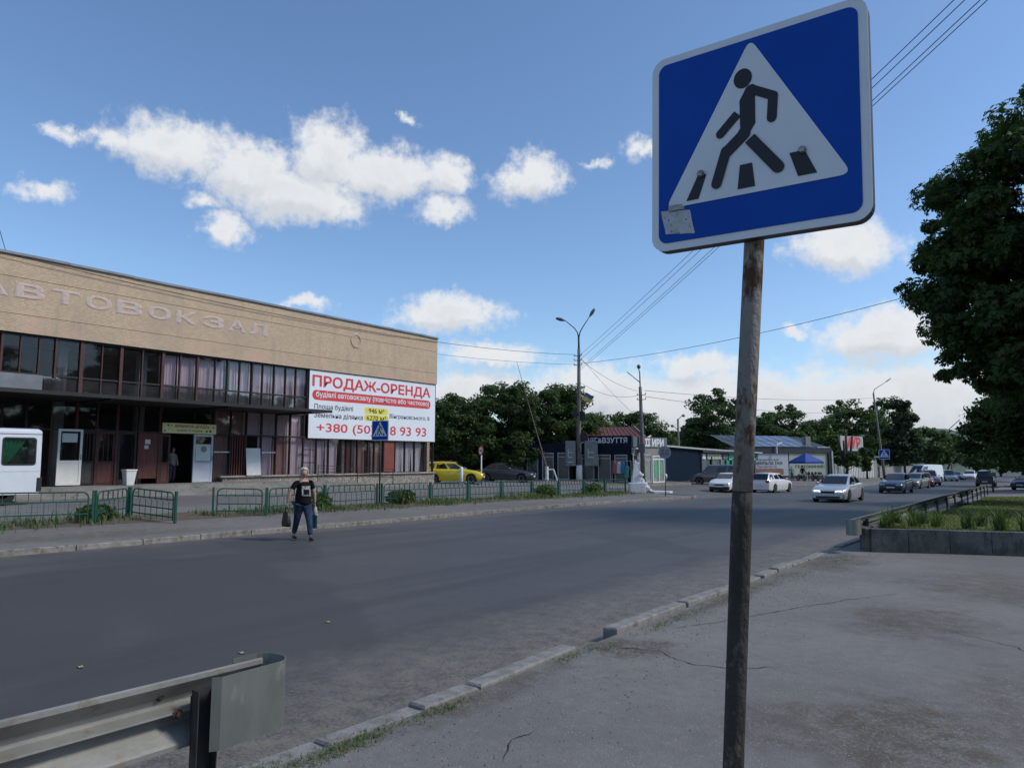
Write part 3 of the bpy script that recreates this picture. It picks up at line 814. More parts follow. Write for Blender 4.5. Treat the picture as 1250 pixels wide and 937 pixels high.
def cross_sign_face(root, T_, detail=True):
    """1 x 1 crossing sign, built in the XZ plane facing -Y (scaled by T_), walker to the right"""
    def pr(name, polys, y, mat, th=.002):
        mb = MB()
        for p in polys: mb.prism([(a * T_, b * T_) for a, b in p], y - th, y, 'y')
        return mb.build(name, mat, root)
    pr('reflective_border', [rr(1, 1, .07)], -.004, m_swhite)
    pr('blue_field', [rr(.925, .925, .045)], -.0062, m_sblue)
    tri = []
    V3 = [(-.425, -.29), (.425, -.29), (-.0, .46)]
    r_ = .03
    for i in range(3):
        p = Vector(V3[i]); a = (Vector(V3[i - 1]) - p).normalized(); b = (Vector(V3[(i + 1) % 3]) - p).normalized()
        for k in range(6):
            t_ = k / 5; s0 = p + a * r_ * 1.7; s1 = p + b * r_ * 1.7
            tri.append(tuple((1 - t_) ** 2 * s0 + 2 * t_ * (1 - t_) * p + t_ * t_ * s1))
    pr('white_triangle', [tri], -.0084, m_swhite)
    fig = [[(-.036 + .043 * math.cos(a * .3927), .272 + .048 * math.sin(a * .3927)) for a in range(16)]]
    pr('walker_head', fig, -.0106, m_sblack)
    limb = [[(-.052, .165), (-.02, .222), (.008, .232), (.02, .225), (.02, .04), (-.01, -.005), (-.055, -.045), (-.09, -.03), (-.05, .03)],
            capsule((.0, .21), (.1, .15), .042), capsule((.102, .148), (.095, .045), .044),
            capsule((-.062, .105), (-.145, .025), .042, flat_a=True),
            capsule((-.03, .0), (-.115, -.07), .056), capsule((-.118, -.065), (-.165, -.215), .05),
            capsule((-.005, -.03), (.12, -.195), .055, flat_a=True)]
    for i, l in enumerate(limb): pr('walker_figure', [l], -.0106 - .0003 * i, m_sblack)
    st = [[(-.315, -.27), (-.255, -.27), (-.215, -.155), (-.258, -.155)], [(-.065, -.262), (.015, -.262), (.003, -.148), (-.053, -.148)], [(.205, -.256), (.285, -.256), (.235, -.142), (.17, -.142)]]
    for s_ in st: pr('crossing_stripe', [s_], -.0106, m_sblack)


sign = thing('crossing_sign', 'big blue pedestrian crossing sign on a leaning rusty pole close to the camera', 'road sign', (-.72, 1.925, -.02))
pb = Vector((-.765, 1.92, -.05)); pt = Vector((-.582, 2.02, 2.87))
bend = Vector((-.671, 1.975, 1.615))
mb = MB().tube([bend + (pt - bend) * t for t in (0, .2, .4, .6, .8, 1)], .0275, 20)
mb.build('pole', m_pole, sign, smooth=True, world=True)
low = [pb + (bend - pb) * t for t in (0, .3, .6, .8, .97, 1)]
mb = MB().tube(low, [.0275, .0275, .0272, .0275, .028, .0265], 20)
mb.build('pole_foot', m_pole_low, sign, smooth=True, world=True)
face = bpy.data.objects.new('sign_panel', None)
me = MB().prism([(a * .6, b * .6) for a, b in rr(1, 1, .07)], -.004, .0, 'y'); face = me.build('sign_panel', m_sback, sign)
Rm = Matrix(((.9996, -.0170, .0224, 0), (.0169, .9998, .0052, 0), (-.0225, -.0048, .9997, 0), (0, 0, 0, 1)))
ctr = Vector((-.597, 1.941, 2.611))
face.matrix_basis = Matrix.Translation(ctr - Vector(sign.location)) @ Rm
cross_sign_face(face, .6)
# folded edge channel behind the plate
ch = MB(); P0 = [(a * .6, b * .6) for a, b in rr(1, 1, .07)]; P1 = [(a * .588, b * .588) for a, b in rr(1, 1, .07)]
n = len(P0)
ch.add([(p[0], .0, p[1]) for p in P0] + [(p[0], .032, p[1]) for p in P0] + [(p[0], .032, p[1]) for p in P1] + [(p[0], .0, p[1]) for p in P1],
       [(i + L, (i + 1) % n + L, (i + 1) % n + L + n, i + L + n) for L in (0, n, 2 * n) for i in range(n)])
ch.build('edge_channel', m_schan, face)
for z_ in (.16, -.14):
    MB().box(-.2, .2, .004, .016, z_ - .02, z_ + .02).build('clamp', m_sback, face)
for (x, z_) in ((-.145, -.09), (.135, -.085)):
    MB().lathe([(.001, -.024), (.008, -.023), (.011, -.017), (.011, -.010), (.017, -.0098), (.017, -.008)], (x, 0, z_), 10, ax='y').build('bolt', m_bolt, face, smooth=False)
stk = MB(); P = []
for i in range(6):
    P.append([(-.27 + .018 * j + .003 * i, -.0088 - .0015 * math.sin(i * 1.3 + j * 2.1) - .0006, -.178 - .0145 * i - .0022 * j) for j in range(6)])
stk.grid(P).build('torn_sticker', m_stick, face)
MB().grid([[(-.245 + .012 * j, -.012 - .004 * math.sin(j), -.168 - .008 * i) for j in range(5)] for i in range(3)]).build('sticker_fold', m_bolt, face)


def far_sign(name, label, x, y, h, size, polecol, rz=0., group=None, pr=.03):
    z = g(x, y)
    t = thing(name, label, 'road sign', (x, y, z), rz, group)
    MB().tube([(0, 0, -.1), (0, 0, h)], pr, 10).build('pole', polecol, t, smooth=True)
    f = MB().prism([(a * size, b * size) for a, b in rr(1, 1, .07)], -.05, -.035, 'y').build('sign_panel', m_sback, t)
    f.location = (0, 0, h - size / 2); 
    return t, f


m_darkpole = M('dark_brown_pole', (.055, .045, .04), (.035, .03, .028), sc=8, rough=.7)
t, f = far_sign('crossing_sign', 'small blue crossing sign on a slim dark pole at the far green fence', -21.27, 19.89, 3.38, .8, m_darkpole, R(12))
cross_sign_face(f, .8)
for ch in f.children: ch.location.y = -.05
# ------------------------------------------------------------------ guard rails
m_galv = M('galvanised_rail', (.31, .31, .29), (.23, .23, .215), sc=3, rough=.6, metal=.3, c3=(.22, .19, .14), rsc=5, rthr=.6, bump=.15, bsc=30)
m_galv2 = M('galvanised_dull_backlit', (.22, .24, .22), (.16, .18, .165), sc=5, stretch=(1, 1, .4), rough=.5, metal=.5, c3=(.27, .29, .27), rsc=9, rthr=.62)
m_gpost = M('rail_post_dark', (.06, .062, .06), (.035, .036, .036), sc=5, rough=.6, metal=.3)
m_bark_rust = M('rusty_bolt', (.09, .05, .03), rough=.8)
WP = [(.0, .155), (-.012, .15), (-.012, .13), (.0, .118), (.07, .06), (.076, .035), (.072, .02), (.01, .005), (.0, 0), (.01, -.005), (.072, -.02), (.076, -.035), (.07, -.06), (.0, -.118), (-.012, -.13), (-.012, -.15), (.0, -.155)]


def guard_rail(label, x, y0, y1, ztop, side, ypost0, spacing, group='steel guard rails on the near kerb', gm=None):
    """W-beam whose waves bulge towards the road; U-shaped end piece at y_end"""
    t = thing('guard_rail', label, 'guard rail', (x, y0, g(x, y0)), 0, group)
    dirn = 1 if y1 > y0 else -1
    # local: rail runs along +-y from 0
    zc = ztop - .155
    Lr = y1 - y0
    n = max(2, int(abs(Lr) / 2))
    mb = MB(); P = []
    for i in range(n + 1):
        yy = Lr * i / n
        P.append([(-a, yy, zc + b - .011 * yy) for a, b in WP])
    P2 = [[(p[0] + .004, p[1], p[2]) for p in row] for row in P]
    mb.grid(P); mb.grid(P2)
    for i in range(n):                                  # top and bottom lips give the sheet thickness
        mb.add([P[i][0], P[i + 1][0], P2[i + 1][0], P2[i][0]], [(0, 1, 2, 3)]); mb.add([P[i][-1], P[i + 1][-1], P2[i + 1][-1], P2[i][-1]], [(0, 1, 2, 3)])
    mb.build('beam', gm or m_galv, t)
    # end loop: a flat sheet folded back round towards the walkway
    mb = MB(); P = []; r_ = .115; xf = -.085
    path = [(xf, .10 * dirn), (xf, .0)]
    for i in range(11):
        a = math.pi * i / 10
        path.append((xf + r_ - r_ * math.cos(a), -dirn * r_ * .8 * math.sin(a)))
    path += [(xf + 2 * r_, .1 * dirn), (xf + 2 * r_ + .004, .30 * dirn), (xf + 2 * r_ - .02, .335 * dirn)]
    for off in (0, .004):
        P = []
        for i, (px, py) in enumerate(path):
            a = Vector(path[max(0, i - 1)]); b = Vector(path[min(len(path) - 1, i + 1)]); d = (b - a).normalized()
            P.append([(px - d.y * off * dirn, py + d.x * off * dirn, zc + .157), (px - d.y * off * dirn, py + d.x * off * dirn, zc - .157)])
        mb.grid(P)
        if off == 0: PA = P
    for i in range(len(P) - 1):
        for k in (0, 1): mb.add([PA[i][k], PA[i + 1][k], P[i + 1][k], P[i][k]], [(0, 1, 2, 3)])
    mb.build('end_loop', m_galv2, t)
    yp = ypost0
    while yp <= abs(Lr):
        y_ = yp * dirn; gz = -.011 * y_
        pm = MB()                                       # C-section post
        pm.box(.045, .049, y_ - .05, y_ + .05, gz - .3, gz + zc + .1)
        pm.box(.045, .1, y_ - .05, y_ - .046, gz - .3, gz + zc + .1)
        pm.box(.045, .1, y_ + .046, y_ + .05, gz - .3, gz + zc + .1)
        pm.box(.0, .045, y_ - .03, y_ + .03, gz + zc - .06, gz + zc + .06)
        po = pm.build('post', m_gpost, t)
        MB().lathe([(.022, .0), (.022, .004), (.013, .005), (.013, .018), (.001, .02)], (-.062, y_ + dirn * .14, gz + zc + .075), 8, ax='x').build('bolt', m_bark_rust, po)
        MB().lathe([(.022, .0), (.022, .004), (.013, .005), (.013, .018), (.001, .02)], (.004, y_ + dirn * .09, gz + zc - .0), 8, ax='x').build('bolt', m_bark_rust, po)
        yp += spacing
    return t


guard_rail('steel guard rail with a folded end loop in the bottom left corner', -3.16, 2.19, -9.0, .758, 1, .33, 2.0)
guard_rail('long low guard rail running beside the planter and the lawn', -3.22, 15.9, 62.0, .68, 1, 1.3, 3.2, gm=m_galv2)  # darker galvanising here: the rail's backlit shade is put into its colour

# ------------------------------------------------------------------ far fence of green sections
m_gfence = M('green_fence_paint', (.013, .085, .06), (.010, .062, .045), sc=8, rough=.5, c3=(.06, .05, .04), rsc=14, rthr=.66)
m_gfence2 = M('faded_green_wire', (.06, .10, .085), (.045, .075, .065), sc=8, rough=.6)


def fence_section(label, x0, y0, x1, y1, kind='mesh', posts=(1, 1), H=.85):
    z0, z1 = g(x0, y0), g(x1, y1)
    L_ = math.hypot(x1 - x0, y1 - y0); a = math.atan2(y1 - y0, x1 - x0)
    t = thing('fence_section', label, 'fence', (x0, y0, z0), a, 'low green metal fence along the far pavement')
    sl_ = (z1 - z0) / L_
    Z = lambda u, h: u * sl_ + h
    for k, u in enumerate((0, L_)):
        if posts[k]: MB().box(u - .03, u + .03, -.03, .03, Z(u, -.15), Z(u, H + .04)).build('post', m_gfence, t)
    a0, a1 = .12, L_ - .12
    # bent tube frame with round top corners
    r_ = .16; pts = [(a0, 0, Z(a0, .06))]
    for i in range(6):
        q = math.pi / 2 * i / 5; pts.append((a0 + r_ - r_ * math.cos(q), 0, Z(a0, H - r_ + r_ * math.sin(q))))
    for i in range(6):
        q = math.pi / 2 * i / 5; pts.append((a1 - r_ + r_ * math.sin(q), 0, Z(a1, H - r_ + r_ * math.cos(q))))
    pts.append((a1, 0, Z(a1, .06)))
    MB().tube(pts, .02, 6).build('tube_frame', m_gfence, t)
    rails = (.28, .60) if kind == 'mesh' else (.16, .38, .64)
    for h in rails: MB().beam((a0, 0, Z(a0, h)), (a1, 0, Z(a1, h)), .025, .035, ).build('rail', m_gfence, t)
    n = max(3, int(L_ / .3)); pk = MB()
    for i in range(1, n): 
        u = a0 + (a1 - a0) * i / n; pk.beam((u, 0, Z(u, .6)), (u, 0, Z(u, H)), .03, .012, up=(1, 0, 0))
        u += .15 * (a1 - a0) / n * 2
        pk.beam((u, 0, Z(u, .06)), (u, 0, Z(u, .60)), .016, .012, up=(1, 0, 0))
    pk.build('uprights', m_gfence if kind != 'mesh' else m_gfence2, t)
    if kind == 'mesh':
        w_ = MB(); k = int((a1 - a0) / .12)
        for i in range(k): w_.beam((a0 + i * .12, .004, Z(a0 + i * .12, .06)), (a0 + i * .12, .004, Z(a0 + i * .12, .6)), .004, .004)
        for i in range(4): w_.beam((a0, .006, Z(a0, .1 + i * .13)), (a1, .006, Z(a1, .1 + i * .13)), .004, .004)
        o = w_.build('wire_mesh', m_gfence2, t); o['kind'] = 'stuff'
    return t


F = [((-20.9, 3.4), (-20.9, 6.2), 'mesh', 'fence section behind the minibus, at the left edge'), ((-20.9, 6.2), (-20.6, 8.9), 'mesh', 'long green fence section in front of the white minibus'),
     ((-20.6, 8.95), (-21.8, 10.4), 'mesh', 'short fence section bending back next to the lone post'), ((-21.8, 10.45), (-19.6, 10.65), 'bars', 'crooked three-rail fence section ending at the pedestrian gap'),
     ((-20.9, 12.55), (-20.1, 13.9), 'bars', 'three-rail fence section right of the pedestrian gap'), ((-20.2, 14.0), (-20.95, 16.9), 'mesh', 'fence section just behind the walking woman'),
     ((-20.95, 16.95), (-21.2, 19.7), 'mesh', 'fence section left of the slim crossing sign pole'), ((-21.2, 19.95), (-21.35, 22.9), 'mesh', 'fence section right of the slim crossing sign pole'),
     ((-21.35, 22.95), (-21.4, 25.5), 'mesh', 'fence section below the right end of the banner'), ((-21.4, 25.55), (-21.45, 28.1), 'mesh', 'fence section in front of the yellow car'),
     ((-21.45, 28.15), (-21.45, 30.7), 'mesh', 'fence section in front of the dark parked car'), ((-21.45, 30.75), (-21.4, 33.2), 'mesh', 'fence section below the raised barrier pole'),
     ((-21.4, 33.25), (-21.3, 35.7), 'mesh', 'fence section in front of the double lamp pole'), ((-21.3, 35.75), (-21.2, 38.0), 'mesh', 'second last fence section before the white monument'),
     ((-21.2, 38.05), (-21.0, 40.3), 'mesh', 'last fence section beside the white monument')]
for (a, b, k, lab) in F: fence_section(lab, *a, *b, kind=k)

# ------------------------------------------------------------------ green growth: numpy blades and leaves
def quads_obj(name, V, mat, mi=None, parent=None, kind=None, tri=False):
    """V: (n, 4 or 3, 3) faces"""
    n, k = V.shape[0], V.shape[1]
    me = bpy.data.meshes.new(name)
    me.vertices.add(n * k); me.vertices.foreach_set('co', V.astype(np.float32).ravel())
    me.loops.add(n * k); me.loops.foreach_set('vertex_index', np.arange(n * k, dtype=np.int32))
    me.polygons.add(n); me.polygons.foreach_set('loop_start', np.arange(0, n * k, k, dtype=np.int32))
    for mm in (mat if isinstance(mat, (list, tuple)) else [mat]): me.materials.append(mm)
    if mi is not None: me.polygons.foreach_set('material_index', mi.astype(np.int32))
    me.update(calc_edges=True)
    o = bpy.data.objects.new(name, me); COL.objects.link(o)
    if parent is not None: o.parent = parent
    if kind: o['kind'] = kind
    return o


def blades(base, h, w, lean=.5, seg=2):
    """bent grass blades: base (n,3), h, w arrays -> quads and tips"""
    n = len(base); a = rng.uniform(0, 2 * np.pi, n); d = np.stack([np.cos(a), np.sin(a), np.zeros(n)], 1)
    s = np.stack([-np.sin(a), np.cos(a), np.zeros(n)], 1) * (w / 2)[:, None]
    L_ = (h * rng.uniform(.1, lean, n))[:, None]; up = np.zeros((n, 3)); up[:, 2] = h
    p0 = base; p1 = base + up * .55 + d * L_ * .3; p2 = base + up * .95 + d * L_
    q1 = np.stack([p0 - s, p0 + s, p1 + s * .8, p1 - s * .8], 1)
    q2 = np.stack([p1 - s * .8, p1 + s * .8, p2 + s * .06, p2 - s * .06], 1)
    return np.concatenate([q1, q2])


gnp = np.vectorize(lambda x, y: g(x, y))
m_grass = leaf_mat('grass_green', (.15, .20, .06), (.19, .215, .075), .3)
m_grass_dry_sunlit = leaf_mat('grass_dry_sunlit', (.24, .22, .11), (.17, .17, .08), .25)  # dry weeds; on the lawn also the colour of sunlit stripes
m_weed = leaf_mat('weed_green', (.07, .13, .045), (.10, .16, .06), .3)
m_iris = leaf_mat('iris_leaf_green', (.045, .085, .03), (.075, .12, .05), .3)

# weeds and grass along the far fence, thicker in tufts
N = 12000
y_ = rng.uniform(-2, 41, N); x_ = -21.1 + rng.normal(0, .55, N) + .3 * np.sin(y_ * .4)
dn = .5 + .5 * np.sin(y_ * 1.7) * np.sin(y_ * .61 + 1) + .35 * np.sin(y_ * 5.1)
keep = (rng.uniform(0, 1, N) < np.clip(dn, .1, 1)) & ~((y_ > 10.7) & (y_ < 12.4))
y_, x_ = y_[keep], x_[keep]; n = len(y_)
h = rng.uniform(.06, .30, n) * (.6 + .6 * np.clip(np.sin(y_ * .9) + .2, 0, 1)); mi = (rng.uniform(0, 1, n) < .3 + .2 * np.sin(y_ * .7)).astype(int)
q = blades(np.stack([x_, y_, gnp(x_, y_)], 1), h, rng.uniform(.015, .05, n), .9)
tag(quads_obj('fence_weeds', q, [m_weed, m_grass_dry_sunlit], np.concatenate([mi, mi]), kind='stuff'), 'tufts of green and dry weeds along the green far fence')
# weeds in the near kerb line
sp = []
for (x, y, rx, ry, k) in ((-3.52, 3.05, .05, .35, 900), (-3.62, 2.45, .05, .2, 300), (-3.5, 3.9, .04, .3, 350), (-3.52, 5.6, .05, .25, 200), (-3.5, 6.1, .12, .15, 150), (-3.45, 7.6, .06, .8, 420), (-3.4, 9.6, .08, 1.2, 500), (-3.3, 12.2, .12, 1.0, 350), (-3.3, 14.6, .2, .8, 500)):
    sp.append(np.stack([rng.normal(x, rx, k), rng.normal(y + .45 * ry * np.sin(np.arange(k)), ry * .55, k)], 1))
sp = np.concatenate(sp); n = len(sp)
q = blades(np.stack([sp[:, 0], sp[:, 1], gnp(sp[:, 0], sp[:, 1])], 1), rng.uniform(.006, .032, n), rng.uniform(.003, .008, n), 2.6)
mi = (rng.uniform(0, 1, n) < .45).astype(int)
tag(quads_obj('kerb_weeds', q, [m_weed, m_grass_dry_sunlit], np.concatenate([mi, mi]), kind='stuff'), 'low weeds growing in the joint behind the near kerb stones')
# crumbs, grit and fallen leaves near the kerb
N = 2600
x_ = np.concatenate([rng.uniform(-5.3, -3.8, N // 2), rng.normal(-3.1, .45, N // 2)]); y_ = rng.uniform(1, 17, N)
s = rng.uniform(.003, .011, N); zz = np.where(x_ < -3.7, gnp(x_, y_) - DROP, gnp(x_, y_)) + .002
c = np.stack([x_, y_, zz], 1); a = rng.uniform(0, 6.28, N); e1 = np.stack([np.cos(a), np.sin(a), 0 * a], 1) * s[:, None]; e2 = np.stack([-np.sin(a), np.cos(a), 0 * a], 1) * s[:, None]; up = np.array([0, 0, 1.]) * s[:, None] * .9
q = np.concatenate([np.stack([c + e1, c + e2, c + up, c + up], 1)[:, :3], np.stack([c + e2, c - e1, c + up], 1), np.stack([c - e1, c - e2, c + up], 1), np.stack([c - e2, c + e1, c + up], 1)])
m_grit = M('grit', (.25, .235, .21), (.14, .13, .11), sc=2, rough=.95)
tag(quads_obj('kerb_grit', q, m_grit, kind='stuff'), 'loose grit and crumbs of asphalt scattered along the near kerb')
# a few fallen leaves lying on the road
m_dleaf = leaf_mat('fallen_leaf_yellow', (.55, .52, .28), (.42, .38, .18), .2)
for (x, y, lab) in ((-6.31, 4.15, 'pale yellow leaf lying on the road right above the end of the near guard rail'), (-6.75, 5.55, 'brownish leaf on the road beyond the pale yellow one'), (-7.0, 3.0, 'tiny pale leaf on the road above the middle of the guard rail')):
    mb = MB(); k = .045
    mb.add([(-k, 0, .0), (-.3 * k, .5 * k, .012), (.8 * k, .35 * k, .004), (1.2 * k, 0, .015), (.7 * k, -.45 * k, .006), (-.4 * k, -.4 * k, .014), (.1 * k, 0, .003)], [(6, 0, 1), (6, 1, 2), (6, 2, 3), (6, 3, 4), (6, 4, 5), (6, 5, 0)])
    tag(mb.build('fallen_leaf', m_dleaf, loc=(x, y, g(x, y) - DROP + .003)), lab, 'leaf')

# ------------------------------------------------------------------ planter with iris leaves and the lawn
def planter_mat():
    m, t = new_mat('planter_stone')
    co = t.n('ShaderNodeTexCoord').outputs['Object']
    n1 = t.step(t.noise(co, 2.2, 6, .65).outputs[0], .35, .65); n2 = t.step(t.noise(t.v('MULTIPLY', co, (1, 1, .4)), 7, 8, .7).outputs[0], .5, .62)
    c = t.mix(n1, (.12, .125, .12), (.06, .062, .06)); c = t.mix(t.m('MULTIPLY', n2, .8), c, (.05, .048, .045))
    b = t.n('ShaderNodeBsdfPrincipled', Base_Color=c, Roughness=.75)
    bp = t.n('ShaderNodeBump', Strength=.7, Height=t.noise(co, 9, 6, .65).outputs[0]); bp.inputs['Distance'].default_value = .03
    t.put(b.inputs['Normal'], bp.outputs[0]); t.n('ShaderNodeOutputMaterial', i0=b)
    return m
m_plant = planter_mat()
pl = thing('planter_wall', 'low dark stone planter wall with a rounded left corner on the forecourt', 'planter', (-1.5, 17.4, g(0, 17.4)))
wall = [(-3.0, 21.5), (-3.07, 20.2), (-3.1, 18.9), (-3.14, 17.6), (-3.13, 16.72), (-2.98, 16.52), (-2.35, 16.85), (-1.65, 17.2), (-.95, 17.5), (-.25, 17.78), (.5, 18.05), (1.4, 18.35), (2.4, 18.7)]
for a, b in zip(wall[:-1], wall[1:]):
    a = Vector(a); b = Vector(b); d = (b - a).normalized(); nr = Vector((-d.y, d.x)) * .09
    j = random.uniform(-.008, .01); k = random.uniform(-.006, .006)
    a2 = a + d * .004; b2 = b - d * .004
    P = [a2 - nr * (1 + k), b2 - nr * (1 - k), b2 + nr, a2 + nr]
    zz = [g(p.x, p.y, -.1) for p in P]; zt = [g(p.x, p.y, .47 + j) for p in P]
    mb = MB().add([(P[i].x, P[i].y, zz[i]) for i in range(4)] + [(P[i].x, P[i].y, zt[i]) for i in range(4)], [(0, 3, 2, 1), (4, 5, 6, 7), (0, 1, 5, 4), (1, 2, 6, 5), (2, 3, 7, 6), (3, 0, 4, 7)])
    mb.build('stone_block', m_plant, pl, world=True, bevel=.012)
lawn_edge = [(-3.02, 16.8), (-3.0, 18.9), (-2.95, 21.5), (-2.9, 30), (-2.85, 40), (-2.6, 52), (-.5, 58)]
mb = MB(); P = []
def lawn_z(x, y): return g(x, y) + .38 * (1 - min(1, max(0, (y - 20) / 16))) + .05
for i in range(30):
    y = 16.7 + (58 - 16.7) * i / 29
    for (xa, ya), (xb, yb) in zip(lawn_edge[:-1], lawn_edge[1:]):
        if ya <= y <= yb: xe = xa + (xb - xa) * (y - ya) / (yb - ya)
    if y < 16.9: xe = -3.0
    def back(x): return max(y, 16.62 + .47 * (x + 2.98) if x < 2.5 else y)
    row = []
    for j in range(13):
        x = xe + (32 - xe) * (j / 12) ** 2
        yy = max(y, 16.62 + .43 * (x + 2.98)) if y < 24 else y
        row.append((x, yy, lawn_z(x, yy)))
    P.append(row)
mb.grid(P); lawn = struct('lawn', mb, m_soil, smooth=True)
mb = MB(); P = []
for y in (21.5, 30, 40, 52):
    x = {21.5: -2.95, 30: -2.9, 40: -2.85, 52: -2.6}[y]; P.append([(x, y, g(x, y, -.1)), (x, y, lawn_z(x, y))])
mb.grid(P); struct('lawn_edge_stone', mb, m_kerb)
N = 60000
y_ = 17.2 + 36 * rng.uniform(0, 1, N) ** 1.6; x_ = -2.9 + 14 * rng.uniform(0, 1, N) ** 1.4
ok = y_ > 16.75 + .45 * (x_ + 2.98); y_, x_ = y_[ok], x_[ok]; n = len(y_)
lz = np.array([lawn_z(a, b) for a, b in zip(x_, y_)])
h = rng.uniform(.03, .08, n) * (1 + .5 * np.sin(x_ * 1.3 + y_)) ; mi = (rng.uniform(0, 1, n) < .42 + .35 * np.sin(y_ * .6 + x_ * .8)).astype(int)  # extra dry blades in bands paint sunlit stripes into the lawn
q = blades(np.stack([x_, y_, lz], 1), h, rng.uniform(.012, .03, n) * (1 + (y_ - 17) * .04), 1.2)
tag(quads_obj('lawn_grass', q, [m_grass, m_grass_dry_sunlit], np.concatenate([mi, mi]), kind='stuff'), 'green and yellowish lawn grass, sunlit stripes in its colour, behind the planter wall')
# iris clumps: each a plant of its own
iris = [(-2.75, 17.35, .42, 1.0), (-2.3, 17.6, .45, 1.0), (-2.75, 18.3, .4, 1.0), (-1.9, 18.0, .42, .9), (-1.35, 17.95, .45, 1.0), (-.8, 18.3, .5, 1.0), (-.35, 18.5, .42, .9),
        (-2.3, 19.0, .35, .8), (-1.2, 19.4, .4, .8), (.25, 18.75, .45, 1.0), (-.2, 19.9, .35, .8), (.9, 19.2, .5, 1.0), (-2.8, 16.95, .3, .6), (1.6, 19.6, .5, 1.0)]
iris_lab = ['at the rounded corner of the planter', 'right of the corner clump at the front of the planter', 'behind the corner clump, next to the guard rail', 'in the left half of the planter, set back', 'in the middle of the planter front',
            'tall one right of the middle of the planter', 'right of the tall middle clump', 'small one further back on the left', 'small one further back in the middle', 'near the right edge of the picture', 'small one behind the right-hand clumps',
            'large one at the right end of the wall', 'tiny one pressed against the corner stone', 'farthest to the right behind the wall']
for (x, y, h0, k), lab in zip(iris, iris_lab):
    n = int(70 * k); r_ = rng.uniform(0, .13 * k, n); a = rng.uniform(0, 6.28, n)
    b = np.stack([r_ * np.cos(a), r_ * np.sin(a), 0 * r_], 1)
    q = blades(b, h0 * rng.uniform(.6, 1.35, n), rng.uniform(.014, .03, n), 1.1)
    o = quads_obj('iris_clump', q, [m_iris, m_grass], np.tile((rng.uniform(0, 1, n) < .3).astype(int), 2))
    o.location = (x, y, lawn_z(x, y)); tag(o, 'clump of long sword-shaped leaves ' + lab, 'plant', 'iris clumps in the stone planter')

# ------------------------------------------------------------------ trees
m_bark = M('bark', (.085, .07, .055), (.05, .042, .035), sc=6, stretch=(2, 2, .5), rough=.95, bump=.8, bsc=14)
LM = {'dark': [leaf_mat('leaf_dark', (.036, .066, .022), (.052, .088, .03)), leaf_mat('leaf_mid', (.062, .105, .035), (.08, .12, .042))],
      'mid': [leaf_mat('leaf_mid_green', (.045, .08, .028), (.06, .10, .035)), leaf_mat('leaf_light_green', (.08, .125, .045), (.10, .14, .05))],
      'spruce': [leaf_mat('needle_dark', (.025, .045, .025), (.035, .055, .03), .15), leaf_mat('needle_mid', (.035, .06, .03), (.045, .07, .035), .15)],
      'far': [leaf_mat('leaf_far', (.06, .09, .045), (.075, .105, .055)), leaf_mat('leaf_far_light', (.085, .12, .06), (.10, .13, .065))]}


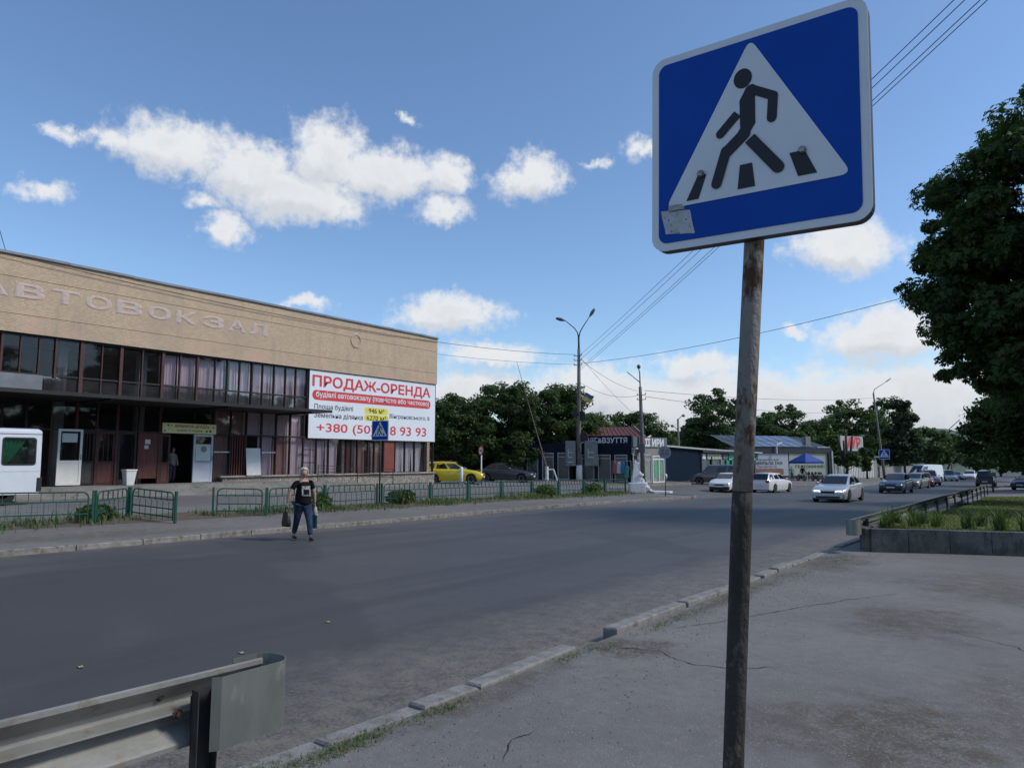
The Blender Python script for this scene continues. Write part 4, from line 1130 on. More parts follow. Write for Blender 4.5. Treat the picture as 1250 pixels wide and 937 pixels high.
def tree(name, label, x, y, H, ells, kind, nclump, nleaf, ls, rc=.9, trunk=.25, group='trees behind the street', chestnut=False, cat='tree', low=None):
    """ells: ellipsoids (dx, dy, z, rx, ry, rz); clumps fill their outer half, leaves fill the clumps"""
    z0 = g(x, y)
    t = thing(name, label, cat, (x, y, z0), 0, group)
    E = np.array(ells, float); vol = E[:, 3] * E[:, 4] * E[:, 5]; vol = vol / vol.sum()
    idx = rng.choice(len(E), nclump, p=vol)
    d = rng.normal(0, 1, (nclump, 3)); d /= np.linalg.norm(d, axis=1)[:, None]
    rad = rng.uniform(.25, 1, nclump) ** .45
    C = E[idx, :3] + d * E[idx, 3:6] * rad[:, None]
    if low is not None: C = C[C[:, 2] > low]
    nclump = len(C)
    sz = rc * rng.uniform(.55, 1.3, nclump)
    ci = rng.integers(0, nclump, nleaf)
    dd = rng.normal(0, 1, (nleaf, 3)); dd /= np.linalg.norm(dd, axis=1)[:, None]
    rr_ = rng.uniform(0, 1, nleaf) ** .4
    p = C[ci] + dd * rr_[:, None] * sz[ci][:, None] * np.array([1, 1, .62])
    # leaf orientation: roughly level plates drooping outwards, random spin
    nrm = dd * .7 + rng.normal(0, .55, (nleaf, 3)) + np.array([0, 0, .7]); nrm /= np.linalg.norm(nrm, axis=1)[:, None]
    a = np.cross(nrm, rng.normal(0, 1, (nleaf, 3))); a /= np.linalg.norm(a, axis=1)[:, None]; b = np.cross(nrm, a)
    s = ls * rng.uniform(.6, 1.3, nleaf)
    lm = (rng.uniform(0, 1, nclump) < .38).astype(int)[ci]
    flip = rng.uniform(0, 1, nleaf) < .15; lm = np.where(flip, 1 - lm, lm)
    if chestnut:
        Q = []; M_ = []
        for k in range(5):
            th = (k - 2) * .62 + rng.normal(0, .12, nleaf)
            u = a * np.cos(th)[:, None] + b * np.sin(th)[:, None]; v = -a * np.sin(th)[:, None] + b * np.cos(th)[:, None]
            L_ = (s * (1 - .13 * abs(k - 2)))[:, None]
            droop = nrm * L_ * .22
            Q.append(np.stack([p, p + u * L_ * .62 + v * L_ * .17, p + u * L_ - droop, p + u * L_ * .62 - v * L_ * .17], 1)); M_.append(lm)
        Q = np.concatenate(Q); lm = np.concatenate(M_)
    else:
        s = s[:, None]
        Q = np.stack([p - a * s * .5, p + b * s * .32, p + a * s * .55 - nrm * s * .12, p - b * s * .32], 1)
    quads_obj('crown', Q, LM[kind], lm, parent=t)
    # trunk and limbs
    tm = MB(); top = Vector((E[:, 0].mean(), E[:, 1].mean(), max(2., (E[:, 2] + E[:, 5] * .35).max())))
    pts = [Vector((0, 0, -.2)), Vector((0, 0, top.z * .18)), Vector((top.x * .25, top.y * .25, top.z * .45)), Vector((top.x * .6, top.y * .6, top.z * .75)), top]
    tm.tube(pts, [trunk * 1.25, trunk, trunk * .8, trunk * .5, trunk * .12], 8)
    for i in range(min(22, nclump)):
        c = Vector(C[rng.integers(0, nclump)]); h = max(.22 * top.z, min(c.z - .5, top.z * .85) * .8)
        k = h / top.z; st = Vector((top.x * k * .8, top.y * k * .8, h)); mid = st.lerp(c, .5) + Vector((rng.normal(0, .2), rng.normal(0, .2), .1 * (c - st).length))
        tm.tube([st, mid, c], [trunk * .36 * (1 - k * .6), trunk * .2 * (1 - k * .5), .02], 5)
    tm.build('trunk', m_bark, t, smooth=True)
    return t
G1 = 'trees behind the station lot'
tree('broad_tree', 'dark tree right beside the end wall of the bus station', -41, 47.5, 7, [(0, 0, 4.4, 3.4, 3.4, 2.9), (-2.5, 1, 4.0, 2.5, 3, 2.3)], 'dark', 120, 24000, .26, .95, group=G1, low=.9)
tree('broad_tree', 'tall dark tree behind the yellow and the dark parked car', -38.8, 51.5, 9, [(0, 0, 5.6, 3.4, 3.6, 3.3), (1.5, -.6, 3.4, 2.6, 2.5, 2.2)], 'dark', 140, 30000, .26, .95, group=G1, low=.9)
tree('broad_tree', 'tall dark tree behind the raised barrier pole', -36.4, 55.6, 9, [(0, 0, 5.7, 3.4, 3.4, 3.3), (1.4, 1, 4.0, 2.6, 2.5, 2.4)], 'dark', 130, 28000, .26, .95, group=G1, low=2.2)
tree('broad_tree', 'lower mid green tree just left of the double lamp pole', -37.0, 62.5, 7, [(0, 0, 4.4, 2.9, 3, 2.4), (1.6, .5, 3.6, 2.0, 2, 2.0)], 'mid', 90, 16000, .26, .85, group=G1, low=2.5)
tree('broad_tree', 'dark tree far behind the banner corner, reaching to the left of its group', -51, 56.5, 8, [(0, 0, 4.8, 4.0, 4, 3.2)], 'dark', 80, 11000, .36, 1.0, group=G1, low=.5)
tree('broad_tree', 'round dark tree over the red roof of the clothes shop', -44.2, 87, 9, [(0, 0, 5.6, 4.2, 4.2, 3.3), (3, 0, 4, 3, 3, 2.5)], 'dark', 90, 11000, .42, 1.1)
tree('broad_tree', 'large round dark tree left of the rusty sign pole', -38.5, 103, 13, [(0, 0, 7.6, 4.6, 4.6, 5.2), (-2, 0, 5, 4.0, 4, 4)], 'dark', 130, 14000, .45, 1.2, low=2)
tree('broad_tree', 'tree half hidden behind the rusty sign pole', -36.2, 119, 11, [(0, 0, 6.2, 3.8, 3.8, 4.3)], 'dark', 70, 7000, .48, 1.2, low=2)
tree('broad_tree', 'loose airy tree above the solar panel roof', -34.8, 124, 12, [(0, 0, 7.3, 4.4, 4.4, 4.6), (2, 0, 5.0, 4, 4, 3.4)], 'mid', 90, 8000, .5, 1.1, low=2)
tree('broad_tree', 'small light tree above the right end of the solar panels', -33.2, 144, 11, [(0, 0, 6.9, 3.6, 3.6, 4.2)], 'mid', 60, 5500, .55, 1.2, low=2)
tree('broad_tree', 'wide dark tree behind the red and white shop sign', -31.6, 163, 16, [(0, 0, 9.5, 6.0, 5.6, 6.3), (-4, 0, 7.5, 5, 5, 4.6)], 'dark', 150, 14000, .6, 1.5, low=2)
tree('broad_tree', 'tall dark tree rising right behind the leaning lamp pole', -26.6, 174, 17, [(0, 0, 10.5, 4.8, 4.8, 6.7), (1, 0, 6.5, 5.5, 5, 5)], 'dark', 130, 12000, .62, 1.5, low=2)
tree('broad_tree', 'mid green tree down the street behind the parked van', -22.3, 201, 12, [(0, 0, 7.0, 6.0, 5, 5.0)], 'mid', 90, 8000, .7, 1.5, low=1)
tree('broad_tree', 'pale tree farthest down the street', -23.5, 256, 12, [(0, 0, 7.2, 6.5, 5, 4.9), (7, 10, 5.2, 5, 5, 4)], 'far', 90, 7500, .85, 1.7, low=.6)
tree('broad_tree', 'low bushy tree behind the dark blue pavilion', -45, 104.5, 7.4, [(0, 0, 4.0, 3.8, 3.8, 3.3), (6, 3, 3.8, 3.6, 3, 2.7)], 'mid', 70, 6500, .5, 1.2)
tree('broad_tree', 'dark tree across the end of the street under the ridge', -9.5, 240, 9, [(0, 0, 5.0, 7.0, 5, 4.0), (10, -6, 6, 8, 6, 5.4)], 'dark', 110, 9000, .8, 1.6, low=.6)
# spruce with drooping tiers, and the pruned street tree
E_ = []
for k in range(9):
    f = k / 8; E_.append((0, 0, 3.5 + 10.8 * f, 3.1 * (1 - f) ** .7 + .7, 3.1 * (1 - f) ** .7 + .7, .55))
E_ += [(0, 0, 14.2, 2.0, 2.0, .8), (.3, 0, 11.5, 2.5, 2.5, .6)]
tree('spruce', 'dark ragged spruce with drooping tiers right of the leaning lamp pole', -21.8, 159, 15, E_, 'spruce', 110, 13000, .55, .85, .22, low=1.5)
t = tree('pruned_tree', 'small street tree with cut bare limbs sticking out above its green crown', -23.0, 113.0, 4, [(0, 0, 3.0, 2.1, 2.1, 1.15), (.9, 0, 2.6, 1.3, 1.3, .9)], 'mid', 45, 5000, .3, .6, .24, group='street trees by the shops')
mb = MB()
for (dx, dy, h) in ((-1.0, 0, 6.4), (.1, .2, 6.6), (1.0, -.1, 6.2), (-.2, -.2, 5.6)): mb.tube([(0, 0, 1.6), (dx * .6, dy, 3.4), (dx, dy, h)], [.24, .19, .14], 7)
mb.build('bare_limb', m_bark, t, smooth=True)
tree('dark_street_tree', 'narrow dark street tree in front of the pale wall left of the leaning lamp pole', -22.3, 124, 5, [(0, 0, 3.2, 1.1, 1.1, 2.0)], 'dark', 26, 2200, .36, .6, .16, group='street trees by the shops')

# the big chestnut at the right edge, and what grows behind it
tree('chestnut_tree', 'huge dark chestnut filling the right edge of the picture', 1.8, 33.5, 17, [(-2.2, -.5, 12.2, 2.8, 3, 2.7), (-.9, 0, 13.6, 2.8, 3, 2.3), (-2.7, 0, 8.8, 2.8, 3, 3), (-.3, 0, 11.0, 5.2, 5.5, 5.2), (-2.0, 0, 7.6, 4.2, 4.6, 3.2), (1.4, 0, 13.6, 3.4, 4.2, 3.0), (-4.0, .5, 10.4, 2.0, 2.4, 1.6), (.5, 0, 5.6, 4.0, 4, 2.4), (2.8, 0, 9, 4.2, 4.5, 5)],
     'dark', 560, 82000, .235, .75, .45, group='trees on the right side of the street', chestnut=True, low=3.2)
tree('lime_tree', 'lighter green tree with hanging boughs in front of the chestnut shade', .1, 45.0, 8, [(0, 0, 4.6, 3.4, 3.4, 3.1), (-1.6, 0, 2.8, 2.6, 2.4, 1.9), (2.5, -1, 3.6, 3.5, 3, 2.9)], 'mid', 165, 38000, .22, .8, .3, group='trees on the right side of the street', low=1.25)
tree('broad_tree', 'tree beyond the chestnut closing the view on the right', 2.5, 72, 17, [(0, 0, 8.5, 6.5, 6, 7.0), (-2.4, 2, 5.0, 4.4, 4, 3.6)], 'dark', 170, 30000, .33, 1.1, .4, group='trees on the right side of the street', low=.5)
tree('broad_tree', 'dark tree overhanging the road just past the chestnut', .9, 95, 14, [(0, 0, 7.5, 6.5, 6, 5.4), (-3.6, 0, 5.0, 4.0, 4, 2.6)], 'dark', 120, 12000, .5, 1.3, .35, group='trees on the right side of the street', low=2.2)
tree('broad_tree', 'dark tree further down on the right of the street', -1.0, 135, 13, [(0, 0, 7.0, 7, 6, 5.2)], 'dark', 100, 9000, .6, 1.4, .35, group='trees on the right side of the street', low=2.0)
# scrub in the fence strip
for (x, y, s_, lab) in ((-21.3, 9.3, .42, 'small dark bush in front of the minibus fence'), (-21.2, 16.6, .6, 'leafy bush beside the fence post right of the woman'), (-21.5, 21.3, .55, 'bush right of the slim crossing sign'), (-21.2, 31.6, .6, 'yellow-green bush under the barrier pole'), (-21.4, 36.8, .6, 'bush near the end of the fence')):
    n = 700; t_ = thing('bush', lab, 'bush', (x, y, g(x, y)), 0, 'bushes along the green fence')
    p = rng.normal(0, 1, (n, 3)); p /= np.linalg.norm(p, axis=1)[:, None]; p *= (rng.uniform(.2, 1, n) ** .5)[:, None] * np.array([s_, s_ * 1.3, s_ * .6]); p[:, 2] += s_ * .5
    a = rng.normal(0, 1, (n, 3)); a /= np.linalg.norm(a, axis=1)[:, None]; b = np.cross(a, rng.normal(0, 1, (n, 3))); b /= np.linalg.norm(b, axis=1)[:, None]; s = rng.uniform(.05, .11, n)[:, None]
    quads_obj('foliage', np.stack([p - a * s, p + b * s * .5, p + a * s, p - b * s * .5], 1), LM['mid'], (rng.uniform(0, 1, n) < .6).astype(int), parent=t_)
    sm = MB()
    for k in range(4): sm.tube([(0, 0, -.05), (rng.normal(0, .1), rng.normal(0, .1), s_ * .8)], [.012, .005], 4)
    sm.build('stems', m_bark, t_)

for (x, y, s_, lab) in ((-43.5, 55, 2.6, 'dense dark shrub in the shade behind the yellow car'), (-40, 61, 2.8, 'dense dark shrub in the shade behind the dark grey car'), (-49, 60, 3.0, 'dense dark shrub farthest left in the shade'), (-45, 67, 3.0, 'dense dark shrub deep in the shade behind the shop roof')):
    tree('shrub', lab, x, y, 3.2, [(0, 0, 1.5, s_ * 1.3, s_, 1.9)], 'dark', 60, 7000, .34, .8, .12, group='shrubs behind the station lot', cat='bush')
for (x, y, H_, lab) in ((24, -14, 13, 'tree beside the forecourt, behind the camera on the right'), (26, -2, 15, 'tree to the right of the forecourt, level with the camera'), (25, 10, 13, 'tree to the right of the planter'),
                        (22, 24, 15, 'tree at the far right side of the lawn'), (20, 35, 13, 'tree behind the lawn, right of the chestnut'), (21, 47, 15, 'second tree behind the lawn, right of the chestnut'), (19, 60, 14, 'third tree behind the lawn, right of the chestnut'), (20, 76, 15, 'last tree behind the lawn, right of the chestnut')):
    tree('broad_tree', lab, x, y, H_, [(0, 0, H_ * .45, 6.2, 6.8, H_ * .5), (0, 0, 1.6, 6, 7, 1.8)], 'dark', 110, 9000, .75, 1.6, .35, group='trees to the right of the forecourt', low=.3)
# ------------------------------------------------------------------ cars
def paint(name, c, metal=.0, rough=.28): 
    return M(name, c, tuple(x * .93 for x in c), sc=1.5, rough=rough, metal=metal, coat=.6, c3=tuple(x * .8 + .01 for x in c), rsc=2.5, rthr=.68, rw=.15)
m_cglass = M('car_glass', (.012, .015, .018), rough=.06, spec=.9)
m_tyre = M('tyre_rubber', (.018, .018, .018), rough=.85)
m_rim = M('alloy_rim', (.38, .39, .40), (.28, .29, .30), sc=9, rough=.35, metal=.7)
m_dkplast = M('black_plastic', (.02, .02, .022), rough=.6)
m_plate = M('number_plate_white', (.65, .65, .63), rough=.5)
m_hl = M('headlamp_glass', (.5, .52, .55), (.3, .32, .34), sc=12, rough=.12, spec=.8)
m_hl_on = M('headlamp_lit', (.8, .85, .9), rough=.2, emit=(.85, .93, 1.0), es=1.3)
m_tl = M('tail_lamp_red', (.22, .012, .01), rough=.2, spec=.7)


def interp(P, x):
    if x <= P[0][0]: return P[0][1]
    for (a, b), (c, d) in zip(P[:-1], P[1:]):
        if x <= c: return b + (d - b) * (x - a) / (c - a)
    return P[-1][1]


def car(name, label, x, y, rz, pt, L_=4.4, Wd=1.76, H=1.44, belt=None, cab=None, wheels=None, wr=.31, lit=False, cat='car', group=None, wins=None, sill=.2, dark_low=False, rack=False, zoff=-DROP, plate=True, scale=1.0):
    z = g(x, y, zoff)
    t = thing(name, label, cat, (x, y, z), rz, group)
    t.scale = (scale,) * 3
    h = L_ / 2
    belt = belt or [(-h, .80), (-h + .12, .92), (-h + .9, .98), (0, .96), (h - 1.2, .93), (h - .55, .82), (h - .12, .68), (h, .60)]
    wheels = wheels or (-h + .85, h - .82)
    cab = cab or (-h + .25, -h + .75, h - 2.0, h - 1.25)      # rear base, rear top, screen top, screen base
    ra = wr + .055
    xs = sorted(set([round(-h + L_ * i / 36, 3) for i in range(37)] + [round(w + ra * math.cos(math.pi * k / 10), 3) for w in wheels for k in range(11)] + [-h + .03, h - .03]))
    def halfw(x_):
        e = max(0, (abs(x_) - (h - .75)) / .75); return Wd / 2 * (1 - .17 * e ** 2.2)
    def zb(x_):
        z_ = sill + max(0, (abs(x_) - (h - .4)) * .12)
        for w in wheels:
            d = abs(x_ - w)
            if d < ra: z_ = max(z_, wr + math.sqrt(max(0, ra * ra - d * d)))
        return z_
    rows = []
    for x_ in xs:
        w = halfw(x_); b = interp(belt, x_); z0 = zb(x_)
        prof = [(w * .95, z0), (w * .992, max(z0 + .015, .33)), (w * 1.0, max(z0 + .03, b - .36)), (w * .99, max(z0 + .04, b - .13)), (w * .95, b - .035), (w * .86, b), (w * .4, b + .02), (0, b + .028)]
        rows.append([(x_, -a, q) for a, q in prof] + [(x_, a, q) for a, q in reversed(prof[:-1])])
    mb = MB().grid(rows)
    for r_, s_ in ((rows[0], 1), (rows[-1], -1)):
        n = len(r_); mb.add(r_, [tuple(range(n))[::s_]])
    body = mb.build('body', pt, t, smooth=False, fix=True)
    me = body.data
    me.polygons.foreach_set('use_smooth', [len(p.vertices) == 4 for p in me.polygons])
    MB().box(-h + .1, h - .1, -Wd / 2 + .24, Wd / 2 - .24, sill - .02, .62).build('underbody', m_dkplast, t)
    # cabin
    rb, rt, ft, fb = cab; wb, wt = Wd / 2 * .87, Wd / 2 * .70
    if H > 1.75: wt = Wd / 2 * .80; wb = Wd / 2 * .93
    zr, zf = interp(belt, rb) - .02, interp(belt, fb) - .02
    S_ = [(rb, wb * .93, zr, wb * .80, zr + .015), (rt, wb, interp(belt, rt) - .02, wt * .96, H - .045), ((rt + ft) / 2, wb, interp(belt, (rt + ft) / 2) - .02, wt, H), (ft, wb, interp(belt, ft) - .02, wt * .97, H - .05), (fb, wb * .9, zf, wb * .80, zf + .015)]
    rows = []
    for (x_, yb, zb_, yt, zt) in S_:
        rows.append([(x_, -yb, zb_), (x_, -yt, zt - .03 if zt > 1.1 else zt), (x_, -yt * .82, zt + (.012 if zt > 1.1 else 0)), (x_, 0, zt + (.03 if zt > 1.1 else .005)), (x_, yt * .82, zt + (.012 if zt > 1.1 else 0)), (x_, yt, zt - .03 if zt > 1.1 else zt), (x_, yb, zb_)])
    cb = MB().grid(rows).build('roof', pt, t, smooth=True, fix=True)
    ed = cb.modifiers.new('split', 'EDGE_SPLIT'); ed.split_angle = R(28)
    # glazing
    def quadpatch(nm, p00, p10, p11, p01, off, parent=t):
        p = [Vector(q) for q in (p00, p10, p11, p01)]; nr = (p[1] - p[0]).cross(p[3] - p[0]).normalized() * off
        p = [q + nr for q in p]
        return MB().add(p, [(0, 1, 2, 3)]).build(nm, m_cglass, parent)
    def scr(xa, ya, za, xb, yb, zb2, nm, off):
        # from base (a) to top (b)
        A = lambda s_, t_: (xa + (xb - xa) * t_, s_ * (ya + (yb - ya) * t_), za + (zb2 - za) * t_)
        quadpatch(nm, A(-.93, .07), A(.93, .07), A(.93, .9), A(-.93, .9), off)
    scr(fb, wb * .85, zf + .015, ft, wt * .95, H - .03, 'windscreen', .012)
    scr(rb, wb * .85, zr + .015, rt, wt * .93, H - .03, 'rear_window', -.012)
    wins = wins or [(.02, .40), (.44, .76), (.79, 1.0)]
    def side_pt(u, t_, s_):
        # u along the glasshouse, t height
        xb_ = rb + (fb - rb) * u; xt_ = rt + (ft - rt) * u
        x_ = xb_ + (xt_ - xb_) * t_; bz = interp(belt, xb_)
        e = .93 if u < .03 or u > .97 else 1
        yb_ = wb * (.955 if (u < .06 or u > .94) else 1.0); 
        return (x_, s_ * (yb_ + (wt * .985 - yb_) * t_ + .012), bz + (H - .06 - bz) * t_)
    for s_ in (-1, 1):
        for (u0, u1) in wins:
            q = [side_pt(u0 + .012, .09, s_), side_pt(u1 - .012, .09, s_), side_pt(u1 - .012, .86, s_), side_pt(u0 + .012, .86, s_)]
            if s_ > 0: q = q[::-1]
            MB().add(q, [(0, 1, 2, 3)]).build('side_window', m_cglass, t)
        for u in (wins[-1][0] - .015, wins[-2][0] - .01 if len(wins) > 1 else .5):
            xb_ = rb + (fb - rb) * u; bz = interp(belt, xb_)
            MB().box(xb_ - .14, xb_ + .0, s_ * (Wd / 2 * .992) - .012, s_ * (Wd / 2 * .992) + .014, bz - .2, bz - .17).build('door_handle', pt, t)
            MB().beam((xb_ + .06, s_ * (Wd / 2 * 1.0), .3), (xb_ + .06, s_ * (Wd / 2 * .985), bz - .04), .008, .008, up=(1, 0, 0)).build('door_gap', m_dkplast, t)
        MB().ball((fb - .28, s_ * (Wd / 2 * .95 + .06), interp(belt, fb - .3) + .07), (.07, .1, .065), 8).build('door_mirror', pt if not dark_low else m_dkplast, t, smooth=True)
        # lamps
        zl = interp(belt, h - .1) - .06; wf = halfw(h - .05)
        MB().add([(h - .04, s_ * wf * .45, zl - .05), (h - .06, s_ * wf * .93, zl - .04), (h - .28, s_ * halfw(h - .28) * 1.006, zl + .02), (h - .25, s_ * wf * .9, zl + .085), (h - .08, s_ * wf * .5, zl + .035), (h + .012, s_ * wf * .46, zl - .05), (h + .008, s_ * wf * .9, zl - .04), (h - .05, s_ * wf * .9, zl + .045), (h - .0, s_ * wf * .5, zl + .03)],
                 [(5, 6, 7, 8), (6, 2, 3, 7), (8, 7, 3, 4), (0, 5, 8, 4), (0, 1, 6, 5), (1, 2, 6)]).build('headlight', m_hl_on if lit else m_hl, t)
        zt_ = interp(belt, -h + .1) - .1
        MB().box(-h - .008, -h + .1, s_ * halfw(-h + .05) * .97 - s_ * .22, s_ * halfw(-h + .05) * .985, zt_ - .1, zt_ + .08).build('tail_light', m_tl, t, bevel=.012)
        for w in wheels:
            yc = s_ * (Wd / 2 - .105)
            wh = MB().lathe([(wr * .62, -.1), (wr * .97, -.1), (wr, -.06), (wr, .06), (wr * .97, .1), (wr * .62, .1)], (w, yc, wr), 20, ax='y').build('wheel', m_tyre, t, smooth=False)
            rm = MB().lathe([(.03, s_ * .06), (wr * .25, s_ * .065), (wr * .6, s_ * .085), (wr * .64, s_ * .103), (wr * .6, s_ * .11)] if False else [(wr * .63, s_ * .06), (wr * .63, s_ * .104), (wr * .56, s_ * .1), (wr * .5, s_ * .07), (.05, s_ * .085), (.001, s_ * .085)], (w, yc, wr), 20, ax='y')
            rim = rm.build('rim', m_rim, wh)
            sp_ = MB()
            for k in range(5):
                a = 2 * math.pi * k / 5; sp_.beam((w, yc + s_ * .088, wr), (w + wr * .55 * math.cos(a + .6), yc + s_ * .095, wr + wr * .55 * math.sin(a + .6)), .03, .05, up=(0, 1, 0))
    zg = interp(belt, h - .05)
    MB().box(h - .03, h + .014, -.34, .34, zg - .13, zg - .02).build('grille', m_dkplast, t, bevel=.01)
    MB().box(h - .05, h + .012, -Wd * .33, Wd * .33, .26, .36).build('lower_grille', m_dkplast, t, bevel=.01)
    if plate:
        MB().box(h + .0, h + .02, -.26, .26, .40, .51).build('number_plate', m_plate, t)
        MB().box(-h - .02, -h + .0, -.26, .26, .5, .61).build('number_plate', m_plate, t)
    if dark_low: MB().box(-h - .004, h + .006, -Wd / 2 * .84, Wd / 2 * .84, .22, .42).build('bumper_band', m_dkplast, t, bevel=.01)
    if rack:
        for s_ in (-1, 1): MB().tube([(rt, s_ * wt * .8, H + .0), (rt + .12, s_ * wt * .8, H + .05), (ft - .12, s_ * wt * .8, H + .05), (ft, s_ * wt * .8, H - .0)], .013, 5).build('roof_rail', m_dkplast, t)
    return t


p_yel = paint('yellow_paint', (.62, .50, .02)); p_wht = paint('white_paint', (.70, .71, .72)); p_sil = paint('silver_paint', (.50, .53, .56), .35)
p_dk = paint('dark_grey_paint', (.05, .055, .065), .3); p_brn = paint('brown_grey_paint', (.13, .12, .115), .3); p_red = paint('dark_red_paint', (.25, .045, .035))
p_blu = paint('dark_blue_paint', (.03, .045, .075), .3); p_blk = paint('black_paint', (.018, .019, .021)); p_grn = paint('grey_green_paint', (.18, .19, .18), .3)
SED = lambda L_: dict(L_=L_, belt=[(-L_ / 2, .74), (-L_ / 2 + .08, .95), (-L_ / 2 + .8, 1.0), (0, .97), (L_ / 2 - 1.35, .95), (L_ / 2 - .6, .84), (L_ / 2 - .12, .70), (L_ / 2, .60)],
                      cab=(-L_ / 2 + .45, -L_ / 2 + 1.15, L_ / 2 - 2.25, L_ / 2 - 1.4), wins=[(.10, .46), (.50, .93)])
WAG = lambda L_, H=1.48: dict(L_=L_, H=H, belt=[(-L_ / 2, .72), (-L_ / 2 + .06, .95), (-L_ / 2 + .5, 1.0), (0, .97), (L_ / 2 - 1.25, .95), (L_ / 2 - .5, .84), (L_ / 2 - .1, .70), (L_ / 2, .62)],
                      cab=(-L_ / 2 + .06, -L_ / 2 + .42, L_ / 2 - 1.95, L_ / 2 - 1.15), wins=[(.03, .27), (.31, .61), (.65, .96)])
car('station_wagon', 'bright yellow estate car parked beyond the corner of the bus station', -32.75, 37.5, R(33), p_yel, **WAG(4.2), zoff=0, rack=True, dark_low=True)
car('sedan', 'dark grey car parked under the trees right of the yellow one', -33.1, 44.0, R(22), p_dk, **SED(4.4), zoff=0)
car('sedan', 'white saloon with a black bumper just left of the rusty sign pole', -19.25, 53.1, R(-84), p_wht, **SED(4.2), Wd=1.7, H=1.38, dark_low=True)
car('station_wagon', 'white estate car driving away, right behind the rusty sign pole', -16.75, 55.9, R(84), p_wht, **WAG(4.4), rack=True)
car('sedan', 'silver saloon with lit headlights coming down the road', -9.35, 43.6, R(-91), p_sil, **SED(4.8), Wd=1.85, H=1.47, lit=True, wr=.33)
car('sedan', 'dark saloon with a pale bonnet following the silver one', -9.2, 62.3, R(-91), p_blu, **SED(4.5), Wd=1.72, H=1.42, dark_low=True, scale=1.05)
car('people_carrier', 'brown-grey people carrier parked in front of the shop with the green sign', -24.6, 65.2, R(197), p_brn, L_=4.5, Wd=1.85, H=1.86, belt=[(-2.25, .9), (-2.2, 1.1), (0, 1.12), (.95, 1.1), (1.6, 1.02), (2.1, .8), (2.25, .66)], cab=(-2.2, -2.05, .55, 1.25), wins=[(.03, .33), (.36, .66), (.69, .97)], wr=.34, sill=.26, zoff=-DROP)
car('sedan', 'white car half hidden behind the corner of the clothes shop', -31.0, 63.4, R(25), p_wht, **SED(4.3), zoff=-.1)
PK = 'cars parked along the kerb down the street'
car('sedan', 'dark green-grey car, first of the row parked down the street', -9.9, 78.0, R(-97), p_grn, **SED(4.4), group=PK)
car('hatchback', 'dark red hatchback parked second in the row down the street', -10.15, 86.2, R(-80), p_red, **WAG(3.9, 1.46), group=PK)
car('off_roader', 'dark off-road car with a pale roof before the white van', -10.7, 95.5, R(-75), p_sil, L_=4.5, Wd=1.85, H=1.75, belt=[(-2.25, .9), (-2.2, 1.08), (0, 1.1), (1.0, 1.06), (1.9, .98), (2.2, .8), (2.25, .7)], cab=(-2.2, -1.95, .4, 1.05), wins=[(.03, .3), (.34, .64), (.68, .96)], wr=.37, sill=.3, dark_low=True, group=PK)
car('van', 'long white high-roofed panel van parked down the street', -13.2, 113.0, R(-118), p_wht, L_=5.8, Wd=2.0, H=2.45, belt=[(-2.9, 1.0), (-2.88, 1.2), (0, 1.25), (1.7, 1.2), (2.3, 1.12), (2.75, .9), (2.9, .75)], cab=(-2.88, -2.82, 1.0, 2.2), wins=[(.74, .97)], wr=.36, sill=.32, cat='van', group=PK)
car('off_roader', 'silver off-road car parked behind the white van', -12.0, 131.0, R(-72), p_sil, **WAG(4.6, 1.75), wr=.36, sill=.3, group=PK)
car('sedan', 'small grey car, last of the parked row', -12.3, 147.0, R(-80), p_dk, **SED(4.4), group=PK)
car('sedan', 'distant white car coming towards the camera, with a pale load on its roof', -10.3, 148.0, R(-90), p_wht, **SED(4.5), scale=1.15)
car('off_roader', 'black off-road car driving away under the trees at the end of the guard rail', -5.1, 94.0, R(90), p_blk, **WAG(4.5, 1.72), wr=.37, sill=.3)
car('sedan', 'dark car cut by the right edge of the picture, under the chestnut', -.9, 77.0, R(-110), p_dk, **SED(4.6), zoff=0)

# ------------------------------------------------------------------ the white minibus with green curtains
m_bus = paint('minibus_white', (.66, .70, .74), rough=.35)
m_green = M('green_curtain', (.02, .26, .12), (.012, .17, .08), sc=4, rough=.85)
m_busint = M('minibus_inside', (.035, .045, .04), rough=.9)
m_bglass = glass_mat('minibus_glass', (.72, .80, .76), base=.1, refl=.6)
RZ = R(-90)                                 # nose towards the camera's left
mbx, mby = -26.9, 9.9
bus = thing('minibus', 'white minibus with green curtains in its square rear side window', 'minibus', (mbx, mby, g(mbx, mby) + .02), RZ)
bus.scale = (1, -1, 1)
# local: rear at x=0, nose at +x, near side at y=-1 ... the camera sees the y<0 side
Wb, Hb, Lb = 2.0, 2.46, 5.6
yS = 0.0
def wall_x(z):                # tumblehome of the near side
    return yS + .035 * max(0, (z - 1.1)) ** 1.5
win = [(.17, 1.12), (1.24, 2.4), (2.52, 3.7)]
zlo, zhi = 1.30, 2.18
xsb = sorted(set([0.0, .06, 4.2, 4.9, Lb] + [a for w in win for a in w])); zsb = [.34, .5, .9, 1.2, zlo, zhi, 2.3, 2.40]
side = MB()
for (x0, x1) in zip(xsb[:-1], xsb[1:]):
    for (z0, z1) in zip(zsb[:-1], zsb[1:]):
        if abs(z0 - zlo) < .01 and any(w[0] - .01 <= x0 and x1 <= w[1] + .01 for w in win): continue
        side.add([(x0, wall_x(z0), z0), (x1, wall_x(z0), z0), (x1, wall_x(z1), z1), (x0, wall_x(z1), z1)], [(0, 1, 2, 3)])
side.grid([[(x, wall_x(2.40), 2.40), (x, wall_x(2.4) + .05, 2.46), (x, wall_x(2.4) + .2, 2.50), (x, Wb / 2, 2.53), (x, Wb - .2, 2.5), (x, Wb - .04, 2.4), (x, Wb, .34)] for x in (0.06, Lb)])
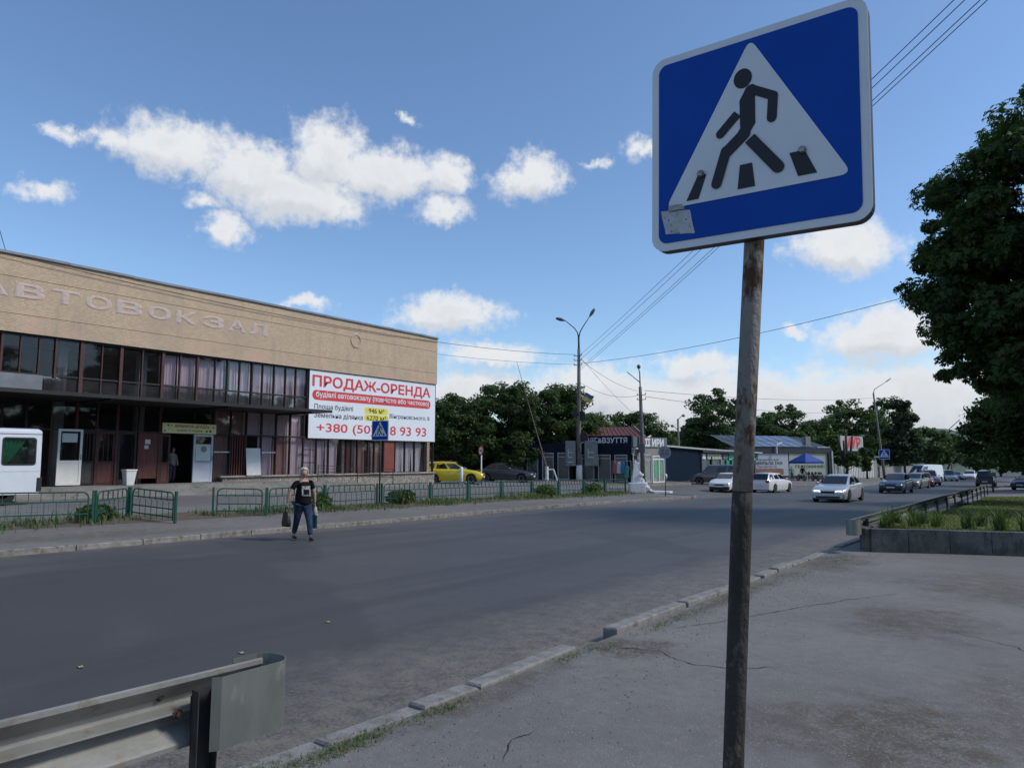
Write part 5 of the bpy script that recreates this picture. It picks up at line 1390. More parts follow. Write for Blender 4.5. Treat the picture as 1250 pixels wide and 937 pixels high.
side.grid([[(.06, a, b) for a, b in ((wall_x(2.4), 2.40), (wall_x(2.4) + .05, 2.46), (wall_x(2.4) + .2, 2.50), (Wb / 2, 2.53), (Wb - .2, 2.5), (Wb - .04, 2.4), (Wb, .34))], [(0, a, b) for a, b in ((.04, 2.36), (.1, 2.42), (.22, 2.45), (Wb / 2, 2.47), (Wb - .25, 2.45), (Wb - .06, 2.36), (Wb - .02, .34))]])
side.add([(0, .0, .34), (0, Wb - .02, .34), (0, Wb - .06, 2.36), (0, Wb - .25, 2.45), (0, Wb / 2, 2.47), (0, .22, 2.45), (0, .1, 2.42), (0, .04, 2.36)], [tuple(range(8))])
side.build('body', m_bus, bus, fix=True)
MB().add([(0.02, .05, .35), (Lb, .05, .35), (Lb, Wb - .05, .35), (.02, Wb - .05, .35)], [(0, 1, 2, 3)]).build('floor', m_busint, bus)
MB().grid([[(x, .9 + .1, z) for x in (.05, Lb)] for z in (.35, 2.4)]).build('inner_partition', m_busint, bus)
for i, (a, b) in enumerate(win):
    wy = wall_x(1.75) + .004
    fr = MB(); o = rrect(a - .02, b + .02, zlo - .02, zhi + .02, .1); n_ = rrect(a + .03, b - .03, zlo + .03, zhi - .03, .08)
    k = len(o)
    fr.add([(p[0], wall_x(p[1]) - .008, p[1]) for p in o] + [(p[0], wall_x(p[1]) - .008, p[1]) for p in n_] + [(p[0], wall_x(p[1]) + .03, p[1]) for p in n_],
           [(j, (j + 1) % k, (j + 1) % k + k, j + k) for j in range(k)] + [(j + k, (j + 1) % k + k, (j + 1) % k + 2 * k, j + 2 * k) for j in range(k)])
    wf = fr.build('window_seal', m_dkplast, bus)
    MB().add([(a, wall_x(zlo) + .01, zlo), (b, wall_x(zlo) + .01, zlo), (b, wall_x(zhi) + .01, zhi), (a, wall_x(zhi) + .01, zhi)], [(0, 1, 2, 3)]).build('pane', m_bglass, wf)
    P = []
    for r_ in range(9):
        t_ = r_ / 8; row = []
        for j in range(25):
            u = j / 24
            top_ = b - .03 - u * (b - a) * (.72 if i == 0 else .6); bot = b - .04 - u * (.12)
            x_ = top_ + (bot - top_) * t_ ** 1.25
            row.append((x_, wy + .10 + .028 * math.sin(u * 32 + i), zhi + .03 - t_ * (zhi - zlo + .02) * (1 - .0 * u)))
        P.append(row)
    MB().grid(P).build('curtain', m_green, bus, smooth=True)
    MB().add([(a, .8, zhi + .05), (b, .8, zhi + .05), (b, .8, zlo + .25), (a, .8, zlo + .25)], [(0, 1, 2, 3)]).build('far_curtain', m_green, bus)
    MB().box(a + .3, a + .62, .42, .55, 1.0, 1.62).build('seat_back', m_busint, bus, bevel=.04)
MB().beam((.0, -.006, 1.1), (Lb, -.006, 1.1), .012, .008).build('side_crease', m_bus, bus)
MB().beam((.0, wall_x(2.3) - .004, 2.31), (Lb, wall_x(2.3) - .004, 2.31), .012, .018).build('rain_gutter', m_dkplast, bus)
MB().box(-.06, .10, -.015, .30, .42, .88).build('tail_light', m_dkplast, bus, bevel=.02)
MB().box(-.045, .0, .02, .2, .66, .82).build('red_lens', m_tl, bus)
for w in (1.0, 4.3):
    wh = MB().lathe([(.2, -.1), (.32, -.1), (.335, -.06), (.335, .06), (.32, .1), (.2, .1)], (w, .13, .335), 20, ax='y').build('wheel', m_tyre, bus)
    MB().lathe([(.2, -.09), (.12, -.1), (.001, -.1)], (w, .13, .335), 16, ax='y').build('rim', m_rim, wh)

# ------------------------------------------------------------------ people
m_skin = M('skin', (.42, .26, .19), (.36, .22, .16), sc=14, rough=.6)
m_black = M('black_cotton', (.010, .010, .011), (.015, .015, .016), sc=20, rough=.95, spec=.08)
m_jean = M('blue_denim', (.028, .055, .115), (.012, .024, .05), sc=7, rough=.9, bump=.3)
m_hairw = M('white_blond_hair', (.62, .56, .45), (.48, .42, .33), sc=22, stretch=(3, 3, 1), rough=.7, bump=.6, bsc=40)
m_shoe = M('dark_shoes', (.02, .02, .022), rough=.6)
m_print = M('pale_shirt_print', (.55, .55, .55), (.03, .03, .03), sc=22, rough=.8)
m_bag = M('black_leather', (.012, .012, .013), rough=.45)
m_bagw = M('white_plastic_bag', (.42, .45, .46), rough=.5); m_teal = M('teal_plastic_bag', (.02, .16, .19), (.03, .10, .14), sc=9, rough=.5)


def skin_mesh(name, joints, edges, mat, parent, sub=2, root=0):
    me = bpy.data.meshes.new(name); me.from_pydata([Vector(j[:3]) for j in joints], edges, [])
    o = bpy.data.objects.new(name, me); COL.objects.link(o)
    o.modifiers.new('skin', 'SKIN').use_smooth_shade = True
    sv = me.skin_vertices[0].data
    for i, j in enumerate(joints):
        r_ = j[3] if hasattr(j[3], '__len__') else (j[3], j[3]); sv[i].radius = r_; sv[i].use_root = (i == root)
    s_ = o.modifiers.new('sub', 'SUBSURF'); s_.levels = sub; s_.render_levels = sub
    dg = bpy.context.evaluated_depsgraph_get()
    m2 = bpy.data.meshes.new_from_object(o.evaluated_get(dg)); bpy.data.objects.remove(o)
    m2.materials.clear(); m2.materials.append(mat)
    m2.polygons.foreach_set('use_smooth', [True] * len(m2.polygons))
    o = bpy.data.objects.new(name, m2); COL.objects.link(o); o.parent = parent
    return o


def person(label, x, y, zoff, rz, H=1.68, legs=((.0, .0), (.0, .0)), arms=None, headturn=0., shirt=None, trousers=None, hair=None, fine=True, sleeve='short', build=1.0, skirt=False, group=None, elbows=None):
    """local: faces +x, left is +y. legs: foot x offset for (right, left); arms: hand position (right, left)"""
    t = thing('person', label, 'person', (x, y, g(x, y, zoff)), rz, group)
    k = H / 1.68; W_ = build
    def s(p, r_): 
        r_ = (r_, r_) if not hasattr(r_, '__len__') else r_
        return (p[0] * k, p[1] * k, p[2] * k, (r_[0] * k, r_[1] * k))
    arms = arms or ((.02, -.30, .74), (.02, .30, .74))
    elbows = elbows or tuple((a[0] * .1 - .03, a[1] * .93, 1.08) for a in arms)
    J = [s((0, 0, .93), (.135 * W_, .12 * W_)), s((0, 0, 1.10), (.13 * W_, .115 * W_)), s((0.0, 0, 1.27), (.14 * W_, .11 * W_)), s((-.005, 0, 1.38), (.10, .085)), s((.0, 0, 1.445), .052), s((.012, 0, 1.50), .05)]
    E_ = [(0, 1), (1, 2), (2, 3), (3, 4), (4, 5)]
    for i, sd_ in enumerate((-1, 1)):
        b = len(J); hx, hy, hz = arms[i]; ex, ey, ez = elbows[i]
        J += [s((-.005, sd_ * .155 * W_, 1.355), .056), s((ex, ey, ez), .046 * W_), s((hx, hy, hz + .07), .028)]
        E_ += [(3, b), (b, b + 1), (b + 1, b + 2)]
        f = len(J); fx, lift = legs[i]
        J += [s((.01, sd_ * .095, .84), .088 * W_), s((fx * .5 + .03, sd_ * .10, .47), .058), s((fx, sd_ * .10, .09 + lift), .038)]
        E_ += [(0, f), (f, f + 1), (f + 1, f + 2)]
    body = skin_mesh('body', J, E_, m_skin, t, 2)
    # head with a face, joined into the body's surface at the neck
    hm = MB(); cx, cz = .02 * k, 1.585 * k; ca, sa = math.cos(headturn), math.sin(headturn)
    def hp(px, py, pz): return (cx + px * ca - py * sa, px * sa + py * ca, cz + pz)
    P = []
    for i in range(13):
        th = math.pi * i / 12; row = []
        for j in range(17):
            ph = 2 * math.pi * j / 16; X, Y, Z_ = math.sin(th) * math.cos(ph), math.sin(th) * math.sin(ph), math.cos(th)
            jaw = 1 - .28 * max(0, -Z_) ** 1.3
            px, py, pz = X * .098 * jaw, Y * .084 * jaw, Z_ * .118
            if X > 0 and Z_ < .2: px += .008 * (1 - abs(Z_ + .5))
            if X > .9 and -.3 < Z_ < .1: px += .018            # nose
            row.append(hp(px * k, py * k, pz * k))
        P.append(row)
    hm.grid(P)
    for sd_ in (-1, 1): hm.ball(hp(-.005 * k, sd_ * .076 * k, -.01 * k), (.018 * k, .010 * k, .03 * k), 6)
    hm.build('head', m_skin, t, smooth=True, fix=True)
    if fine:
        ey = MB()
        for sd_ in (-1, 1): ey.ball(hp(.089 * k, sd_ * .033 * k, .008 * k), (.012 * k, .017 * k, .010 * k), 6)
        ey.build('eyes', m_black, t)
        MB().ball(hp(.094 * k, 0, -.058 * k), (.008 * k, .028 * k, .008 * k), 6).build('mouth', M('lips', (.30, .10, .09), rough=.5), t)
        # hands with five fingers curled round a handle
        for i, sd_ in enumerate((-1, 1)):
            hx, hy, hz = [q * k for q in arms[i]]
            pl_ = [(hx, hy, hz + .07 * k, (.024, .018)), (hx, hy, hz + .02, (.036, .016)), (hx, hy, hz - .02, (.038, .015))]
            ob = skin_mesh('hand', pl_, [(0, 1), (1, 2)], m_skin, t, 1)
            fm = MB()
            for q in range(4):
                ox = (q - 1.5) * .019; ln = (.9, 1.0, .95, .75)[q]
                fm.tube([(hx + ox, hy, hz - .02), (hx + ox * 1.05, hy - sd_ * .004, hz - .02 - .032 * ln), (hx + ox, hy - sd_ * .022, hz - .02 - .045 * ln), (hx + ox, hy - sd_ * .034, hz - .02 - .03 * ln)], [.0095, .009, .0085, .0075], 6)
            fm.tube([(hx + .03, hy, hz + .015), (hx + .052, hy - sd_ * .012, hz - .01), (hx + .045, hy - sd_ * .03, hz - .035)], [.011, .0095, .008], 6)
            fm.build('fingers', m_skin, ob, smooth=True)
    # hair
    hb = MB(); P = []
    for i in range(10):
        th = math.pi * .66 * i / 9; row = []
        for j in range(21):
            ph = 2 * math.pi * j / 20; X, Y, Z_ = math.sin(th) * math.cos(ph), math.sin(th) * math.sin(ph), math.cos(th)
            q = 1.0
            w_ = 1 + .06 * math.sin(ph * 7 + th * 5) + .05 * math.sin(ph * 3 + 2)
            row.append(hp((X * .122 * q * w_ - .014) * k, Y * .108 * (q ** .4) * w_ * k, (Z_ * .138 * w_ + .014) * k))
        P.append(row)
    hb.grid(P); hb.f = [f_ for n_, f_ in enumerate(hb.f) if not ((n_ % 20) in (0, 1, 2, 17, 18, 19) and (n_ // 20) >= 4)]; hb.mi = [0] * len(hb.f); hb.build('hair', hair or m_hairw, t, smooth=True)
    # shirt and trousers follow the body a little wider
    c = 1.14
    JS = [s((0, 0, .80), (.178 * W_, .165 * W_)), s((0, 0, .93), (.175 * W_, .165 * W_)), s((0, 0, 1.10), (.165 * W_, .155 * W_)), s((0, 0, 1.27), (.158 * W_, .13 * W_)), s((-.005, 0, 1.385), (.105, .09)), s((0, 0, 1.425), .068)]
    ES = [(0, 1), (1, 2), (2, 3), (3, 4), (4, 5)]
    for i, sd_ in enumerate((-1, 1)):
        b = len(JS); ex, ey_, ez = elbows[i]; a0 = Vector((-.005, sd_ * .155 * W_, 1.36)); a1 = Vector((ex, ey_, ez)); 
        JS += [s(a0, .075), s(a0.lerp(a1, .62), .066)]
        ES += [(4, b), (b, b + 1)]
        if sleeve == 'long': JS += [s(a1, .055), s(Vector(arms[i]) + Vector((0, 0, .08)), .04)]; ES += [(b + 1, b + 2), (b + 2, b + 3)]
    skin_mesh('shirt', JS, ES, shirt or m_black, t, 2)
    JT = [s((0, 0, .95), (.14 * W_, .125 * W_))]; ET = []
    for i, sd_ in enumerate((-1, 1)):
        f = len(JT); fx, lift = legs[i]
        JT += [s((.01, sd_ * .095, .83), .105 * W_), s((fx * .5 + .03, sd_ * .102, .47), .08), s((fx, sd_ * .10, .115 + lift), .064)]
        ET += [(0, f), (f, f + 1), (f + 1, f + 2)]
    skin_mesh('trousers', JT, ET, trousers or m_jean, t, 2)
    for i, sd_ in enumerate((-1, 1)):
        fx, lift = legs[i]
        skin_mesh('shoe', [s((fx - .05, sd_ * .10, .045 + lift), (.042, .045)), s((fx + .06, sd_ * .105, .042 + lift * .6), (.046, .036)), s((fx + .15, sd_ * .11, .034 + lift * .3), (.036, .026))], [(0, 1), (1, 2)], m_shoe, t, 1)
    return t


# the woman crossing the road
WX, WY, WR = -14.55, 11.1, R(-14)
wom = person('white-haired woman in black T-shirt and blue jeans crossing the road, a bag in each hand', WX, WY, -DROP, WR, H=1.70, legs=((-.24, .03), (.26, .0)),
             arms=((-.06, -.36, .80), (-.04, .32, .78)), headturn=R(-14), build=1.22)
MB().grid([[(.218 - abs(a) * .35 - (z_ - 1.1) * .16, a, z_) for a in (-.11, -.06, 0, .06, .11)] for z_ in (1.06, 1.14, 1.22, 1.30)]).build('shirt_print', m_print, wom)
MB().grid([[(.226 - abs(a) * .35 - (z_ - 1.1) * .16, a, z_) for a in (-.07, 0, .07)] for z_ in (1.10, 1.16, 1.22)]).build('dark_print_figure', m_black, wom)
def local_w(p): 
    v = Matrix.Rotation(WR, 3, 'Z') @ Vector(p) * 1.0; return (v.x + WX, v.y + WY, v.z + g(WX, WY, -DROP))
hb = thing('handbag', 'black handbag with a short strap in the right hand of the walking woman', 'handbag', local_w((-.06, -.38, .40)), WR)
b_ = MB(); b_.grid([[(sx_ * w_, sy * .055 * (1 - .5 * (r_ / 4)), .34 * r_ / 4 - .06) for sx_, sy in ((-1, -1), (1, -1), (1, 1), (-1, 1), (-1, -1))] for r_, w_ in enumerate((.15, .18, .17, .15, .12))])
b_.add([(-.15, -.055, -.06), (.15, -.055, -.06), (.15, .055, -.06), (-.15, .055, -.06)], [(0, 1, 2, 3)]); b_.build('bag', m_bag, hb, bevel=.01, fix=True)
MB().tube([(-.09, 0, .26), (-.07, 0, .36), (0, .0, .395), (.07, 0, .36), (.09, 0, .26)], .009, 6).build('strap', m_bag, hb)
pbg = thing('carrier_bag', 'white and teal plastic carrier bag in the left hand of the walking woman', 'carrier bag', local_w((-.04, .33, .36)), WR)
def bagrows(z0, z1, w0, w1, n=5):
    return [[((w0 + (w1 - w0) * i / n) * math.cos(a / 12 * 6.283) * (1 + .1 * math.sin(a * 2.3 + i)), .05 * math.sin(a / 12 * 6.283) * (1 + .2 * math.sin(a * 1.7 + i * 2)), z0 + (z1 - z0) * i / n) for a in range(13)] for i in range(n + 1)]
MB().grid(bagrows(-.1, .22, .12, .13)).add([(.12 * math.cos(a / 12 * 6.283), .05 * math.sin(a / 12 * 6.283), -.1) for a in range(12)], [tuple(range(12))]).build('bag', m_teal, pbg, smooth=True)
MB().grid(bagrows(.22, .42, .125, .03)).build('handles', m_bagw, pbg, smooth=True)
m_coat = M('pale_coat', (.35, .33, .32), rough=.9); m_teals = M('teal_shirt', (.10, .32, .33), rough=.9); m_hd = M('dark_hair', (.02, .016, .013), rough=.8); m_gt = M('grey_trousers', (.08, .08, .085), rough=.9)
p_ = person('person in a pale coat inside the open market doorway', -32.8, 17.55, 0, R(10), H=1.62, shirt=m_coat, trousers=m_gt, hair=m_hd, fine=False, sleeve='long'); p_.location.z = .645
person('person in a teal shirt and light cap beside the motorbike at the tent', -24.9, 91.6, .0, R(-60), H=1.7, shirt=m_teals, trousers=m_gt, hair=m_hairw, fine=False)
person('person in dark clothes standing under the blue tent', -23.9, 92.6, .0, R(-100), H=1.8, shirt=m_black, trousers=m_gt, hair=m_hd, fine=False, sleeve='long')
# ------------------------------------------------------------------ poles and signs beyond the road
m_cpole = M('concrete_pole', (.17, .165, .155), (.11, .105, .10), sc=2, stretch=(2, 2, .4), rough=.9, c3=(.06, .058, .055), rsc=3, rthr=.6)
m_steel = M('dark_steel', (.05, .055, .06), (.035, .04, .045), sc=4, rough=.5, metal=.4)
m_lampgrey = M('lamp_housing', (.10, .11, .12), rough=.4, metal=.3)
m_ins = M('insulator', (.05, .035, .03), rough=.3)
m_whitewash = M('whitewash', (.74, .75, .77), (.60, .61, .63), sc=6, rough=.85)
m_boxgrey = M('grey_sign_box', (.13, .16, .175), (.10, .12, .13), sc=3, rough=.6)
m_boxprint = M('pale_box_print', (.40, .43, .44), rough=.6)


def insulators(par, x, y, zs, w=.55, ax=0):
    for z_ in zs:
        a = MB().beam((-w / 2, 0, z_) if ax == 0 else (0, -w / 2, z_), (w / 2, 0, z_) if ax == 0 else (0, w / 2, z_), .05, .05).build('cross_arm', m_steel, par)
        for s_ in (-1, 1):
            MB().lathe([(.02, 0), (.045, .03), (.03, .07), (.045, .1), (.02, .15)], ((s_ * w / 2) if ax == 0 else 0, (s_ * w / 2) if ax else 0, z_ + .03), 8).build('insulator', m_ins, a)


up1 = thing('lamp_pole', 'tall concrete lamp pole with two arms, wires and a small yellow flag', 'lamp post', (-31.6, 52.25, g(-31.6, 52.25)), 0)
MB().tube([(0, 0, -.2), (0, 0, 3.5), (.06, 0, 7.5), (.1, 0, 11.3)], [.25, .20, .16, .125], 10).build('pole', m_cpole, up1, smooth=True)
MB().tube([(0, 0, .0), (0, 0, 1.35)], [.262, .245], 10).build('whitewashed_foot', m_whitewash, up1, smooth=True)
MB().tube([(.1, 0, 10.9), (.1, 0, 12.3)], .09, 8).build('arm_socket', m_steel, up1, smooth=True)
rgt = Vector((math.cos(R(36.5)), math.sin(R(36.5)), 0))
for s_, ex, ez, nm in ((-1, 1.75, 13.85, 'left'), (1, 1.6, 14.9, 'right')):
    pts = [Vector((.1, 0, 12.2)), Vector((.1, 0, 12.7)) + rgt * s_ * .10, Vector((.1, 0, 13.1)) + rgt * s_ * .36, Vector((.1, 0, ez - .3)) + rgt * s_ * (ex * .78)]
    if s_ > 0: pts = [pts[0], pts[1], Vector((.1, 0, 13.1)) + rgt * .3, Vector((.1, 0, 14.1)) + rgt * .95]
    d = (pts[-1] - pts[-2]).normalized(); 
    if s_ < 0: pts[-1] = Vector((.1, 0, 13.75)) + rgt * -1.15; d = (Vector((.1, 0, 13.95)) + rgt * -1.9 - pts[-1]).normalized()
    arm = MB().tube(pts, [.055, .05, .045, .035], 8).build('lamp_arm', m_steel, up1, smooth=True)
    P0 = pts[-1]; MB().tube([P0, P0 + d * .12, P0 + d * .4, P0 + d * .75, P0 + d * .85], [.04, .09, .15, .12, .04], 8).build('lamp_head', m_lampgrey, arm, smooth=True)
insulators(up1, 0, 0, (10.7, 10.3, 9.9), .75)
for z_ in (8.3, 7.6, 7.0): MB().tube([(-.25, 0, z_), (.3, 0, z_)], .03, 6).build('bracket', m_steel, up1)
m_flagy = M('flag_yellow', (.42, .36, .10), rough=.8); m_flagb = M('flag_blue', (.05, .10, .18), rough=.8)
fs = MB().tube([Vector((.05, 0, 6.6)), Vector((.05, 0, 6.6)) + rgt * .35 + Vector((0, 0, .85))], .02, 6).build('flag_staff', m_steel, up1)
f0 = Vector((.05, 0, 6.9)) + rgt * .22
def flagrow(a, b): return [[f0 + rgt * (.35 * a_ + .75 * u) + Vector((.06 * math.sin(u * 7), .05 * math.sin(u * 5), a_ * .62 - u * .32)) for u in (0, .2, .4, .6, .8, 1)] for a_ in (a, (a + b) / 2, b)]
MB().grid(flagrow(0, .55)).build('yellow_half', m_flagy, fs); MB().grid(flagrow(.55, 1)).build('blue_half', m_flagb, fs)
for (dx, z_, r_) in ((.38, 5.5, .42), (.55, 3.75, .42), (-.15, 5.75, .3)):
    c = rgt * dx + Vector((.02, -.28, 0))
    MB().lathe([(.001, -.03), (r_, -.03), (r_, .03), (.001, .03)], (c.x, c.y, z_), 18, ax='y').build('round_plate', m_schan, up1)
for dx, w in ((-.62, .85), (1.12, 1.1)):
    P = [(rgt * (dx - w / 2)), (rgt * (dx + w / 2))]
    bx = MB().beam(P[0] + Vector((.1, -.35, 2.33)), P[1] + Vector((.1, -.35, 2.33)), .16, 2.1).build('sign_box', m_boxgrey, up1, bevel=.02)
    q0 = rgt * (dx - w * .22) + Vector((.16, -.445, 0)); q1 = rgt * (dx + w * .22) + Vector((.16, -.445, 0))
    for z_ in ((2.0, 2.4) if dx > 0 else (1.6, 2.0, 2.4)):
        MB().beam(q0 + Vector((0, 0, z_)), q1 + Vector((0, 0, z_)), .012, .07).build('print', m_boxprint, bx)
    MB().beam(q0 + Vector((0, 0, 1.95)), q0 + Vector((0, 0, 2.7)), .012, .06, up=tuple(rgt)).build('print', m_boxprint, bx)

up2 = thing('utility_pole', 'concrete pole with a bare bracket and a round lamp head, beside the clothes shop', 'utility pole', (-27.2, 55.35, g(-27.2, 55.35)), 0)
MB().tube([(0, 0, -.2), (-.02, 0, 4), (-.1, 0, 8.2)], [.21, .17, .13], 10).build('pole', m_cpole, up2, smooth=True)
MB().tube([(-.1, 0, 8.0), (-.12, 0, 9.4), (-.22, 0, 9.9)], [.06, .05, .04], 8).build('steel_tip', m_steel, up2, smooth=True)
MB().ball(tuple(rgt * .02 + Vector((-.22, 0, 9.95))), (.17, .17, .2), 10).build('lamp_head', m_lampgrey, up2, smooth=True)
MB().tube([Vector((-.12, 0, 8.6)), Vector((-.12, 0, 8.8)) - rgt * .25, Vector((-.12, 0, 9.5)) - rgt * 1.1], [.04, .035, .03], 8).build('bracket_arm', m_steel, up2, smooth=True)
insulators(up2, 0, 0, (7.5, 7.1, 5.7, 5.3), .8)
MB().box(-.35, .35, -.28, -.18, 2.6, 3.35).build('grey_box', m_boxgrey, up2, bevel=.02)

up3 = thing('utility_pole', 'far thin pole with two small floodlights over the long grey roof', 'utility pole', (-36.1, 83.45, g(-36.1, 83.45)), 0)
MB().tube([(0, 0, -.2), (0, 0, 7.2)], [.17, .12], 8).build('pole', m_cpole, up3, smooth=True)
for s_, z_ in ((-1, 6.3), (1, 7.6)):
    MB().tube([Vector((0, 0, z_ - .5)), Vector((0, 0, z_)) + rgt * s_ * .55], .04, 6).build('arm', m_steel, up3)
    MB().ball(tuple(Vector((0, 0, z_)) + rgt * s_ * .7), (.24, .24, .18), 8).build('floodlight', m_lampgrey, up3)
lr = thing('street_lamp', 'leaning concrete pole with one long lamp arm and a crossing sign, by the far shops', 'lamp post', (-21.6, 134.2, g(-21.6, 134.2)), 0)
MB().tube([Vector((.1, 0, -.2)), Vector((0, 0, 3)) - rgt * .1, Vector((0, 0, 14.4)) - rgt * 1.0], [.22, .2, .13], 8).build('pole', m_cpole, lr, smooth=True)
MB().tube([Vector((0, 0, 14.3)) - rgt * 1.0, Vector((0, 0, 15.0)) - rgt * .8, Vector((0, 0, 16.4)) + rgt * 1.4], [.07, .06, .05], 6).build('lamp_arm', m_cpole, lr, smooth=True)
MB().tube([Vector((0, 0, 16.3)) + rgt * 1.25, Vector((0, 0, 16.9)) + rgt * 2.1], [.08, .12], 6).build('lamp_head', m_boxprint, lr, smooth=True)
sp2 = thing('crossing_sign', 'small blue crossing sign by the leaning lamp pole beyond the dark saloon', 'road sign', (-21.0, 132.0, g(-21, 132)), 0)
MB().tube([(0, 0, -.1), (0, 0, 5.1)], .045, 6).build('pole', m_cpole, sp2)
f = MB().prism([(a * 1.6, b * 1.6) for a, b in rr(1, 1, .07)], -.09, -.07, 'y').build('sign_panel', m_sback, sp2); f.location = (0, 0, 4.0); f.rotation_euler = (0, 0, R(9))
cross_sign_face(f, 1.6)
for ch in f.children: ch.location.y = -.085
fl = thing('street_lamp', 'thin far lamp pole with a slanting arm above the street trees', 'lamp post', (-20.4, 233, g(-20.4, 233)), 0)
MB().tube([(0, 0, 0), (0, 0, 13)], [.2, .12], 6).build('pole', m_cpole, fl); MB().tube([(0, 0, 12.8), (2.6, .5, 15.4)], .1, 6).build('lamp_arm', m_cpole, fl)

# round sign seen from behind, no-entry sign, bollard, barrier
rs = thing('round_sign', 'round road sign seen from behind on the pavement corner', 'road sign', (-18.2, 40.0, g(-18.2, 40.0)), R(25))
MB().tube([(0, 0, -.1), (0, 0, 2.95)], .032, 8).build('pole', m_cpole, rs, smooth=True)
MB().lathe([(.001, .04), (.38, .04), (.38, .06), (.001, .06)], (0, 0, 2.6), 24, ax='y').build('plate', M('pale_sign_back', (.30, .33, .38), (.24, .27, .31), sc=4, rough=.6), rs)
MB().box(-.24, .24, -.0, .04, 2.7, 2.74).box(-.24, .24, .0, .04, 2.5, 2.54).build('bracket', m_cpole, rs)
ne = thing('no_entry_sign', 'small round red-rimmed sign with a pale bar on a white post by the yellow car', 'road sign', (-31.4, 38.85, g(-31.4, 38.85)), R(-22))
MB().tube([(0, 0, -.1), (0, 0, 2.5)], .05, 8).build('pole', m_whitewash, ne, smooth=True)
MB().lathe([(.001, -.03), (.34, -.03), (.34, -.055), (.001, -.055)], (0, 0, 2.28), 20, ax='y').build('plate', M('sign_red', (.30, .02, .02), rough=.5), ne)
MB().lathe([(.001, -.055), (.25, -.055), (.25, -.058), (.001, -.058)], (0, 0, 2.28), 20, ax='y').build('white_disc', m_swhite, ne)
MB().box(-.16, .16, -.062, -.059, 2.22, 2.34).build('dark_bar', m_sblack, ne)
bo = thing('bollard', 'short white post in front of the yellow car', 'post', (-30.4, 35.55, g(-30.4, 35.55)), 0)
MB().tube([(0, 0, -.1), (0, 0, 1.15), (0, 0, 1.2)], [.11, .11, .06], 10).build('post', m_whitewash, bo, smooth=True)
ba = thing('barrier', 'raised lift barrier with a long thin bent boom and a white counterweight frame', 'barrier', (-32.9, 49.3, g(-32.9, 49.3)), 0)
MB().tube([(0, 0, -.1), (0, 0, 1.2)], .14, 8).build('post', m_whitewash, ba)
m_boom = M('boom_pale_red', (.24, .19, .175), (.16, .11, .10), sc=4, rough=.7)
B0 = Vector((0, 0, 1.1)); B1 = Vector((-32.8 + 32.9, 0, 0)) + Vector((-.85, -1.0, 5.25)); B2 = Vector((-1.6, -2.0, 9.8))
MB().tube([B0 - (B1 - B0) * .06, B0, B1], [.05, .045, .035], 6).build('boom', m_boom, ba); MB().tube([B1, B2], [.03, .018], 6).build('boom_tip', m_boom, ba)
MB().tube([Vector((0, 0, .95)) + rgt * .15, Vector((0, 0, .95)) + rgt * .55, Vector((0, 0, .02)) + rgt * .85], .06, 6).build('counterweight_frame', m_whitewash, ba)
dp = thing('traffic_post', 'short dark post with a grey cap past the end of the guard rail', 'post', (-3.2, 66.5, g(-3.2, 66.5)), 0)
MB().tube([(0, 0, -.1), (0, 0, 1.2)], .07, 8).build('post', m_gpost, dp); MB().box(-.25, .25, -.05, .05, 1.2, 1.5).build('cap', m_cpole, dp)

# white monument on the corner
mo = thing('monument', 'white painted stepped monument with rough stones at the end of the fence', 'monument', (-20.95, 42.0, g(-20.95, 42.0)), R(36))
MB().box(-.62, .38, -.45, .45, -.1, .62).build('pedestal', m_whitewash, mo, bevel=.03)
q = MB()
for i, (a, b, w) in enumerate(((.62, 1.1, .27), (1.1, 1.5, .215), (1.5, 1.8, .15))):
    q.add([(-.16 - w, -w, a), (-.16 + w, -w, a), (-.16 + w, w, a), (-.16 - w, w, a), (-.16 - w * .82, -w * .82, b), (-.16 + w * .82, -w * .82, b), (-.16 + w * .82, w * .82, b), (-.16 - w * .82, w * .82, b)], [(0, 3, 2, 1), (4, 5, 6, 7), (0, 1, 5, 4), (1, 2, 6, 5), (2, 3, 7, 6), (3, 0, 4, 7)])
q.ball((-.2, 0, 1.9), (.1, .1, .13), 8).ball((-.02, 0, 1.83), (.08, .08, .09), 8)
q.build('stepped_top', m_whitewash, mo)
for i in range(44):
    u = i / 43; r_ = .17 - .07 * u
    b_ = MB(); b_.ball((0, 0, 0), (r_, r_ * .9, r_ * .75), 8)
    b_.v = [(x * (1 + random.uniform(-.15, .15)), y_ * (1 + random.uniform(-.15, .15)), z_ * (1 + random.uniform(-.1, .1))) for x, y_, z_ in b_.v]
    b_.build('rough_stone', m_whitewash, mo, fix=True, loc=(.02 + .95 * u ** 1.3 + random.uniform(-.05, .05), random.uniform(-.3, .2), max(.05, 1.6 * (1 - u) ** 1.5 * random.uniform(.55, 1.0))))
MB().prism([(.9, -.5), (1.9, -.42), (2.15, -.1), (1.9, .2), (.9, .4)], -.05, .09, 'z').build('low_slab', m_whitewash, mo, bevel=.02)

# ------------------------------------------------------------------ overhead wires
m_wire = M('black_cable', (.012, .012, .014), rough=.6)


def wire(label, a, b, sag, r_=.02, grp='overhead wires'):
    a = Vector(a); b = Vector(b); mid = (a + b) / 2
    pts = []
    n = 14
    for i in range(n + 1):
        u = i / n; p = a.lerp(b, u); p.z -= sag * 4 * u * (1 - u); pts.append(p - a)
    o = MB().tube(pts, r_, 5).build('overhead_wire', m_wire, loc=a)
    tag(o, label, 'wire', grp)
    return o


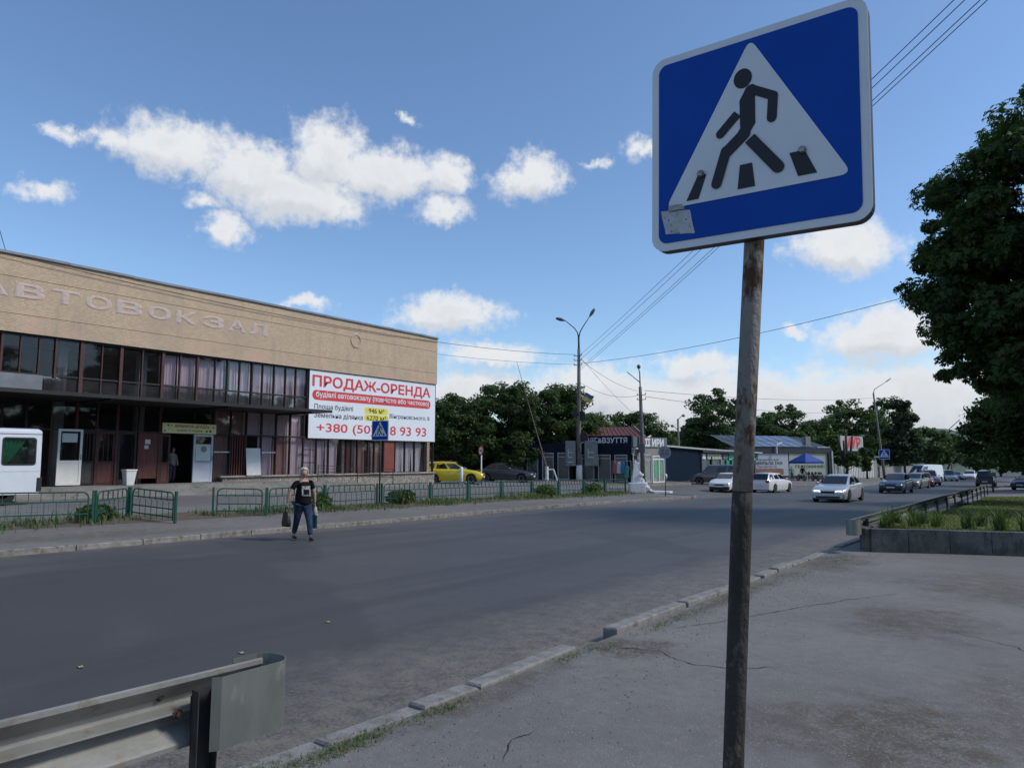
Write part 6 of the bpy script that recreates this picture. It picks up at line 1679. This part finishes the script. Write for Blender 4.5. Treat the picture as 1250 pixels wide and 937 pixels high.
T1 = Vector((-31.5, 52.25, 0)); T2 = Vector((-27.3, 55.35, 0))
SG = 'overhead wires running over the road to the upper right'
Ls = 'black overhead wire from the double lamp pole over the road to the top right corner'
for wn_, (dz, e, sg) in zip(('leftmost of four wires', 'second from the left of four wires', 'third from the left of four wires', 'rightmost of four wires'), ((10.6, (12.79, 2.56, 12.96), .3), (10.2, (13.08, 2.76, 13.14), .3), (9.5, (13.49, 3.06, 13.46), .3), (9.3, (13.67, 3.21, 13.55), .3))):
    wire(wn_ + ' from the double lamp pole over the road', T1 + Vector((0, 0, dz)), e, sg, .011, SG)
wire('single black wire from the double lamp pole rising right behind the sign to the chestnut', T1 + Vector((.3, 0, 9.95)), (1.5, 38, 10.6), .7, .016)
wire('wire from the double lamp pole back to the roof edge of the bus station', T1 + Vector((-.3, 0, 10.75)), (-31.6, 8, 9.72), .9, .016)
wire('thin second wire left of the double lamp pole', T1 + Vector((-.3, 0, 9.9)), (-38, 30, 9.9), .4, .012)
wire('slack wire from the double lamp pole down to the pole beside it, upper', T1 + Vector((.3, 0, 10.2)), T2 + Vector((-.3, 0, 7.6)), .35, .014)
wire('slack wire from the double lamp pole down to the pole beside it, lower', T1 + Vector((.3, 0, 8.2)), T2 + Vector((-.3, 0, 7.2)), .5, .014)
wire('wire crossing from the double lamp pole to the low blue pavilion', T1 + Vector((.3, 0, 10.3)), (-29, 63, 3.9), .4, .012)
wire('upper wire from the round-headed pole to the far right', T2 + Vector((.4, 0, 7.6)), (-22.4, 134, 12.3), .6, .018)
wire('lower wire from the round-headed pole to the far right', T2 + Vector((.4, 0, 7.1)), (-22.4, 134, 10.2), .9, .018)
wire('wire from the round-headed pole to the thin pole with floodlights', T2 + Vector((.3, 0, 5.7)), (-36.1, 83.45, 6.2), .5, .016)
wire('second wire from the round-headed pole to the thin pole with floodlights', T2 + Vector((.3, 0, 5.3)), (-36.1, 83.45, 5.6), .6, .016)
wire('wire from the thin pole with floodlights to the right over the grey roof', (-36.1, 83.45, 5.9), (-29, 101, 3.7), .5, .018)
wire('wire crossing in front of the far trees to the leaning lamp pole', (-40, 96, 7.0), (-21.9, 134.2, 8.2), .5, .03)
wire('short wire at the top left corner running down to the bus station roof', (-25.2, 6.9, 11.5), (-38.0, 12.5, 9.8), .3, .013)
# ------------------------------------------------------------------ shops beyond the station lot
m_navy = M('navy_cladding', (.008, .013, .030), (.006, .010, .022), sc=2, rough=.6, spec=.12)
m_navyw = M('navy_profiled_wall', (.009, .022, .045), (.007, .017, .036), sc=2, rough=.65, spec=.12)
m_alu = M('aluminium_frame', (.42, .42, .42), (.32, .32, .32), sc=5, rough=.45)
m_rooft = M('red_roof_sheet', (.17, .06, .05), (.13, .048, .04), sc=3, rough=.6)
m_rwall = M('grey_render', (.26, .25, .24), (.2, .195, .185), sc=2, rough=.9)
m_roofg = M('pale_grey_roof', (.42, .42, .42), (.33, .33, .33), sc=1.2, rough=.6)
m_signw = M('white_letters', (.68, .70, .72), rough=.5)
m_shopin = M('shop_inside', (.04, .04, .042), (.06, .055, .05), sc=1.2, rough=.9)
m_gsign = M('green_shop_sign', (.0, .30, .17), (.0, .24, .14), sc=3, rough=.5)
m_ysg = M('cream_shop_sign', (.42, .44, .33), rough=.6)
m_solar = M('solar_panel', (.10, .13, .19), (.085, .11, .165), sc=2, rough=.22, spec=.7)
m_billb = M('pale_hoarding', (.42, .45, .50), (.34, .37, .42), sc=1.2, rough=.6)
m_billg = M('green_tinted_hoarding', (.28, .34, .27), (.36, .38, .33), sc=.6, rough=.6)
m_orange = M('hoarding_orange', (.34, .12, .06), (.14, .10, .08), sc=1.5, rough=.6)
m_glass_s = glass_mat('shop_glass', (.6, .62, .64), rough=.3, base=.15, refl=.45)


class Wall:
    """builds pieces on a vertical wall from ground point A to B (seen from outside, A on the left)"""
    def __init__(s, A, B, th, root, mat):
        s.A = Vector((A[0], A[1], 0)); s.B = Vector((B[0], B[1], 0)); s.d = (s.B - s.A).normalized(); s.L = (s.B - s.A).length
        s.n = Vector((s.d.y, -s.d.x, 0)); s.root = root; s.z0 = g(*B)
        s.M = Matrix(((s.d.x, 0, s.n.x, s.A.x), (s.d.y, 0, s.n.y, s.A.y), (0, 1, 0, s.z0), (0, 0, 0, 1)))

    def box(s, name, u0, u1, z0, z1, d0, d1, mat, par=None, **k):
        p = []
        for z in (z0, z1):
            for u, d in ((u0, d0), (u1, d0), (u1, d1), (u0, d1)):
                q = s.A + s.d * u + s.n * d; p.append((q.x, q.y, s.z0 + z))
        mb = MB().add(p, [(0, 3, 2, 1), (4, 5, 6, 7), (0, 1, 5, 4), (1, 2, 6, 5), (2, 3, 7, 6), (3, 0, 4, 7)])
        o = mb.build(name, mat, par or s.root, world=(par is None or par is s.root), fix=False, **k)
        return o

    def text(s, name, body, mat, u0, z0, u1, z1, d, bold=0.):
        return textobj(name, body, mat, s.root, s.M @ Matrix.Translation((0, 0, d)), (u0, z0), (u1, z1), bold=bold)

    def window(s, u0, u1, z0, z1, fm, fw=.07, d=.0, trans=None, gm=None):
        o = s.box('window_frame', u0, u0 + fw, z0, z1, d, d + .08, fm)
        for a in ((u1 - fw, u1, z0, z1), (u0 + fw, u1 - fw, z1 - fw, z1), (u0 + fw, u1 - fw, z0, z0 + fw)): s.box('window_bar', *a, d, d + .08, fm, o)
        if trans: s.box('window_bar', u0 + fw, u1 - fw, trans - fw / 2, trans + fw / 2, d, d + .075, fm, o)
        s.box('pane', u0 + fw, u1 - fw, z0 + fw, z1 - fw, d + .02, d + .03, gm or m_glass_s, o)
        return o


# clothes shop
sh = thing('clothes_shop', 'low dark shop with glass front, navy sign band and red gable roof', 'shop', (-29, 53, g(-29, 53)))
A = (-38.5, 49.6); B = (-31.6, 51.9 + 1.2); C = (-27.75, 54.4); D = (-27.1, 59.6)
wl = Wall(A, B, .2, sh, m_navy); wf = Wall((-32.2, 52.95), C, .2, sh, m_navy); wr_ = Wall(C, D, .2, sh, m_rwall)
for w in (wl, wf, wr_):
    w.box('back_wall', 0, w.L, 0, 2.9, -3.6, -3.5, m_shopin); w.box('floor', 0, w.L, -.15, .02, -3.5, .0, m_shopin)
wl.box('sign_band', 0, wl.L, 2.45, 3.2, -.2, .06, m_navy); wl.box('plinth', 0, wl.L, -.1, .14, -.1, .05, m_rwall)
k = 0; u = .1
while u < wl.L - 1.0:
    wl.window(u, u + 1.0, .14, 2.42, m_alu, .07, trans=2.05); wl.box('pillar', u + 1.02, u + 1.3, 0, 2.45, -.1, .1, m_navy); u += 1.34
wf.box('sign_band', -.1, wf.L, 2.75, 4.0, -.2, .12, m_navy); wf.box('lower_band', -.1, wf.L, 2.42, 2.75, -.2, .06, m_navy)
wf.box('plinth', 0, wf.L, -.1, .14, -.1, .05, m_rwall)
u = .15
for i in range(3):
    wf.window(u + .25, u + 1.35, .14, 2.4, m_alu, .07, trans=2.08); wf.box('pillar', u + 1.38, u + 1.6, 0, 2.42, -.1, .1, m_navy); u += 1.42
wf.box('pillar', 0, .36, 0, 2.42, -.1, .1, m_navy)
wf.text('lettering', 'ОДЯГ&ВЗУТТЯ', m_signw, .25, 3.28, 4.35, 3.85, .122, .02)
wr_.box('upper_wall', 0, wr_.L, 2.5, 3.1, -.2, .05, m_rwall); wr_.box('sign_band', 0, wr_.L + .2, 3.1, 4.0, -.2, .12, m_boxgrey)
wr_.box('grey_sign', .05, .95, 3.12, 3.98, .12, .17, m_boxgrey)
wr_.box('red_letter', 1.55, 1.8, 3.2, 3.85, .122, .14, m_bred)
wr_.text('lettering', 'ІІ ИРИ', m_signw, 1.9, 3.2, 4.9, 3.88, .122, .05)
wr_.box('plinth', 0, wr_.L, -.1, .1, -.1, .05, m_rwall)
for a, b in ((.12, 1.55), (1.65, 2.9)): wr_.window(a, b, .1, 2.5, m_alu, .09, trans=2.05)
dr = wr_.window(3.1, 5.0, .05, 2.45, m_white, .12, trans=2.1)
m_gsheet = M('green_poster', (.03, .30, .14), (.2, .35, .25), sc=6, rough=.7)
wr_.box('poster', 3.35, 3.9, .5, 1.95, .04, .05, m_gsheet, dr); wr_.box('poster', 4.2, 4.75, .7, 1.9, .04, .05, m_gsheet, dr)
wr_.box('door_post', 4.05, 4.15, .1, 2.1, .0, .09, m_white)
wr_.box('side_pillar', 2.92, 3.08, 0, 2.5, -.05, .07, m_boxgrey)
for s_ in (0, .5): wr_.box('floodlight', .15 + s_ * 1.4, .4 + s_ * 1.4, 2.95, 3.05, .15, .4, m_signw)
wn = Wall(D, (-33.2, 60.2), .2, sh, m_rwall); wn.box('end_wall', 0, wn.L, -.3, 3.5, .0, .1, m_rwall)
m1 = MB().add([(-38.2, 50.2, 3.0), (-31.6, 53.4, 2.9), (-33, 58, 2.95), (-41, 55, 3.05), (-38.2, 50.2, 3.12), (-31.6, 53.4, 3.02), (-33, 58, 3.07), (-41, 55, 3.17)], [(0, 3, 2, 1), (4, 5, 6, 7), (0, 1, 5, 4), (1, 2, 6, 5), (2, 3, 7, 6), (3, 0, 4, 7)])
m1.build('flat_roof', m_rwall, sh, world=True)
m2 = MB().add([(-32.3, 53.1, 3.55), (-27.8, 54.5, 3.55), (-27.2, 59.6, 3.55), (-33, 60, 3.55), (-32.3, 53.1, 3.65), (-27.8, 54.5, 3.65), (-27.2, 59.6, 3.65), (-33, 60, 3.65)], [(0, 3, 2, 1), (4, 5, 6, 7), (0, 1, 5, 4), (1, 2, 6, 5), (2, 3, 7, 6), (3, 0, 4, 7)])
m2.build('flat_roof', m_rwall, sh, world=True)
# red gable roof
e1, e2 = Vector((-34.0, 55.2, 3.75)), Vector((-28.2, 57.8, 3.75)); r1, r2 = Vector((-35.0, 57.4, 4.75)), Vector((-30.2, 59.6, 4.75)); b1, b2 = Vector((-36.0, 59.6, 3.75)), Vector((-31.8, 61.6, 3.75))
MB().add([e1, e2, r2, r1, b2, b1], [(0, 1, 2, 3), (3, 2, 4, 5)]).build('red_roof', m_rooft, sh, world=True)
for i in range(16):
    u = (i + .5) / 16; p = e1.lerp(e2, u); q = r1.lerp(r2, u); MB().beam(p + Vector((0, 0, .02)), q + Vector((0, 0, .02)), .05, .04).build('roof_rib', m_rooft, sh, world=True)
MB().add([e2, b2, r2], [(0, 1, 2)]).build('gable', m_redwood, sh, world=True)
MB().beam(e2 + Vector((.1, 0, .03)), r2 + Vector((.1, 0, .03)), .12, .1).beam(r2 + Vector((.1, 0, .03)), b2 + Vector((.1, 0, .03)), .12, .1).build('gable_edge', m_rwall, sh, world=True)
# clothes rail outside the shop
for i, (c, nm, lab) in enumerate((((.42, .12, .14), 'red', 'red garment hanging outside the clothes shop'), ((.55, .55, .58), 'white', 'white garment hanging outside the clothes shop'), ((.04, .2, .42), 'blue', 'blue garment hanging outside the clothes shop'), ((.05, .30, .22), 'green', 'green garment hanging low outside the clothes shop'))):
    q = wf.A + wf.d * (3.35 + i * .33) + wf.n * .5; z_ = g(q.x, q.y)
    mm = M('cloth_' + nm, c, rough=.9)
    h = MB().grid([[(wf.d.x * (w - .5) * .3 * s_, wf.d.y * (w - .5) * .3 * s_ , h_) for w in (0, .33, .66, 1)] for h_, s_ in ((1.75, .5), (1.6, 1.1), (1.1, .9), (.8, 1.0))])
    h.v = [(a + .05 * math.sin(j * 2.1), b + .05 * math.cos(j * 1.7), c_) for j, (a, b, c_) in enumerate(h.v)]
    o = h.build('garment', mm, loc=(q.x, q.y, z_ - (.3 if i == 3 else 0))); tag(o, lab, 'garment', 'garments hanging outside the clothes shop'); sm_ = o.modifiers.new('t', 'SOLIDIFY'); sm_.thickness = .05
q0 = wf.A + wf.d * 3.1 + wf.n * .5; q1 = wf.A + wf.d * 4.7 + wf.n * .5
cr = thing('clothes_rail', 'clothes rail standing in front of the right shop window', 'clothes rail', (q0.x, q0.y, g(q0.x, q0.y)))
MB().tube([(0, 0, 0), (0, 0, 1.8), (q1.x - q0.x, q1.y - q0.y, 1.8), (q1.x - q0.x, q1.y - q0.y, 0)], .02, 6).build('rail', m_alu, cr)

# long navy pavilion with the small shops
pv = thing('blue_pavilion', 'long navy blue pavilion with a pale grey roof and green and cream shop signs', 'shop', (-29, 68, g(-29, 68)))
P1 = (-28.9, 63.0); P2 = (-29.75, 74.4); P3 = (-29.5, 93.2)
w1 = Wall(P1, P2, .2, pv, m_navyw); w2 = Wall(P2, P3, .2, pv, m_shopin)
w1.box('side_wall', 0, w1.L, -.1, 3.35, -.2, .0, m_navyw)
for i in range(38): w1.box('wall_rib', .15 + i * .3, .22 + i * .3, 0, 3.35, 0, .03, m_navyw)
w2.box('shop_back', 0, w2.L, -.1, 3.2, -2.2, -2.1, m_shopin)
for i in range(7): w2.box('pillar', i * 2.9, i * 2.9 + .3, 0, 2.7, -.2, .1, m_rwall if i == 2 else m_navyw)
for i in range(6): w2.window(i * 2.9 + .45, i * 2.9 + 2.75, .3, 2.35, m_alu, .08, d=-.15)
w2.box('sign_band', 0, w2.L, 2.4, 3.2, -.2, .0, m_shopin)
w2.box('roof_fascia', -.3, w2.L, 3.12, 3.32, -.1, .5, m_steel)
w2.box('white_figure_sign', .5, 1.4, 2.42, 3.0, .0, .08, m_signw); 
for i in range(4): w2.box('cream_sign', 1.9 + i * 1.05, 2.85 + i * 1.05, 2.4, 3.02, .0, .08, m_ysg)
w2.box('pale_sign', 6.6, 8.0, 2.42, 3.02, .0, .08, m_boxgrey)
w2.box('green_sign', 8.3, 11.5, 2.3, 3.2, .02, .1, m_gsign); w2.box('green_sign', 11.6, 18, 2.35, 3.1, .02, .1, m_gsign)
w2.box('white_cross', 13.6, 14.4, 2.5, 3.0, .1, .13, m_signw); w2.box('white_stripe', 11.8, 16.8, 2.68, 2.8, .1, .12, m_signw); w2.box('white_stripe', 8.4, 11.3, 2.36, 2.44, .1, .12, m_signw)
for a in (7.7, 9.6): w2.box('green_poster', a, a + 1.3, 1.5, 2.28, -.02, .02, m_gsign)
za, zb_ = g(*P1) + 3.42, g(*P3) + 3.3
pA = [Vector((P1[0] + .35, P1[1] - .2, za)), Vector((P2[0] + .4, P2[1], (za + zb_) / 2 + .05)), Vector((P3[0] + .6, P3[1], zb_))]
pB = [p + Vector((-7.5, 1.5, .55)) for p in pA]
rf = MB().grid([[a, b] for a, b in zip(pA, pB)]).grid([[a, a - Vector((0, 0, .16))] for a in pA]).grid([[pA[0], pB[0]], [pA[0] - Vector((0, 0, .16)), pB[0] - Vector((0, 0, .16))]])
rf.build('roof', m_roofg, pv, world=True)
MB().add([Vector((P1[0], P1[1], -.4)), Vector((P1[0] - 7, P1[1] + 1.3, -.3)), pB[0] - Vector((0, 0, .1)), pA[0] - Vector((.3, 0, .1))], [(0, 1, 2, 3)]).build('end_wall', m_navyw, pv, world=True)
# awning shelter right of the green sign (white frames)
aw = thing('shelter', 'small white framed stall shelter in front of the green shop sign', 'shelter', (-26.6, 79, g(-26.6, 79)))
MB().box(-1, 1, -1, 1, 2.3, 2.38).build('roof', m_signw, aw)
for a in (-.95, .95):
    for b in (-.95, .95): MB().tube([(a, b, 0), (a, b, 2.3)], .04, 6).build('leg', m_alu, aw)

# building with the solar panels
so_b = thing('solar_roof_shop', 'low shop with a sloping roof of solar panels and big printed hoardings on its front', 'shop', (-28, 98, g(-28, 98)))
S1 = (-32.4, 91.4); S2 = (-23.5, 105.3)
ws = Wall(S1, S2, .2, so_b, m_billb); Lw = ws.L
zc_ = 0
ws.box('front_wall', 0, Lw, -.1, 4.0, -.3, .0, m_shopin); ws.box('eave_beam', -.4, Lw + .2, 3.62, 4.25, -.1, .25, m_steel)
ws.box('hoarding', .1, Lw * .56, .6, 3.6, .0, .06, m_billb); ws.box('hoarding', Lw * .57, Lw - .5, .6, 3.6, .0, .06, m_billg)
ws.box('orange_print', 3.3, 8.4, .75, 1.55, .06, .07, m_orange); ws.box('dark_base', 0, Lw, -.1, .55, .0, .1, m_shopin)
ws.text('lettering', 'ВИРОБНИЦТВО ДЛЯ', m_sblack, 3.5, 2.55, 7.6, 2.8, .064, .02); ws.text('lettering', 'РАВИЛЬЛА ІЖА', m_sblack, 3.3, 2.05, 8.3, 2.48, .064, .03); ws.text('lettering', 'ЛІКУВАТИ ТА', m_sblack, 4.1, 1.65, 7.3, 1.9, .064, .01)
ws.text('lettering', 'ГЕЛІОКИНИЙ', m_sblack, 10.4, 1.6, 15.4, 2.1, .064, .03)
ws.box('corner_post', Lw - .45, Lw - .1, 0, 3.7, .0, .3, m_steel); ws.box('silver_downpipe', Lw - .05, Lw + .18, 0, 3.9, .2, .42, m_alu)
E0 = ws.A + ws.n * .3 + Vector((0, 0, ws.z0 + 4.28)); slope = Vector((-ws.n.x * 6.2, -ws.n.y * 6.2, 1.75))
E1 = E0 + ws.d * Lw
MB().add([E0, E1, E1 + slope, E0 + slope + ws.d * 1.6], [(0, 1, 2, 3)]).build('roof', m_steel, so_b, world=True)
npn = 8
for i in range(npn):
    for j in (0, 1):
        u0 = .5 + i * 1.63 + j * .7; o0 = E0 + ws.d * u0 + slope * (.04 + j * .48) + Vector((0, 0, .08)); a = ws.d * 1.57; b = slope * .455
        nr = a.cross(b).normalized() * .03
        pm = MB().add([o0, o0 + a, o0 + a + b, o0 + b, o0 + nr, o0 + a + nr, o0 + a + b + nr, o0 + b + nr], [(0, 3, 2, 1), (4, 5, 6, 7), (0, 1, 5, 4), (1, 2, 6, 5), (2, 3, 7, 6), (3, 0, 4, 7)])
        pm.build('solar_panel', m_solar, so_b, world=True)
for i in range(npn + 1):
    u0 = .46 + i * 1.63; o0 = E0 + ws.d * u0 + slope * .03 + Vector((0, 0, .13)); MB().beam(o0, o0 + slope * .94 + ws.d * .7, .06, .05).build('panel_rail', m_alu, so_b, world=True)
ws.box('roof_unit', Lw - 3.2, Lw - 2.4, 4.6, 5.9, -1.6, -.9, m_rwall); ws.box('pale_roof_sheet', Lw - 2.2, Lw, 4.35, 4.5, -3, .1, m_roofg)
q = ws.A + ws.d * 7.0 + ws.n * .5
cam_ = MB().beam((0, 0, 0), (0, 0, 1.3), .14, .14, up=(1, 0, 0)).beam((0, 0, 1.2), (.5, .8, 1.5), .16, .16).build('white_bracket', m_signw, so_b, world=True); cam_.location += Vector((q.x, q.y, ws.z0 + 3.5))

# blue tent
te = thing('gazebo_tent', 'small blue peaked tent on thin white legs in front of the hoardings', 'tent', (-23.9, 94.4, g(-23.9, 94.4)), R(57))
m_tblue = M('blue_canvas', (.02, .07, .32), (.015, .05, .24), sc=2, rough=.7)
a = 1.45
MB().add([(-a, -a, 2.35), (a, -a, 2.35), (a, a, 2.35), (-a, a, 2.35), (0, 0, 3.45), (-a, -a, 2.1), (a, -a, 2.1), (a, a, 2.1), (-a, a, 2.1)], [(0, 1, 4), (1, 2, 4), (2, 3, 4), (3, 0, 4), (5, 6, 1, 0), (6, 7, 2, 1), (7, 8, 3, 2), (8, 5, 0, 3)]).build('canopy', m_tblue, te)
for sx_ in (-1, 1):
    for sy in (-1, 1): MB().tube([(sx_ * 1.4, sy * 1.4, 0), (sx_ * 1.4, sy * 1.4, 2.3)], .035, 6).build('leg', m_signw, te)
# goods and bikes below the tent
m_goods = M('dark_goods', (.05, .045, .05), (.12, .10, .10), sc=4, rough=.9)
st_ = thing('market_table', 'market table piled with dark goods under the blue tent', 'table', (-23.3, 95.2, g(-23.3, 95.2)), R(57))
MB().box(-1.2, 1.2, -.4, .4, .72, .78).build('table_top', m_goods, st_)
for a in (-1.1, 1.1):
    for b in (-.35, .35): MB().tube([(a, b, 0), (a, b, .72)], .03, 6).build('leg', m_steel, st_)
for i in range(9): MB().ball((-1.1 + i * .27, random.uniform(-.2, .2), .9), (.16, .2, random.uniform(.12, .3)), 7).build('goods', m_goods, st_)


def bike(label, x, y, rz):
    t = thing('motorbike', label, 'motorbike', (x, y, g(x, y)), rz, 'two-wheelers at the tent')
    for wx in (-.62, .62):
        P = [(wx + .3 * math.cos(a / 16 * 6.283), 0, .32 + .3 * math.sin(a / 16 * 6.283)) for a in range(17)]
        w = MB().tube(P, .05, 6).build('wheel', m_tyre, t); MB().lathe([(.06, -.03), (.26, -.01), (.26, .01), (.06, .03)], (wx, 0, .32), 14, ax='y').build('rim', m_rim, w)
    MB().tube([(.62, 0, .32), (.45, 0, .95), (.4, 0, 1.02)], .035, 6).tube([(.4, -.3, 1.05), (.42, 0, 1.0), (.4, .3, 1.05)], .018, 6).build('fork_and_handlebar', m_steel, t)
    MB().ball((.1, 0, .72), (.3, .13, .15), 8).build('tank', p_sil, t, smooth=True)
    MB().ball((-.35, 0, .74), (.38, .13, .08), 8).build('seat', m_dkplast, t, smooth=True)
    MB().box(-.25, .25, -.14, .14, .25, .58).build('engine', m_steel, t, bevel=.03)
    MB().ball((.52, 0, .88), (.09, .1, .1), 8).build('headlamp', m_hl, t)
    MB().tube([(-.62, 0, .32), (-.2, 0, .45), (.3, 0, .8)], .03, 6).build('frame', m_steel, t)
bike('motorbike with a pale headlamp parked left of the tent', -23.6, 90.8, R(-40)); bike('second motorbike parked under the tent', -22.6, 93.3, R(-50))

# building with the red and white sign, pale slatted wall, fences and walls behind the parked cars
rb_ = thing('corner_shop', 'pale low shop with a white slatted front behind the pruned street tree', 'shop', (-25, 125, g(-25, 125)))
wp = Wall((-26.2, 111.5), (-23.8, 141.5), .2, rb_, m_rwall)
wp.box('wall', 0, wp.L, -.1, 3.5, -.3, 0, m_rwall)
for i in range(20): wp.box('white_slat', 9.5 + i * .92, 9.95 + i * .92, .1, 3.1, .0, .08, m_white)
for i in range(4): wp.window(.6 + i * 2.1, 2.3 + i * 2.1, .4, 2.9, m_white, .12, d=.0)
wp.box('flat_roof', -.3, wp.L + .3, 3.5, 3.75, -7, .5, m_boxgrey)
rw = thing('red_white_sign', 'white rooftop sign with red letters among the bare limbs of the pruned tree', 'sign', (-26, 124.7, 4))
wv = Wall((-26.4, 123.5), (-24.3, 129.9), .2, rw, m_signw); wv.z0 = 0; wv.M = Matrix(((wv.d.x, 0, wv.n.x, wv.A.x), (wv.d.y, 0, wv.n.y, wv.A.y), (0, 1, 0, 0), (0, 0, 0, 1)))
wv.box('sign_board', 0, wv.L, 3.2, 5.6, .5, .62, m_boxprint); wv.text('lettering', 'МУР', m_bred, 1.2, 3.6, 6.0, 5.5, .63, .05)
for u in (.5, wv.L - .5): wv.box('sign_leg', u, u + .12, 2.6, 3.2, .5, .62, m_steel)
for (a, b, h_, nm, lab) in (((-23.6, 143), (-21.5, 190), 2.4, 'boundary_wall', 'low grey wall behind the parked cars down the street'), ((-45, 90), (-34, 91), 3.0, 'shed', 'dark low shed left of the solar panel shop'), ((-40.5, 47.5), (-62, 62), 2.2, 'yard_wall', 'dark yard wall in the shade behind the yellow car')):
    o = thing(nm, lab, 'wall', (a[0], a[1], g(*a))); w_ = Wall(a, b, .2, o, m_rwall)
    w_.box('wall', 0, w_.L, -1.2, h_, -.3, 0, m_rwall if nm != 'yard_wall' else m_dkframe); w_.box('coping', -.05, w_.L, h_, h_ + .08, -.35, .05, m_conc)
